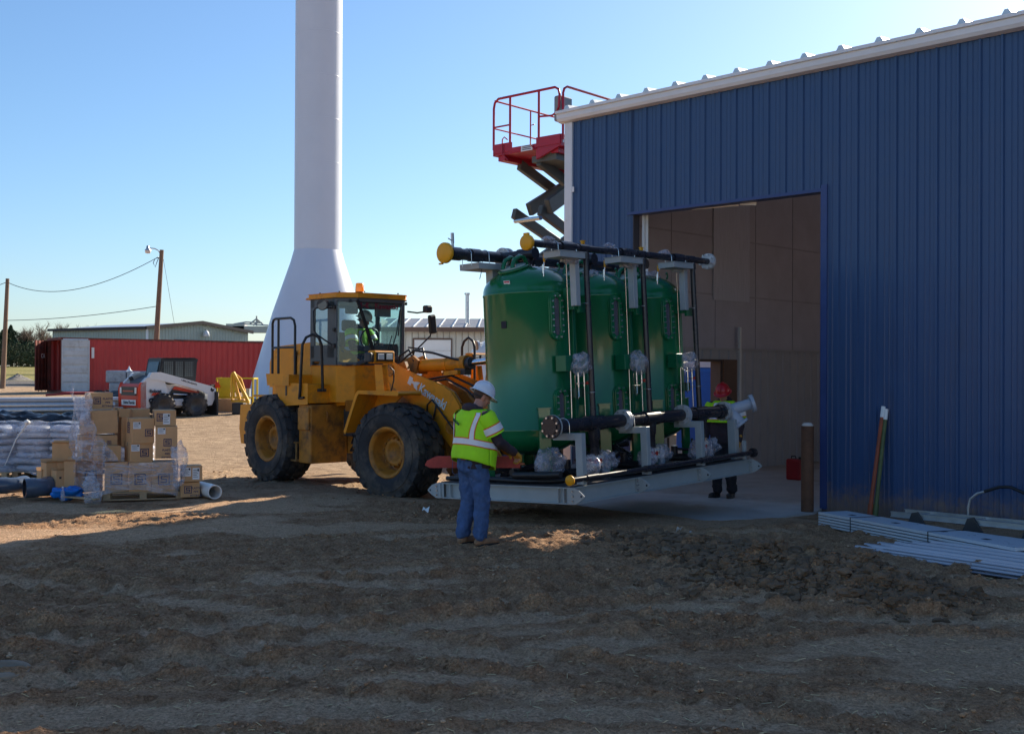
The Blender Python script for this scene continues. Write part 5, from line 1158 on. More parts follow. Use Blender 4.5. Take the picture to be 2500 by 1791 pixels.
def leafy(x, y, h, w, seed, lab, nm, cat_, m, grp, cone=True, n=2600, leaf=.16, z0=None):
    rnd = random.Random(seed); z0 = B(x, y) if z0 is None else z0; o = empty(nm, (x, y, z0 - .1), 0, lab, cat_, grp)
    g = G(); g.cyl((0, 0, 0), (0, 0, h * .8), .16, .03, 7); g.build('trunk', bark_m(0), o)
    g = G(); vs = []; fs = []
    lobes = [(rnd.uniform(-.5, .5) * w, rnd.uniform(-.5, .5) * w, rnd.uniform(.12, .8) * h, rnd.uniform(.16, .36) * w) for _ in range(26)]
    for i in range(n):
        if cone:
            t = rnd.random() ** .8; z = h * (.04 + .96 * t); rad = w * .5 * (1 - t ** 1.6) ** .8 * (.7 + .9 * mnoise.noise(V((seed, z * .9, 1)))) * (rnd.random() ** .35); a = rnd.uniform(0, 6.283); rad *= 1 + .35 * math.sin(a * 3 + z * 2.3)
            p = V((rad * math.cos(a), rad * math.sin(a), z))
        else:
            L = rnd.choice(lobes); d = V((rnd.gauss(0, 1), rnd.gauss(0, 1), rnd.gauss(0, 1))).normalized() * L[3] * rnd.random() ** .3; p = V((L[0], L[1], L[2])) + V((d.x, d.y, d.z * .8)); p.z = max(p.z, .05)
        s_ = leaf * rnd.uniform(.5, 1.4); e1 = V((rnd.uniform(-1, 1), rnd.uniform(-1, 1), rnd.uniform(-1, 1))).normalized(); e2 = e1.orthogonal().normalized()
        k = len(vs); vs += [p - e1 * s_, p + e2 * s_ * .7, p + e1 * s_]; fs.append((k, k + 1, k + 2))
    g.add(vs, fs); g.build('crown', m, o)
def X_(px, Y): return at(px, 900, Y).x
for i, (px_, h, Y, lab) in enumerate(((88, 9.2, 222, 'tall pale bare tree left of the green shed roof'), (70, 8.2, 214, 'bare brown tree rising above the cedars'), (104, 7.0, 216, 'low spreading bare tree just left of the container'), (143, 9.0, 228, 'bare tree with forked crown, nearest the green shed'), (125, 6.8, 219, 'small bare tree in the gap beside the forked one'), (52, 6.8, 212, 'short bare tree among the dark cedars'), (30, 7.0, 216, 'bare tree behind the left utility pole'))):
    bare_tree(X_(px_, Y), Y, h, 11 + i * 3, lab)
for i, (px_, h, w, lab) in enumerate(((26, 7.6, 6.5, 'dark cedar with pointed top right of the pole'), (4, 7.0, 7, 'dark cedar cut by the left edge of the view'), (56, 5.6, 5.2, 'lower dark cedar between the bare trees'))):
    leafy(X_(px_, 210), 210 + i, h, w, 40 + i, lab, 'cedar_tree', 'tree', M_cedar[0], 'cedars beyond the field', n=3000, leaf=.22)
for i, (px_, h, w) in enumerate(((40, 5.6, 8), (70, 4.8, 8), (98, 4.2, 7), (10, 5.2, 7), (128, 3.6, 7))):
    leafy(X_(px_, 208), 208 - i, h, w, 60 + i, 'dark undergrowth shrub below the trees, ' + ('under the narrow cedar', 'under the tall bare tree', 'beside the container', 'at the left edge', 'behind the container corner')[i], 'shrub', 'shrub', M_cedar[i % 2], 'shrubs below the trees', cone=False, n=1800, leaf=.2)
for i, (px_, h, lab) in enumerate(((222, 5.2, 'bare treetop above the left part of the green shed roof'), (268, 5.6, 'bare treetop above the middle of the green shed roof'), (292, 5.3, 'small bare treetop right of the others over the green shed'))):
    Y = 170; bare_tree(X_(px_, Y), Y, h * 1.5, 90 + i, lab)
# gravel pile in the field
gp = at(43, 925, 128)
g = G(); rows = []
for i in range(17):
    t = i / 16; row = []
    for k in range(41):
        a = 2 * math.pi * k / 40; rr = 1.55 * t * (1 + .12 * math.sin(a * 3)); row.append((rr * math.cos(a), rr * 1.0 * math.sin(a), .75 * (1 - t) ** 1.1 * (1 + .2 * mnoise.noise(V((t * 6, a * 2, 1)))) - .02))
    rows.append(row)
g.grid(rows, flip=True); o = g.build('gravel_pile', mat('gravel', (.20, .18, .16), .95, var=.3, scale=5, bump=.8, bscale=12)); o.location = (gp.x, 128, B(gp.x, 128)); tag(o, 'low grey gravel pile on the grass beside the left pole', 'gravel pile')

# ---- skid steer
bobo = at(402, 1000, 38.0)
bz = B(bobo.x, 38) - .02
bc = empty('skid_steer', mtx=basis((bobo.x, 38.2, bz), (.70, .714, 0), (-.714, .70, 0), (0, 0, 1)), label='white compact skid steer loader with red tailgate and black cab, parked by the container', cat='skid steer')
M_bw = mat('machine_white', (.70, .71, .71), .35, var=.05)
M_br = mat('machine_red', (.62, .055, .02), .35, var=.06)
g = G(); g.prism([(-1.15, .35), (-1.2, .55), (-1.2, 1.05), (-1.05, 1.18), (.75, .95), (.95, .6), (.95, .35)], 'y', -.50, .50); g.bx((-.8, -.62, .38), (.8, .62, .62)); g.build('body', M_bw, bc, bevel=.02)
g = G(); g.prism([(-1.32, .34), (-1.34, .95), (-1.28, 1.12), (-1.12, 1.14), (-1.12, .34)], 'y', -.66, .66); g.build('tailgate', M_br, bc, bevel=.04, seg=2)
g = G(); g.bx((-1.36, -.50, .74), (-1.33, .50, 1.02)); g.bx((-1.37, -.5, .76), (-1.345, -.42, 1.0)); tg = g.build('tail_grille', M_black, bc)
for s_ in (-.5, .5): g = G(); g.bx((-1.375, s_ - .05, .80), (-1.355, s_ + .05, 1.0)); g.build('tail_lamp', mat('tail_lamp', (.8, .75, .7), .3), tg)
g = G(); g.bx((-1.375, -.34, .86), (-1.36, .34, .90)); g.build('grille_bar', M_br, tg)
g = G(); g.bx((-1.352, -.48, .42), (-1.342, .48, .60)); pb = g.build('sign_plate', M_white, bc)
text_obj('United Rentals', .145, 'sign_lettering', M_ink, bc, basis((-1.354, -.04, .51), (0, -1, 0), (0, 0, 1), (-1, 0, 0)), bold=.004, sx=.88)
for s_ in (-1, 1):
    g = G(); y0, y1 = s_ * .52, s_ * .70
    g.prism([(-1.25, .36), (-1.25, 1.1), (-1.05, 1.30), (-.72, 1.42), (-.5, 1.36), (-.35, .9), (-.45, .36)], 'y', min(y0, y1 - s_ * .04), max(y0, y1 - s_ * .04)); g.build('rear_upright', M_bw, bc, bevel=.02)
    g = G(); g.prism([(-1.0, 1.28), (-.9, 1.46), (-.6, 1.48), (.2, 1.28), (1.25, 1.02), (1.42, .92), (1.40, .70), (1.28, .42), (1.14, .40), (1.14, .78), (.9, .90), (.1, 1.10), (-.7, 1.26)], 'y', min(y0, y1), max(y0, y1)); g.build('lift_arm', M_bw, bc, bevel=.02)
    g = G(); g.prism([(-.30, .62), (-.05, 1.0), (.8, .82), (.92, .66), (.6, .52)], 'y', s_ * .50 - .02, s_ * .50 + .02 + s_ * .06); g.build('side_recess', M_black, bc)
    g = G(); g.prism([(-.1, .94), (.0, 1.03), (.9, .84), (.8, .78)], 'y', s_ * .50 - .02, s_ * .50 + .02 + s_ * .075); g.build('red_stripe', M_br, bc)
    g = G(); g.cyl((-.1, s_ * .6, .78), (.75, s_ * .6, .72), .035, n=8); g.build('lift_cylinder', M_steel, bc)
g = G()
g.prism([(-.55, 1.1), (-.42, 1.92), (-.36, 1.96), (.78, 1.98), (.90, 1.93), (.86, 1.82), (.80, 1.1)], 'y', -.44, -.40); g.prism([(-.55, 1.1), (-.42, 1.92), (-.36, 1.96), (.78, 1.98), (.90, 1.93), (.86, 1.82), (.80, 1.1)], 'y', .40, .44)
g.bx((-.42, -.44, 1.9), (.85, .44, 1.97)); g.prism([(-.58, 1.15), (-.56, 1.15), (-.40, 1.92), (-.43, 1.92)], 'y', -.44, .44); g.build('cab', mat('cab_black', (.025, .027, .03), .4), bc, bevel=.01)
g = G(); g.prism([(-.605, 1.22), (-.595, 1.22), (-.455, 1.84), (-.465, 1.84)], 'y', -.34, .34); g.build('rear_glass', mat('rear_glass_tint', (.08, .11, .12), .15, coat=.3), bc)
g = G()
for (a, b) in ((-.36, -.02), (.06, .34), (.40, .72)): g.bx((a, -.452, 1.35), (b, -.44, 1.86))
g.build('side_window', mat('mesh_dark', (.10, .12, .12), .5), bc)
g = G()
for k in range(16): g.bx((-.36 + k * .07, -.458, 1.35), (-.352 + k * .07, -.452, 1.86))
for k in range(8): g.bx((-.36, -.460, 1.37 + k * .068), (.72, -.458, 1.378 + k * .068))
g.build('window_mesh', M_black, bc)
def small_wheel(r, w, m_rim, par, x, y, z, n=16):
    g = G(); g.lathe([(0, -w * .15), (r * .35, -w * .18), (r * .5, -w * .42), (r * .55, -w * .42)], ax=(0, 1, 0), n=24); rim = g.build('wheel', m_rim, par)
    g = G(); g.lathe([(r * .52, -w * .45), (r * .8, -w * .52), (r * .93, -w * .42), (r * .94, 0), (r * .93, w * .42), (r * .8, w * .52), (r * .5, w * .45)], ax=(0, 1, 0), n=32)
    for k in range(n):
        q = 2 * math.pi * k / n
        for s_ in (-1, 1):
            q2 = q + (.5 * 2 * math.pi / n if s_ > 0 else 0); M3 = Matrix.Rotation(-q2, 3, 'Y'); c_ = M3 @ V((r * .96, s_ * w * .24, 0)); g.box(c_, (r * .10, w * .5, r * .16), M3)
    g.build('tyre', M_rubber, rim)
    rim.matrix_local = Matrix.Translation((x, y, z)) @ (Matrix.Rotation(math.pi, 4, 'Z') if y > 0 else Matrix.Identity(4)); return rim
for (x, y) in ((-.55, -.72), (.62, -.72), (-.55, .72), (.62, .72)): small_wheel(.41, .30, M_dark, bc, x, y, .41)
g = G(); g.prism([(-1.12, 1.12), (-1.1, 1.2), (-.58, 1.40), (-.52, 1.15)], 'y', -.40, .40); g.build('engine_cover', mat('cover_dark', (.06, .06, .065), .5), bc)
g = G(); g.cyl((-1.0, .42, 1.2), (-1.08, .42, 1.34), .07, n=10); g.build('exhaust', M_dark, bc)
sm = basis((-.85, -.705, .86), (1, 0, 0), (0, 0, 1), (0, -1, 0))
text_obj('Bobcat', .15, 'side_lettering', M_ink, bc, sm @ Matrix.Translation((.07, .02, .002)), bold=.006)
text_obj('United', .09, 'side_lettering', M_ink, bc, sm @ Matrix.Translation((.16, -.24, .002)), bold=.002); text_obj('Rentals', .09, 'side_lettering', M_ink, bc, sm @ Matrix.Translation((.16, -.33, .002)), bold=.002)
g = G(); g.prism([(-.08, -.12), (-.02, -.03), (.22, -.03), (.16, -.12)], 'z', 0, .003); g.build('red_badge', M_br, bc, sm)
g = G(); g.lathe([(.03, .004), (.085, .004), (.085, 0)], (-.08, -.28, 0), n=20); g.build('round_emblem', M_ink, bc, sm)
text_obj('1-800-UR-RENTS', .085, 'arm_lettering', M_ink, bc, basis((.42, -.705, 1.165), (.962, 0, -.27), (.27, 0, .962), (0, -1, 0)), bold=.001)
g = G(); g.prism([(1.22, .92), (1.26, .99), (1.32, .93), (1.38, .95), (1.36, .88), (1.30, .84), (1.24, .87)], 'y', -.706, -.701); g.build('arm_emblem', M_ink, bc)
g = G(); g.bx((1.38, -.85, .05), (1.44, .85, .85)); g.bx((1.2, -.4, .3), (1.4, .4, .7)); g.build('attachment_plate', M_black, bc)

# ---- wrapped bundle on a trailer behind it
tb_ = at(315, 960, 42.5); tz = B(tb_.x, 42.5)
tr_ = empty('flat_trailer', (tb_.x, 42.5, tz), R(4), 'low red trailer loaded with grey wrapped bundle, behind the skid steer', 'trailer')
g = G(); g.bx((-2.3, -.6, .42), (1.2, .6, .52)); g.path_box([(-2.3, 0, .45), (-3.0, 0, .4)], .08, .08); g.build('deck', mat('trailer_red', (.30, .03, .03), .6), tr_)
for s_ in (-1, 1):
    small_wheel(.30, .18, M_dark, tr_, -.9, s_ * .68, .30)
wb = empty('wrapped_bundle', (tb_.x, 42.5, tz + .52), R(4), 'grey plastic wrapped bundle on the trailer, top against the red container', 'bundle')
g = G()
for i, (x0, x1, z0, z1) in enumerate(((-.72, .02, .35, .80), (.04, .74, .32, .78), (-.6, .5, .0, .35))):
    g.box(((x0 + x1) / 2, 0, (z0 + z1) / 2), (x1 - x0, 1.0, z1 - z0))
g.build('wrapped_crate', mat('wrapped_grey', (.36, .36, .38), .3, var=.3, scale=5, bump=.8, bscale=6), wb, bevel=.05, seg=2)
g = G(); g.lathe([(0, .98), (.06, .84), (.15, .76)], n=8); g.build('twisted_top', M_white, wb)
tp_ = empty('tarped_load', (at(292, 950, 41).x, 41, B(-14, 41)), 0, 'dark tarped lump beside the trailer wheel', 'load')
g = G(); blob(g, (0, 0, .25), (.52, .5, .42), 4, .25, 16); g.build('tarp', M_dark, tp_)

# ---- yellow barrier basket and little excavator arm
yb = empty('yellow_rack', (at(527, 990, 41).x, 41, B(-11, 41)), R(4), 'yellow metal rack with mesh panels left of the loader', 'rack')
M_sy = mat('safety_yellow', (.62, .46, .01), .5, var=.08)
g = G()
for x in (0, 1.27): g.bx((x, 0, 0), (x + .06, .06, 1.15)); g.bx((x, 1.0, 0), (x + .06, 1.06, 1.15))
for z in (1.10, .12): g.bx((.06, .0, z), (1.27, .05, z + .05)); g.bx((.06, 1.0, z), (1.27, 1.05, z + .05))
g.bx((0, .06, 1.1), (.05, 1.0, 1.15)); g.bx((1.28, .06, 1.1), (1.33, 1.0, 1.15)); g.build('frame', M_sy, yb)
g = G(); g.bx((.10, .02, .45), (.50, .035, 1.1)); g.bx((.56, .02, .45), (.66, .035, 1.1)); g.bx((.72, .02, .45), (.80, .035, 1.1)); g.bx((.06, .02, .4), (1.27, .04, .47)); g.build('panel', M_sy, yb)
g = G(); g.bx((.9, .2, .0), (1.15, .5, .75)); g.build('grey_canister', M_grey, yb)
g = G(); g.box((-.06, -.1, .45), (.06, .5, .95), (0, 0, 0)); o = g.build('black_board', M_black); o.location = (at(524, 990, 40.6).x, 40.6, B(-11, 40.6)); tag(o, 'upright black board standing at the left end of the yellow rack', 'board')
g = G(); g.lathe([(0, .22), (.09, .1), (.14, 0), (.1, -.02), (0, -.03)], n=7); o = g.build('orange_flag', mat('flag_orange', (.9, .06, .01), .5)); o.location = at(529, 944, 41.0); tag(o, 'small bright orange flag on top of the yellow rack', 'flag')
for i in range(3):
    g = G(); w_ = (.35, .3, .34)[i]; g.bx((0, 0, 0), (w_, .4, .45)); o = g.build('packing_case', M_card, bevel=.01); xx = at((530, 552, 575)[i], 1000, 40.4).x; o.location = (xx, 40.2, B(xx, 40.2)); tag(o, ('brown case at the left foot of the yellow rack', 'brown case in the middle under the yellow rack', 'brown case at the right foot of the yellow rack')[i], 'box', 'cases below the yellow rack')
def e_(px, py, Y=39.2): return at(px, py, Y)
eo = e_(580, 1020); eo.z = B(eo.x, 39.2)
ex = empty('mini_excavator_arm', tuple(eo), 0, 'bright yellow folded digging arm with black bucket left of the loader', 'excavator arm')
M_ey = mat('bright_yellow', (.70, .36, .01), .4, var=.08)
g = G(); g.path_box([e_(569, 908) - eo, e_(581, 930) - eo, e_(607, 982) - eo], .10, .17, up=(0, 1, 0)); g.build('boom', M_ey, ex, bevel=.01)
g = G(); g.path_box([e_(567, 912) - eo, e_(573, 935) - eo, e_(585, 976) - eo], .10, .13, up=(0, 1, 0)); g.build('stick', M_ey, ex, bevel=.01)
g = G(); g.path_box([e_(577, 915, 39.3) - eo, e_(588, 924, 39.3) - eo, e_(598, 955, 39.3) - eo], .06, .08, up=(0, 1, 0)); g.build('cylinder', M_ey, ex)
g = G(); g.path_box([e_(565, 915, 39.1) - eo, e_(566, 978, 39.1) - eo], .05, .06, up=(0, 1, 0)); g.path_box([e_(565, 978, 39.1) - eo, e_(608, 981, 39.1) - eo], .08, .06, up=(0, 1, 0)); g.build('link', M_ey, ex)
a = e_(566, 983, 39) - eo; b = e_(592, 1020, 39) - eo
g = G(); g.bx((a.x, -.2, .0), (b.x, .35, a.z)); g.build('bucket', M_black, ex, bevel=.03)

# ---- grey pipes stacked on timber
M_gp = mat('grey_pipe', (.42, .44, .47), .4, var=.08)
pb0 = at(-160, 1006, 35); pz = B(pb0.x, 35)
d_ = V((at(300, 985, 37.5).x - pb0.x, 2.5, 0)); Ld = d_.length; d_.normalize()
pbm = basis((pb0.x, 35, pz), d_, (-d_.y, d_.x, 0), (0, 0, 1))
k = 0
for row in range(3):
    for j in range(6 - row):
        g = G(); L0 = .1 * ((k * 7) % 4); g.cyl((L0, 0, 0), (Ld - .12 * ((k * 5) % 4), 0, 0), .085, n=14); o = g.build('grey_pipe', M_gp if k % 3 else M_galv)
        o.matrix_world = pbm @ Matrix.Translation((0, j * .18 + row * .09, .40 + .155 * row)); k += 1
        tag(o, ('bottom', 'middle', 'top')[row] + ' layer grey pipe on the timbers, ' + ('nearest the camera', 'second from the front', 'third from the front', 'fourth from the front', 'fifth from the front', 'farthest back')[j], 'pipe', 'grey pipes stacked on the timbers')
for i, x in enumerate((.8, 2.3, 3.6, 5.0)):
    tx_ = empty('pallet', mtx=pbm @ Matrix.Translation((x - .6, -.25, 0)), label='timber pallet under the grey pipes, ' + ('farthest left', 'second from the left', 'third from the left', 'nearest the skid steer')[i], cat='pallet', group='pallets under the pipes')
    for y in (0, .65, 1.25):
        for xx in (0, .55, 1.1): g = G(); g.bx((xx, y, 0.02), (xx + .1, y + .12, .14)); g.build('block', M_wood, tx_)
    g = G()
    for y in (0, .3, .65, .95, 1.25): g.bx((-.05, y, .14), (1.25, y + .12, .165)); g.bx((-.05, y, .27), (1.25, y + .12, .30))
    for xx in (0, .55, 1.1): g.bx((xx, 0, .165), (xx + .1, 1.37, .27))
    g.build('deck_board', M_wood, tx_)

# ---- unseen buildings added behind the viewpoint to give the tanks reflections
for i, (x0, w, h, y, c_, lb) in enumerate(((-34, 12, 4.5, -26, (.62, .58, .48), 'unseen cream metal building added behind the viewpoint for reflections, farthest left'), (-16, 5, 3.4, -24, (.70, .70, .66), 'unseen small white shed added behind the viewpoint for reflections'), (-6, 9, 5.2, -27, (.55, .50, .40), 'unseen tan metal building added straight behind the viewpoint for reflections'), (12, 14, 4.8, -25, (.60, .60, .55), 'unseen grey-cream building added behind the viewpoint for reflections, right'))):
    o = empty('added_shed', (x0, y, 0), 0, lb, 'building'); m_ = mat('shed_wall_' + 'abcd'[i], c_, .5, var=.05, scale=.5)
    g = G(); ribwall(g, 0, w, -.2, lambda a: h, 0); g.bx((.02, -6, -.2), (w - .02, -.05, h)); wo = g.build('wall', m_, o)
    g = G(); g.hexa([(-.3, .3, h), (w + .3, .3, h), (w + .3, -3.3, h + .8), (-.3, -3.3, h + .8), (-.3, .3, h + .08), (w + .3, .3, h + .08), (w + .3, -3.3, h + .88), (-.3, -3.3, h + .88)]); g.build('roof', M_galv, o)
    g = G(); g.bx((w * .3, .06, 0), (w * .3 + 2.6, .10, 2.8)); g.build('door', M_whitetrim, o)
# ------------------------------------------------------------------ pallet of cartons
def s_logo(g, w):
    """square frame with a stepped S inside, side w"""
    h = w / 2; t = w * .10
    for (x0, x1, y0, y1) in ((-h, h, h - t, h), (-h, h, -h, -h + t), (-h, -h + t, -h + t, h - t), (h - t, h, -h + t, h - t),
                             (-h * .55, h * .62, h * .38, h * .62), (-h * .55, -h * .30, -.05 * h, h * .38), (-h * .55, h * .55, -.14 * h, .12 * h), (h * .30, h * .55, -h * .38, -.14 * h), (-h * .62, h * .55, -h * .62, -h * .38)):
        g.prism([(x0, y0), (x1, y0), (x1, y1), (x0, y1)], 'z', 0, .0015)
def carton(name_, px0, px1, yt, yb, Y, lab, rz=30, dep=.42, logo=None, label=None, words=None, group='cartons on and beside the pallet', tilt=0, side_logo=True, flap=False, zb=None):
    a = at(px0, yb, Y); b = at(px1, yb, Y); c = at(px0, yt, Y)
    ray = math.degrees(math.atan2((a.x + b.x) / 2, Y)); rel = rz + ray      # angle between face normal and line of sight
    w = (b.x - a.x) / max(.5, (math.cos(R(rz)) + math.sin(R(rz)) * -(a.x + b.x) / 2 / Y * -1)); w = (b.x - a.x) / (math.cos(R(rz)) + abs((a.x + b.x) / 2 / Y) * math.sin(R(rz)))
    h = c.z - a.z
    o = empty(name_, (a.x, Y, a.z if zb is None else zb), R(rz), lab, 'box', group)
    if tilt: o.rotation_euler = (R(tilt * .3), R(tilt), R(rz))
    g = G(); g.bx((0, 0, 0), (w, dep, h)); 
    g.build('carton_body', M_card, o, bevel=.008, seg=2)
    g = G(); g.bx((.004, dep / 2 - .03, h + .0008), (w - .004, dep / 2 + .03, h + .0016)); g.bx((-.0016, dep / 2 - .03, h * .8), (-.0008, dep / 2 + .03, h)); g.build('packing_tape', mat('packing_tape', (.42, .29, .16), .25, var=.05), o)
    g = G(); g.bx((w * .02, dep / 2 - .002, h + .0018), (w * .98, dep / 2 + .002, h + .0024)); g.build('flap_seam', M_ink, o)
    fm_ = basis((0, -.001, 0), (1, 0, 0), (0, 0, 1), (0, -1, 0))
    if logo:
        g = G(); s_logo(g, logo[2] * min(w, h)); g.build('square_s_emblem', M_navy, o, fm_ @ Matrix.Translation((logo[0] * w, logo[1] * h, 0)))
    if side_logo:
        g = G(); s_logo(g, .42 * min(dep, h)); g.build('square_s_emblem', M_navy, o, basis((-.001, dep * .5, h * .62), (0, -1, 0), (0, 0, 1), (-1, 0, 0)))
    if words:
        for i, t_ in enumerate(('PLASTIC', 'PIPE', 'FITTINGS')): text_obj(t_, .040, 'box_lettering', M_navy, o, fm_ @ Matrix.Translation((words[0] * w, words[1] * h - i * .055, 0)), ext=.0008, bold=.001)
    if label:
        for (lx, lz, lw, lh) in label:
            g = G(); g.prism([(-lw / 2, -lh / 2), (lw / 2, -lh / 2), (lw / 2, lh / 2), (-lw / 2, lh / 2)], 'z', .001, .003); l_ = g.build('shipping_label', M_paper, o, fm_ @ Matrix.Translation((lx * w, lz * h, 0)))
            g = G()
            for k in range(5): g.prism([(-lw * .4, lh * (.30 - .15 * k)), (lw * (.15 if k % 2 else .32), lh * (.30 - .15 * k)), (lw * (.15 if k % 2 else .32), lh * (.34 - .15 * k)), (-lw * .4, lh * (.34 - .15 * k))], 'z', .0034, .004)
            g.prism([(lw * .22, lh * .2), (lw * .42, lh * .2), (lw * .42, lh * .42), (lw * .22, lh * .42)], 'z', .0034, .004); g.build('label_print', M_ink, l_)
    return o, w, h
ZP = 17.0
carton('carton', 219, 276, 958, 999, ZP + .15, 'topmost carton of the pile, upright with a blue square emblem', logo=(.32, .52, .42), words=(.78, .62), side_logo=False)
carton('carton', 228, 289, 1003, 1060, ZP - .05, 'carton below the topmost one, its pale lid lit by the sun', rz=34, tilt=-2)
carton('carton', 322, 377, 1021, 1083, ZP - .12, 'carton at the front middle with white label beside square emblem', logo=(.75, .42, .34), label=[(.22, .72, .11, .10)], rz=31)
carton('carton', 378, 430, 1001, 1040, ZP + .02, 'upper right carton with tall white label over its emblem', rz=22, logo=(.28, .55, .5), label=[(.55, .45, .10, .16)], side_logo=True)
carton('carton', 379, 433, 1041, 1119, ZP - .05, 'tall carton at the right edge, square emblem centred above lettering', rz=17, logo=(.55, .50, .36), label=[(.28, .86, .11, .09)], words=(.55, .26), side_logo=False)
carton('carton', 318, 374, 1081, 1128, ZP - .1, 'low middle carton under the labelled one, big emblem behind a white label', rz=30, logo=(.62, .48, .44), label=[(.22, .74, .12, .10)], side_logo=False)
carton('carton', 240, 296, 1089, 1126, ZP - .2, 'small low carton at left of centre with emblem on its front', rz=30, logo=(.35, .45, .42), side_logo=False)
carton('carton', 235, 287, 1063, 1088, ZP - .02, 'carton half hidden under loose plastic wrap', rz=30, logo=(.6, .3, .4), side_logo=False)
carton('carton', 290, 316, 995, 1018, ZP + .2, 'small tilted carton in the gap between the two upper stacks', rz=50, dep=.2, tilt=8, side_logo=True)
carton('carton', 296, 322, 1019, 1090, ZP + .25, 'shadowed carton deep in the middle of the pile', rz=32, side_logo=False)
carton('carton', 322, 366, 998, 1020, ZP + .5, 'plain carton at the back of the pile, top edge showing', rz=30, side_logo=False)
carton('carton', 205, 234, 1020, 1062, ZP + .2, 'plain carton behind the wrap at the left of the pile', rz=30, side_logo=False)
carton('carton', 200, 244, 1063, 1126, ZP + .2, 'plain carton behind the wrap under the other plain one', rz=30, side_logo=False)
for i, (a, b, lb) in enumerate(((190, 252, 'wrapped bottom carton at the left corner of the pallet'), (255, 313, 'wrapped bottom carton left of centre on the pallet'), (314, 370, 'wrapped bottom carton right of centre on the pallet'), (371, 429, 'wrapped bottom carton at the right end of the pallet'))):
    carton('carton', a, b, 1128, 1204, ZP + (.25, -.12, -.1, -.08)[i], lb, rz=(62, 18, 18, 18)[i], dep=.5, logo=(.5, .45, .5), side_logo=False)
carton('carton', 445, 494, 1137, 1176, 16.9, 'upper of the two cartons standing right of the pallet', rz=22, dep=.3, label=[(.22, .62, .12, .13), (.68, .5, .10, .17)], side_logo=False)
carton('carton', 441, 488, 1177, 1214, 16.95, 'lower of the two cartons standing right of the pallet', rz=20, dep=.3, logo=(.38, .5, .5), words=(.8, .6), side_logo=False)
# flattened / open cartons leaning left
for i, (a, b, yt, yb, Y, rz, lb) in enumerate(((127, 181, 1083, 1105, 17.5, 6, 'cardboard flap sheet standing behind the upright open cartons'), (113, 142, 1104, 1182, 17.2, 42, 'tall narrow open carton, second from the left of the upright ones'), (101, 114, 1124, 1180, 17.3, 40, 'shortest narrow carton at the left end of the upright ones'), (140, 160, 1102, 1180, 17.25, 25, 'open carton upright behind the pair nearest the wrap'), (137, 158, 1122, 1184, 17.05, 40, 'narrow upright carton with a dark hand hole'), (156, 184, 1102, 1186, 17.1, 8, 'broad open carton nearest the wrapped pile'))):
    A = at(a, yb, Y); Bq = at(b, yb, Y); h = at(a, yt, Y).z - A.z; w = (Bq.x - A.x) / (math.cos(R(rz)) + .36 * math.sin(R(rz)))
    if yb < 1150: A.z = 0; h = at(a, yt, Y).z
    o = empty('open_carton', (A.x, Y, min(A.z, .03)), R(rz), lb, 'box', 'open cartons left of the pile'); g = G(); d_ = .05 if i in (0,) else .22
    g.frame_prism([(0, 0), (w, 0), (w, d_), (0, d_)], [(.006, .006), (w - .006, .006), (w - .006, d_ - .006), (.006, d_ - .006)], 'z', 0, h); g.build('carton_sleeve', M_card, o)
    g = G(); g.add([(0, 0, h), (w, 0, h), (w, -.03, h + .03), (0, -.03, h + .03)], [(0, 1, 2, 3)]); g.add([(0, d_, h), (w, d_, h), (w, d_ + .04, h + .05), (0, d_ + .04, h + .05)], [(0, 1, 2, 3)]); g.build('flap', M_card, o)
    if i in (4,): g = G(); g.bx((w * .35, -.003, h * .68), (w * .6, 0, h * .76)); g.build('hand_hole', M_ink, o)
# pallets
def pallet(nm, a, rz, lab, L=1.15, Wp=1.0, grp=None):
    o = empty(nm, tuple(a), R(rz), lab, 'pallet', grp)
    for xx in (0, L / 2 - .05, L - .1):
        for y in (0, Wp / 2 - .05, Wp - .1): g = G(); g.bx((xx, y, .02), (xx + .1, y + .1, .10)); g.build('block', M_wood, o)
    g = G()
    for k in range(7): g.bx((0, k * (Wp - .1) / 6, .10), (L, k * (Wp - .1) / 6 + .1, .118))
    for y in (0, Wp / 2 - .05, Wp - .1): g.bx((0, y, 0), (L, y + .1, .018))
    g.build('deck_board', M_wood, o); return o
pa = at(251, 1224, 16.75); pallet('pallet', (pa.x, 16.75, 0), 16, 'wooden pallet carrying the wrapped cartons', 1.12, 1.0)
# stretch wrap round the pile (cloth-like sheet with folds)
def wrap_sheet(nm, ring, z0f, z1f, lab, nz_=14, amp=.03, seed=0, cat_='plastic wrap', m=None):
    rows = []; N = len(ring)
    for i in range(nz_ + 1):
        row = []
        for k in range(N):
            p = V((ring[k][0], ring[k][1], 0)); t = i / nz_; z = z0f(k / (N - 1)) * (1 - t) + z1f(k / (N - 1)) * t
            nrm = V((0, -1, 0)); a = amp * (mnoise.noise(V((k * .22 + seed, z * 2.2, 0))) + .3 * mnoise.noise(V((k * .6 + seed, z * 7, 5))))
            row.append((p.x + a * .6, p.y - abs(a) * 1.3 - .01, z))
        rows.append(row)
    g = G(); g.grid(rows); o = g.build(nm, m or M_wrap); return tag(o, lab, cat_)
def ringpts(pts, n=14):
    out = []
    for a, b in zip(pts[:-1], pts[1:]):
        for k in range(n): out.append((a[0] + (b[0] - a[0]) * k / n, a[1] + (b[1] - a[1]) * k / n))
    return out + [pts[-1]]
P_ = lambda px, Y: (at(px, 1100, Y).x, Y)
wrap_sheet('stretch_wrap', ringpts([P_(435, 17.4), P_(434, 16.85), P_(252, 16.72), P_(183, 17.15), P_(180, 17.6)], 22), lambda u: .12 + .05 * math.sin(u * 20), lambda u: .60 + .05 * math.sin(u * 9 + 1), 'clear stretch wrap pulled round the bottom cartons of the pallet', amp=.06, seed=3)
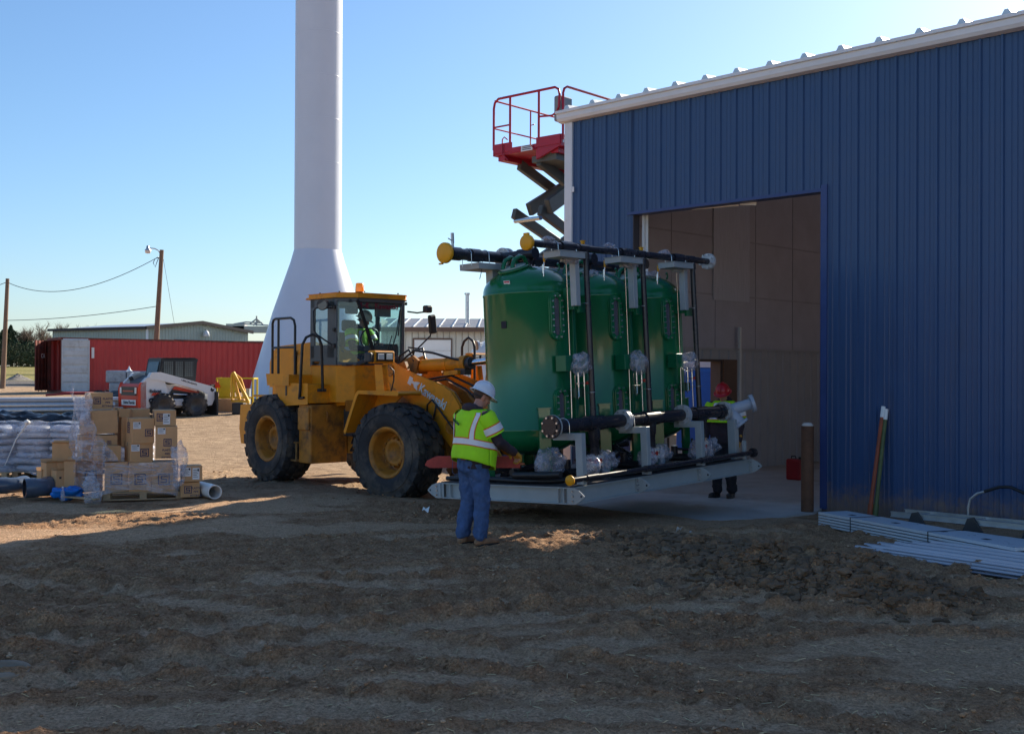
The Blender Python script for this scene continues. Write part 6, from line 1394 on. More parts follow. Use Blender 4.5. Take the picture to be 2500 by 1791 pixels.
wrap_sheet('stretch_wrap', ringpts([P_(288, 16.8), P_(250, 16.72), P_(186, 17.1), P_(181, 17.5)], 18), lambda u: .58, lambda u: (.62 + 1.0 * min(1, max(0, (u - .12) * 1.6)) ** .8 + .12 * math.sin(u * 14)), 'crumpled clear wrap rising over the left cartons of the pile', amp=.13, seed=9)
g = G(); 
for k, (px_, py_, Y, r) in enumerate(((206, 1000, 17.0, .14), (222, 1195, 16.6, .13), (236, 1212, 16.6, .08), (438, 1120, 16.8, .14), (437, 1160, 16.8, .10))):
    c = at(px_, py_, Y); g = G(); blob(g, tuple(c), (r * .8, r * .6, r * 1.6), 20 + k, .55, 14); o = g.build('loose_wrap', M_wrap)
    tag(o, ('loose clump of clear wrap above the left cartons', 'clear wrap hanging at the pallet\'s front left corner', 'end of clear wrap trailing near the pallet boards', 'clear wrap flaring at the upper right side of the pallet', 'clear wrap hanging between the pallet and the two cartons')[k], 'plastic wrap')

# ---- wrapped pallets of bags at the far left
M_bagw = mat('sack_white', (.46, .49, .55), .5, var=.25, scale=5, bump=.5, bscale=8, dirt=(.05, .12, .30), damt=.5, dscale=2.6)
def bagstack(x0, y0, rz, nx, nl, lab, seed):
    o = empty('bag_pallet', (x0, y0, 0.0), R(rz), lab, 'pallet load'); rnd = random.Random(seed)
    g = G()
    for xx in (0, .55, 1.1): 
        for y in (0, .45, .9): g.bx((xx, y, 0), (xx + .1, y + .1, .11))
    for k in range(6): g.bx((-.03, k * .19, .11), (1.25, k * .19 + .1, .13))
    g.build('pallet', M_wood, o)
    for L in range(nl):
        for i in range(nx):
            g = G(); w = 1.2 / nx; cx = (i + .5) * w; c = V((cx, .5, .13 + .06 + L * .115)); rows = []
            for a in range(9):
                th = math.pi * a / 8; row = []
                for b in range(25):
                    ph = 2 * math.pi * b / 24; q = V((math.copysign(abs(math.cos(ph)) ** .45, math.cos(ph)), math.copysign(abs(math.sin(ph)) ** .45, math.sin(ph)), 0)) * (math.sin(th) ** .4 if th > 0 and th < math.pi else 0)
                    n_ = mnoise.noise(V((q.x * 2 + i, q.y * 2 + L * 3, math.cos(th))))
                    row.append((c.x + q.x * w * .51 * (1 + .05 * n_), c.y + q.y * .52 * (1 + .05 * n_), c.z + math.cos(th) * .062 * (1 + .35 * n_)))
                rows.append(row)
            g.grid(rows, flip=True); g.build('sack', M_bagw, o)
    return o
pA = at(30, 1165, 20.2); pB = at(168, 1150, 21.4)
bagstack(-8.75, 20.1, -3, 2, 7, 'wrapped pallet stack of blue and white sacks at the left edge', 1)
bagstack(-9.98, 20.0, -2, 2, 7, 'wrapped pallet stack of sacks cut off by the left edge', 2)
bagstack(-8.05, 21.3, 4, 2, 6, 'shorter wrapped pallet of sacks just left of the cartons', 3)
M_wrap2 = wrap_mat('stack_wrap', (.60, .66, .80), .30, 1.6, .14, (1, 1, 4), .03)
wrap_sheet('stretch_wrap', ringpts([(-7.42, 20.9), (-7.42, 20.05), (-8.7, 20.0), (-10.3, 19.95)], 26), lambda u: .1 + .04 * math.sin(u * 22), lambda u: .97 + .05 * math.sin(u * 13), 'clear wrap round the sacks at the left edge, tied in a knot', amp=.07, seed=21, m=M_wrap2)
wrap_sheet('stretch_wrap', ringpts([(-6.8, 22.0), (-6.8, 21.2), (-8.0, 21.15)], 20), lambda u: .1, lambda u: .90 - .25 * u * (1 - u) * 2, 'clear wrap round the shorter pallet of sacks', amp=.08, seed=31, m=M_wrap2)
def drape(nm, x0, x1, y0, y1, zf, m, lab, cat_, n=40, amp=.05, seed=0):
    rows = []
    for i in range(n + 1):
        row = []
        for k in range(n + 1):
            u, v = k / n, i / n; x = x0 + (x1 - x0) * u; y = y0 + (y1 - y0) * v
            row.append((x, y, zf(u, v) + amp * (mnoise.noise(V((x * 4 + seed, y * 4, 0))) + .5 * abs(mnoise.noise(V((x * 9 + seed, y * 9, 3)))))))
        rows.append(row)
    g = G(); g.grid(rows); o = g.build(nm, m); return tag(o, lab, cat_)
drape('clear_sheet', -10.4, -7.35, 19.95, 21.2, lambda u, v: .99 - .35 * max(0, (.05 - v)) * 10 - .4 * max(0, u - .96) * 20, M_wrap2, 'clear plastic sheet lying over the top of the left sack pallets', 'plastic sheet', amp=.05, seed=2)
drape('clear_sheet', -8.1, -6.75, 21.1, 22.3, lambda u, v: .88 - .3 * abs(u - .4), M_wrap2, 'clear plastic sheet over the shorter sack pallet', 'plastic sheet', amp=.07, seed=8)
drape('black_tarp', -10.6, -7.55, 20.35, 21.4, lambda u, v: 1.02 + .12 * math.sin(min(1, max(0, v)) * math.pi) * (1 - .55 * u) - (.5 * max(0, .06 - v) * 12), mat('black_tarp', (.012, .013, .016), .22, var=.3, bump=.6, bscale=9), 'crinkled black tarp heaped on top of the left sack pallets', 'tarp', n=60, amp=.10, seed=5)
g = G(); g.tube([(-8.42, 19.93, .98), (-8.6, 19.90, .7), (-8.78, 19.88, .25)], [.02, .012, .006], 6); blob(g, (-8.42, 19.93, 1.0), (.05, .04, .04), 3, .3, 8); o = g.build('plastic_tie', M_white); tag(o, 'white twisted plastic tie running down the wrapped sacks', 'tie')
# elbows, blue sheet, bottle, pipe
M_elb = mat('dark_blue_pvc', (.08, .105, .15), .25, var=.15, coat=.3)
def elbow(px, py, Y, ang, lab, r=.15, rz=0, flip=1):
    c = at(px, py, Y); c.z = .17; o = empty('pipe_elbow', tuple(c), R(rz), lab, 'pipe fitting', 'dark pipe elbows by the open cartons')
    g = G(); path = [(-.30, 0, -.0), (-.16, 0, 0)] + [(-.16 + .22 * math.sin(R(a)), 0, .22 - .22 * math.cos(R(a))) for a in range(10, ang + 1, 10)]
    e = V(path[-1]); d = (e - V(path[-2])).normalized(); path.append(tuple(e + d * .12)); path = [V((p[0], p[2] * flip * .9, p[1])) for p in map(V, path)]
    rr = [r * 1.08, r * 1.08] + [r] * (len(path) - 4) + [r * 1.08, r * 1.08]
    g.tube(path, rr, 28, caps=False); b = g.build('elbow', M_elb, o)
    g = G(); g.tube(path, [q - .018 for q in rr], 28, caps=False); g.build('bore', M_ink, o)
    for (p, q, rq) in ((path[0], path[1], rr[0]), (path[-1], path[-2], rr[-1])):
        g = G(); ax = (V(q) - V(p)).normalized(); g.lathe([(rq, 0), (rq - .018, 0)], p, ax, 28); g.build('rim', M_elb, o)
elbow(45, 1200, 17.3, 60, 'grey blue pipe elbow lying farthest left', .115, 25, 1)
elbow(112, 1196, 17.0, 60, 'dark blue pipe elbow with its open mouth facing left', .135, 35, 1)
c = at(166, 1192, 16.9); g = G(); blob(g, (c.x, 16.9, .10), (.20, .12, .10), 44, .6, 18); o = g.build('blue_plastic_sheet', mat('blue_foil', (.01, .16, .55), .2, var=.3, bump=.6, bscale=15)); tag(o, 'crinkled bright blue plastic at the foot of the open cartons', 'plastic')
c = at(153, 1215, 16.7); bo_ = empty('water_bottle', (c.x, 16.7, .0), 0, 'clear plastic bottle lying below the blue plastic', 'bottle'); g = G(); g.lathe([(0, 0), (.03, 0), (.032, .02), (.032, .13), (.015, .17), (.013, .19)], n=16); g.build('bottle_body', M_bag, bo_); g = G(); g.cyl((0, 0, .19), (0, 0, .21), .015, n=12); g.build('cap', M_white, bo_)
g = G(); g.box((0, 0, 0), (.75, .09, .02), (0, 0, -28)); o = g.build('loose_board', M_wood); c = at(193, 1212, 16.7); o.location = (c.x, 16.7, .05); tag(o, 'thin loose board lying on the dirt at the pallet corner', 'board')
c0 = at(525, 1184, 16.9); c0.z = .12; wpM = basis(c0, V((-.55, .83, .0)).normalized(), V((-.83, -.55, 0)).normalized(), (0, 0, 1))
wp = empty('white_pipe', mtx=wpM, label='short white plastic pipe lying right of the two cartons, open end forward', cat='pipe'); g = G(); g.tube([(0, 0, 0), (1.3, 0, 0)], .105, 28, caps=False); g.tube([(0, 0, 0), (1.3, 0, 0)], .092, 28, caps=False); g.lathe([(.105, 0), (.092, 0)], (0, 0, 0), (1, 0, 0), 28); g.build('pipe_wall', M_white, wp); g = G(); g.cyl((.5, 0, 0), (.51, 0, 0), .092, n=24); g.build('bore', M_ink, wp)
# litter
def scrap(px, py, s_, lab, Y=None):
    p = onz(px, py, .03); z = gz(p.x, p.y); o = empty('paper_scrap', (p.x, p.y, z + .01), R(px), lab, 'litter')
    g = G(); rows = [[((u - .5) * s_, (v - .5) * s_ * .3, s_ * (.15 + .45 * v + .2 * math.sin(u * 5 + v * 3))) for u in (0, .3, .6, 1)] for v in (0, .4, .8, 1)]; g.grid(rows); g.build('paper', M_white, o)
scrap(1040, 1249, .11, 'crumpled white scrap on the dirt near the loader front wheel')
scrap(1658, 1287, .09, 'small pale scrap at the edge of the concrete apron'); scrap(1684, 1292, .07, 'flat pale scrap just right of the other at the apron edge')
# round lids in the dirt
def lid(px, py, r, h, m, lab, nm='round_lid', rings=3):
    p = onz(px, py, .08); z = gz(p.x, p.y); o = empty(nm, (p.x, p.y, z - .02), 0, lab, 'lid'); o.rotation_euler = (R(5), R(4), 0)
    pr = [(r, -.1), (r, h), (r * .97, h + .008)]
    for k in range(rings): a = r * (.9 - .25 * k); pr += [(a, h + .008), (a - .02, h + .016), (a - .05, h + .014), (a - .06, h + .004)]
    g = G(); g.lathe(pr + [(0, h + .006)], n=56); g.build('disc', m, o); return o
lid(2215, 1425, .22, .06, mat('tan_lid', (.55, .27, .13), .55, var=.3, scale=9), 'brown ringed round lid half buried behind the dirt mound')
lid(10, 1606, .16, .004, mat('muddy_lid', (.26, .19, .13), .9, var=.3), 'muddy round lid in the dirt at the left edge', rings=1)

# ------------------------------------------------------------------ metal bundles by the wall
def bundle_frame(a, b):
    d = V((b[0] - a[0], b[1] - a[1], b[2] - a[2])); L = d.length; d.normalize(); n_ = V((-d.y, d.x, 0)).normalized(); return basis(a, d, n_, d.cross(n_)), L
def put(px, py, Z, dz): 
    p = onz(px, py, Z); return (p.x, p.y, gz(p.x, p.y) + dz)
a = onz(1998, 1282, -.10); b = onz(2478, 1372, -.03)
Mb, Lb = bundle_frame((a.x, a.y, -.10), (b.x, b.y, -.06))
M_purl = mat('white_purlin', (.62, .66, .70), .3, var=.05, scale=3, dirt=(.45, .48, .5), damt=.2)
for k in range(5):
    o = empty('steel_channel', mtx=Mb @ Matrix.Translation((0, 0, k * .036)), label=('lowest', 'second from bottom', 'middle', 'second from top', 'top')[k] + ' white steel channel of the strapped bundle by the wall', cat='steel channel', group='channels in the strapped bundle')
    g = G(); g.prism([(0, 0), (.44, 0), (.44, .026), (.425, .026), (.425, .006), (.015, .006), (.015, .026), (0, .026)], 'x', 0, Lb) if k < 4 else g.prism([(0, 0), (.44, 0), (.44, .034), (0, .034)], 'x', 0, Lb); g.build('web', M_purl, o)
    if k == 4:
        for x in (.42, 1.30, 2.15, 2.85): g = G(); g.bx((x, .16, .0342), (x + .10, .23, .0362)); g.build('punched_slot', M_ink, o)
for x in (.70, 2.18):
    g = G(); g.bx((x, -.004, -.002), (x + .014, .444, .184)); o = g.build('strap_band', M_black); o.matrix_world = Mb; tag(o, ('dark strap near the left end of the channel bundle', 'dark strap near the right end of the channel bundle')[x > 1], 'strap')
a2 = onz(2300, 1318, .0); g = G()
Mb2, Lb2 = bundle_frame((5.05, 13.55, -.1), (6.6, 10.4, -.05))
o = empty('steel_channel', mtx=Mb2, label='second white channel stack continuing past the right edge', cat='steel channel'); g = G()
for k in range(3): g.bx((0, 0, k * .045), (Lb2, .42, k * .045 + .038))
g.build('web', M_purl, o)
# corrugated sheets
a = onz(2022, 1346, -.08); b = onz(2500, 1421, -.03)
Ms_, Ls = bundle_frame((a.x, a.y, -.07), (b.x, b.y, -.02))
M_sheet = mat('film_blue_sheet', (.50, .49, .52), .28, var=.10, scale=1.5, dirt=(.60, .64, .72), damt=.35, dscale=1.2, stretch=(.4, 5, 5))
for k in range(4):
    o = empty('roof_sheet', mtx=Ms_ @ Matrix.Translation((.02 + .20 * k, .06 * k, k * .022)), label=('lowest', 'second', 'third', 'topmost')[k] + ' blue-white ribbed sheet of the pile lying on the dirt', cat='metal sheet', group='ribbed sheets on the dirt')
    pr = []; y = 0
    for j in range(4): pr += [(y, .012), (y + .10, .012), (y + .125, .05), (y + .165, .05), (y + .19, .012)]; y += .21
    pr.append((y + .02, .012)); g = G(); L_ = Ls + 1.6
    g.grid([[(0, yy, z) for yy, z in pr], [(L_, yy, z) for yy, z in pr]], smooth=False); g.grid([[(0, yy, z - .009) for yy, z in pr], [(L_, yy, z - .009) for yy, z in pr]], smooth=False, flip=True)
    g.grid([[(0, yy, z - .009) for yy, z in pr], [(0, yy, z) for yy, z in pr]], smooth=False)
    g.build('ribbed_panel', M_sheet, o)
for (px, py, lb) in ((2085, 1362, 'pink red ribbon knot at the front edge of the ribbed sheets'), (2188, 1330, 'red ribbon bit between the ribbed sheets and channels'), (2466, 1336, 'red ribbon knot on the right end of the channel bundle')):
    p = onz(px, py, .02); g = G(); blob(g, (0, 0, 0), (.05, .03, .022), px, .6, 8); o = g.build('red_ribbon', M_redp); o.location = (p.x, p.y, .0 if py < 1350 else -.02); tag(o, lb, 'ribbon')
# aluminium rails with clamps and a hooped handle
Mr, Lr = bundle_frame((5.05, 15.3, -.10), (7.6, 12.55, -.10))
o = empty('ladder_section', mtx=Mr, label='grey aluminium ladder with dark rung brackets lying along the wall', cat='ladder')
for y in (.02, .40):
    g = G(); g.bx((0, y, .10), (Lr, y + .025, .17)); g.bx((0, y - .02, .10), (Lr, y + .045, .108)); g.bx((0, y - .02, .162), (Lr, y + .045, .17)); g.build('side_rail', M_galv, o)
for i in range(5):
    g = G(); g.tube([(.35 + i * .75, .03, .135), (.35 + i * .75, .41, .135)], .02, 8); g.build('rung', M_galv, o)
    g = G(); g.prism([(.25 + i * .75, .0), (.32 + i * .75, .18), (.40 + i * .75, .2), (.52 + i * .75, .02)], 'y', -.03, .0); g.build('bracket', M_dark, o)
h0 = BM @ V((2.85, -.42, 0)); g = G(); q = lambda s_, z: tuple(BM @ V((s_, -.30, z)))
ho = empty('hoop_handle', (0, 0, 0), 0, 'grey tube hoop with black grip standing over the ladder at right', 'handle')
g = G(); g.tube([q(2.38, -.12), q(2.38, .10), q(2.41, .22), q(2.50, .30), q(2.62, .34)], .018, 10); g.build('tube', M_galv, ho); g = G(); g.tube([q(3.20, .33), q(3.32, .24), q(3.36, .1), q(3.36, -.12)], .018, 10); g.build('tube', M_galv, ho)
g = G(); g.tube([q(2.60, .335), q(2.80, .41), q(2.94, .42), q(3.08, .37), q(3.22, .31)], .021, 10); g.build('grip', M_black, ho)
# two poles leaning on the wall
def lean(nm, px0, py0, px1, py1, m, lab, off, tipm):
    # foot on the ground just off the wall, head against the wall
    d0 = rgt * (px0 - 1250) + upv * (895.5 - py0) + fwd * F; d1 = rgt * (px1 - 1250) + upv * (895.5 - py1) + fwd * F
    n_ = V((BY[0], BY[1], 0)); C_ = V((0, 0, CAMZ)); J = V((JB[0], JB[1], 0))
    def hit(d, o_): t = ((J - n_ * o_ - C_).dot(n_)) / d.dot(n_); return C_ + d * t
    A, B_ = hit(d0, off), hit(d1, .05); o = empty(nm, tuple(A), 0, lab, 'pole'); v = B_ - A
    g = G(); g.tube([(0, 0, 0), v * .90], .030, 10); g.build('shaft', m, o)
    g = G(); g.tube([v * .90, v], .032, 10); g.build('pale_tip', tipm, o)
    g = G(); g.tube([(0, 0, -.06), v * .12], .04, 8); g.build('foot', m, o); return o
lean('leaning_pole', 2122, 1262, 2157, 992, mat('rust_orange', (.30, .07, .03), .6, var=.3), 'rust orange pole with white tip leaning on the blue wall', .40, M_white)
lean('leaning_pole', 2136, 1262, 2164, 998, mat('olive_paint', (.10, .13, .05), .6, var=.3), 'dull green pole with white tip leaning on the blue wall', .36, M_white)
# red timber under the worker's glove
a = at(1040, 1127, 12.76); b = at(1268, 1127, 12.76)
Mt, Lt = bundle_frame(tuple(a), tuple(b)); rt = empty('red_timber', mtx=Mt, label='red painted timber held level by the worker in front of the skid', cat='timber')
g = G(); g.prism([(0, -.03), (.05, -.055), (Lt, -.055), (Lt, .055), (.12, .055), (.02, .01)], 'y', -.05, .05); g.build('beam', mat('red_timber_paint', (.40, .055, .045), .65, var=.2, scale=6, bump=.2, dirt=(.2, .05, .04), damt=.3), rt, bevel=.008)

# ------------------------------------------------------------------ scissor lift behind the corner
N3 = V((1.036, 25, 0)); lx = V((-.75, .66, 0)).normalized(); ry = V((.66, .75, 0)).normalized()
SM = basis((N3.x, N3.y, 0), ry, lx, (0, 0, 1))       # x: along platform (hidden), y: to the left end, z up
sl_ = empty('scissor_lift', mtx=SM, label='red scissor lift raised high behind the corner of the blue building', cat='scissor lift')
M_lr = mat('lift_red', (.42, .012, .035), .4, var=.07)
M_arm = mat('lift_arm', (.10, .105, .09), .5, var=.15, scale=3)
DZ, TZ, WL, LL = 6.86, 8.16, 1.97, 3.2
g = G(); g.bx((0, 0, DZ), (LL, WL, DZ + .05)); g.bx((.05, .1, DZ - .12), (LL - .05, .3, DZ)); g.bx((.05, WL - .3, DZ - .12), (LL - .05, WL - .1, DZ)); g.build('deck', M_lr, sl_)
g = G(); g.bx((-.02, 0, DZ + .05), (.02, .68, DZ + .26)); g.bx((-.02, .68, DZ + .02), (.02, 1.42, DZ + .13)); g.bx((-.02, 1.42, DZ + .05), (.02, WL, DZ + .26)); g.bx((0, -.02, DZ + .0), (LL, .02, DZ + .26)); g.bx((0, WL - .02, DZ), (LL, WL + .02, DZ + .2)); g.prism([(0, DZ - .0), (.68, DZ - .0), (.68, DZ - .22)], 'x', -.02, .05); g.build('toe_board', M_lr, sl_)
def rail(pts, r=.028): g = G(); g.tube(pts, r, 10); g.build('guard_rail', M_lr, sl_)
rail([(0, .05, 7.70), (0, .03, 7.98), (0, .06, 8.10), (0, .16, TZ), (0, WL - .14, TZ), (0, WL - .03, 8.08), (0, WL - .0, 7.95), (0, WL, 7.0)])
rail([(0, .05, 7.72), (0, .12, 7.60), (0, .25, 7.55), (0, .62, 7.58)], .022)
rail([(0, .62, 6.95), (0, .62, TZ)]); rail([(0, 1.47, 6.95), (0, 1.47, TZ)]); rail([(0, 1.47, 7.52), (0, WL, 7.52)], .02)
rail([(.06, -.02, 7.0), (.06, -.02, 8.02), (.10, -.02, 8.12), (.2, -.02, TZ + .02), (LL, -.02, TZ + .02)]); rail([(.06, -.02, 7.55), (LL, -.02, 7.55)], .022)
rail([(.04, WL, TZ - .02), (LL, WL, TZ - .02)], .022); rail([(.04, WL, 7.5), (LL, WL, 7.5)], .018); rail([(1.3, WL, 7.0), (1.3, WL, TZ - .02)], .018)
g = G(); g.tube([(-.03, 1.52, 7.18), (-.05, 1.60, 7.25), (-.05, 1.66, 7.2), (-.05, 1.66, 6.86), (-.04, 1.5, 6.72)], .014, 6); g.tube([(-.03, .72, 7.42), (-.05, .82, 7.4), (-.05, .82, 6.98), (-.04, .7, 6.86)], .014, 6); g.build('gate_cable', M_lr, sl_)
g = G(); g.bx((.02, .02, 7.42), (.45, .22, 7.98)); g.build('control_box', mat('lift_grey', (.22, .24, .25), .5), sl_, bevel=.03)
g = G(); g.bx((-.026, .78, DZ + .0), (-.021, 1.12, DZ + .13)); pl_ = g.build('notice_plate', M_paper, sl_); g = G(); [g.bx((-.029, .82, DZ + .03 + k * .035), (-.027, 1.08, DZ + .045 + k * .035)) for k in range(3)]; g.build('notice_print', M_navy, pl_)
text_obj('mec', .20, 'lift_lettering', M_white, sl_, basis((.05, -.024, DZ + .15), (1, 0, 0), (0, 0, 1), (0, -1, 0)), bold=.012, align='LEFT')
def sarm(pa, pb, Ya, Yb, w=.13, h=.24, nm='scissor_arm'):
    A = SM.inverted() @ at(*pa, Ya); B_ = SM.inverted() @ at(*pb, Yb); g = G(); g.path_box([A, B_], w, h, up=(0, 0, 1)); g.build(nm, M_arm, sl_, bevel=.015)
sarm((1268, 402), (1400, 500), 26.6, 28.3); sarm((1316, 392), (1420, 475), 25.6, 27.3)
sarm((1292, 512), (1440, 420), 26.6, 28.3, .14, .30); sarm((1338, 505), (1460, 415), 25.6, 27.3, .14, .34)
sarm((1254, 520), (1420, 634), 26.5, 28.4); sarm((1318, 512), (1470, 628), 25.6, 27.4)
sarm((1240, 690), (1420, 560), 26.5, 28.4); sarm((1254, 690), (1420, 800), 26.6, 28.4); sarm((1318, 690), (1470, 560), 25.6, 27.4); sarm((1318, 690), (1470, 800), 25.6, 27.4)
g = G(); A = SM.inverted() @ at(1258, 540, 26.5); B_ = SM.inverted() @ at(1320, 532, 25.5); g.cyl(A, B_, .05, n=12); g.build('cross_shaft', M_steel, sl_)
g = G(); g.bx((.1, .2, DZ - .26), (LL - .2, .9, DZ - .12)); g.build('slide_frame', M_arm, sl_)
g = G(); g.bx((0, .1, .25), (LL - .2, WL - .1, 1.0)); g.bx((.2, .2, 1.0), (LL - .4, WL - .2, 1.5)); g.build('chassis', M_lr, sl_)
for (x, y) in ((.4, .05), (LL - .6, .05), (.4, WL - .05), (LL - .6, WL - .05)): small_wheel(.35, .25, M_dark, sl_, x, y, .38)

# ------------------------------------------------------------------ seen through the side door: pickup truck and blue cabin
tc_ = at(1745, 960, 33.0)
tk_ = empty('pickup_truck', (tc_.x - .3, 35.0, .15), R(-78), 'white pickup truck parked outside, seen through the side door opening', 'truck')
g = G(); g.prism([(-1.0, .45), (-1.05, .95), (-.9, 1.12), (.4, 1.2), (.9, 1.18), (1.5, 1.78), (1.75, 1.88), (3.4, 1.88), (3.55, 1.25), (5.4, 1.2), (5.4, .5)], 'y', -.98, .98); g.build('body', M_bw, tk_, bevel=.05, seg=2)
g = G(); g.prism([(.93, 1.20), (1.47, 1.75), (1.50, 1.74), (.97, 1.18)], 'y', -.85, .85); g.prism([(1.15, 1.25), (1.6, 1.78), (2.3, 1.8), (2.3, 1.25)], 'y', -.99, -.97); g.prism([(2.4, 1.25), (2.4, 1.8), (3.3, 1.8), (3.4, 1.25)], 'y', -.99, -.97); g.build('windshield', mat('dark_glass', (.03, .04, .045), .08, coat=.5), tk_)
g = G(); g.bx((-1.08, -.6, .62), (-1.04, .6, .98)); g.bx((-1.12, -.95, .35), (-1.0, .95, .6)); g.build('grille', M_dark, tk_)
for (x, y) in ((0, -.9), (3.9, -.9), (0, .9), (3.9, .9)): small_wheel(.40, .25, M_steel, tk_, x, y, .40)
for s_ in (-1, 1): g = G(); g.bx((-1.07, s_ * .72 - .14, .78), (-1.02, s_ * .72 + .14, 1.0)); g.build('headlight', M_paper, tk_)
pc = at(1690, 960, 27.2); pj = empty('portable_toilet', (pc.x - .35, 27.4, .0), R(-20), 'bright blue portable cabin just outside the side door opening', 'portable toilet')
M_pj = mat('porta_blue', (.02, .17, .60), .45, var=.08)
g = G(); g.bx((0, 0, .1), (1.15, 1.15, 2.05)); g.build('cabin_wall', M_pj, pj, bevel=.03, seg=2); g = G(); g.bx((-.02, .15, .15), (.0, 1.0, 1.95)); g.bx((.15, -.02, .15), (1.0, 0, 1.95)); g.build('door_panel', mat('porta_blue_dark', (.015, .13, .50), .5), pj); g = G(); g.prism([(-.05, 2.05), (.575, 2.3), (1.2, 2.05)], 'y', -.05, 1.2); g.build('cabin_roof', M_paper, pj)
# ------------------------------------------------------------------ people
_tex = bpy.data.textures.new('folds', 'CLOUDS'); _tex.noise_scale = .09
def cap(g, a, b, r0, r1, n=14, flat=None):
    """tapered limb with rounded ends"""
    a, b = V(a), V(b); d = (b - a); L = max(d.length, 1e-5); d.normalize(); pts = []; rs = []
    for k in range(5): t = R(90 - 18 * (5 - k)); pts.append(a - d * r0 * math.cos(R(18 * k + 2))); rs.append(max(.001, r0 * math.sin(R(18 * k + 2))))
    pts.append(a); rs.append(r0); pts.append(b); rs.append(r1)
    for k in range(4, -1, -1): pts.append(b + d * r1 * math.cos(R(18 * k + 2))); rs.append(max(.001, r1 * math.sin(R(18 * k + 2))))
    g.tube(pts, rs, n); return g
def ell(g, c, r, n=14, rot=None):
    c = V(c); M3 = Euler([R(q) for q in rot]).to_matrix() if rot else Matrix.Identity(3); rows = []
    for i in range(n + 1):
        th = math.pi * i / n
        rows.append([c + M3 @ V((r[0] * math.sin(th) * math.cos(2 * math.pi * k / (2 * n)), r[1] * math.sin(th) * math.sin(2 * math.pi * k / (2 * n)), r[2] * math.cos(th))) for k in range(2 * n + 1)])
    g.grid(rows, flip=True); return g
def remesh(o, vox, fold=0, smooth=2):
    m = o.modifiers.new('remesh', 'REMESH'); m.mode = 'VOXEL'; m.voxel_size = vox; m.use_smooth_shade = True
    s_ = o.modifiers.new('smooth', 'SMOOTH'); s_.iterations = smooth; s_.factor = .5
    if fold:
        d = o.modifiers.new('folds', 'DISPLACE'); d.texture = _tex; d.strength = fold; d.mid_level = .5; d.texture_coords = 'LOCAL'
    return o
M_skin = mat('skin', (.50, .24, .17), .5, var=.08, scale=20)
M_hair = mat('grey_hair', (.09, .055, .04), .8, var=.3, scale=40)
M_hood = mat('dark_hoodie', (.045, .032, .040), .9, var=.15, scale=12, bump=.3, bscale=60)
M_jean = mat('blue_denim', (.062, .115, .245), .85, var=.28, scale=9, bump=.35, bscale=90, dirt=(.16, .23, .38), damt=.35, dscale=5)
M_vest = mat('hi_vis_lime', (.42, .86, .01), .7, var=.07, scale=10)
M_silver = mat('reflective_tape', (.80, .79, .80), .35, var=.05)
M_orng = mat('orange_edging', (.80, .16, .01), .6, var=.05)
M_boot = mat('brown_boot', (.30, .15, .075), .75, var=.3, scale=15, dirt=(.28, .19, .12), damt=.5)
M_glove = mat('mustard_glove', (.50, .26, .035), .85, var=.2, scale=15)
M_dpant = mat('dark_trousers', (.02, .022, .03), .9, var=.2)
def hand(g, wrist, d, up, side, curl=40, s=1.0, rad=1.0):
    """five-fingered hand: d = towards fingertips, up = back of hand, side = thumb side"""
    w = V(wrist); d = V(d).normalized(); up = V(up); up = (up - d * up.dot(d)).normalized(); sd_ = V(side); sd_ = (sd_ - d * sd_.dot(d) - up * sd_.dot(up)).normalized()
    for k in (-1.5, -.5, .5, 1.5): cap(g, w + sd_ * k * .012 * s, w + d * .085 * s + sd_ * k * .021 * s, .017 * s * rad, .013 * s * rad, 10)
    for k, L in zip((1.5, .5, -.5, -1.5), (.072, .080, .074, .058)):
        p = w + d * .088 * s + sd_ * k * .021 * s; a = 0; q = p; dd = d
        for j, f in enumerate((.45, .32, .25)):
            a += R(curl) * (.75 if j == 0 else 1); dd = (d * math.cos(a) - up * math.sin(a)).normalized(); e = q + dd * L * f * s * 1.15; cap(g, q, e, (.0105 - .001 * j) * s * rad, (.0095 - .001 * j) * s * rad, 8); q = e
    p = w + d * .022 * s + sd_ * .028 * s; e = p + (d * .6 + sd_ * .7 - up * .35).normalized() * .045 * s; cap(g, p, e, .015 * s * rad, .012 * s * rad, 8); cap(g, e, e + (d * .85 + sd_ * .1 - up * .5).normalized() * .035 * s, .0115 * s * rad, .009 * s * rad, 8)
def head(par, c, tilt, hair=True, beard=False, skin=None):
    """separate frame: +y is where the face looks"""
    Mh = Matrix.Translation(V(c)) @ Euler([R(q) for q in tilt]).to_matrix().to_4x4(); return Mh
def head_geo(g, Mh):
    q = lambda *p: Mh @ V(p)
    def E(c, r, n=12):
        M3 = Mh.to_3x3(); rows = []
        for i in range(n + 1):
            th = math.pi * i / n
            rows.append([q(*c) + M3 @ V((r[0] * math.sin(th) * math.cos(math.pi * k / n), r[1] * math.sin(th) * math.sin(math.pi * k / n), r[2] * math.cos(th))) for k in range(2 * n + 1)])
        g.grid(rows, flip=True)
    E((0, 0, .02), (.076, .095, .098)); E((0, .025, -.055), (.058, .062, .062)); E((0, .075, -.078), (.026, .024, .022)); E((0, .088, .02), (.055, .016, .014))
    cap(g, q(0, .090, .015), q(0, .112, -.028), .010, .016, 8); E((0, .094, -.055), (.026, .010, .009), 8)
    for s_ in (-1, 1): E((s_ * .078, -.005, -.01), (.010, .022, .034), 8); E((s_ * .045, .062, -.025), (.022, .022, .022), 8)
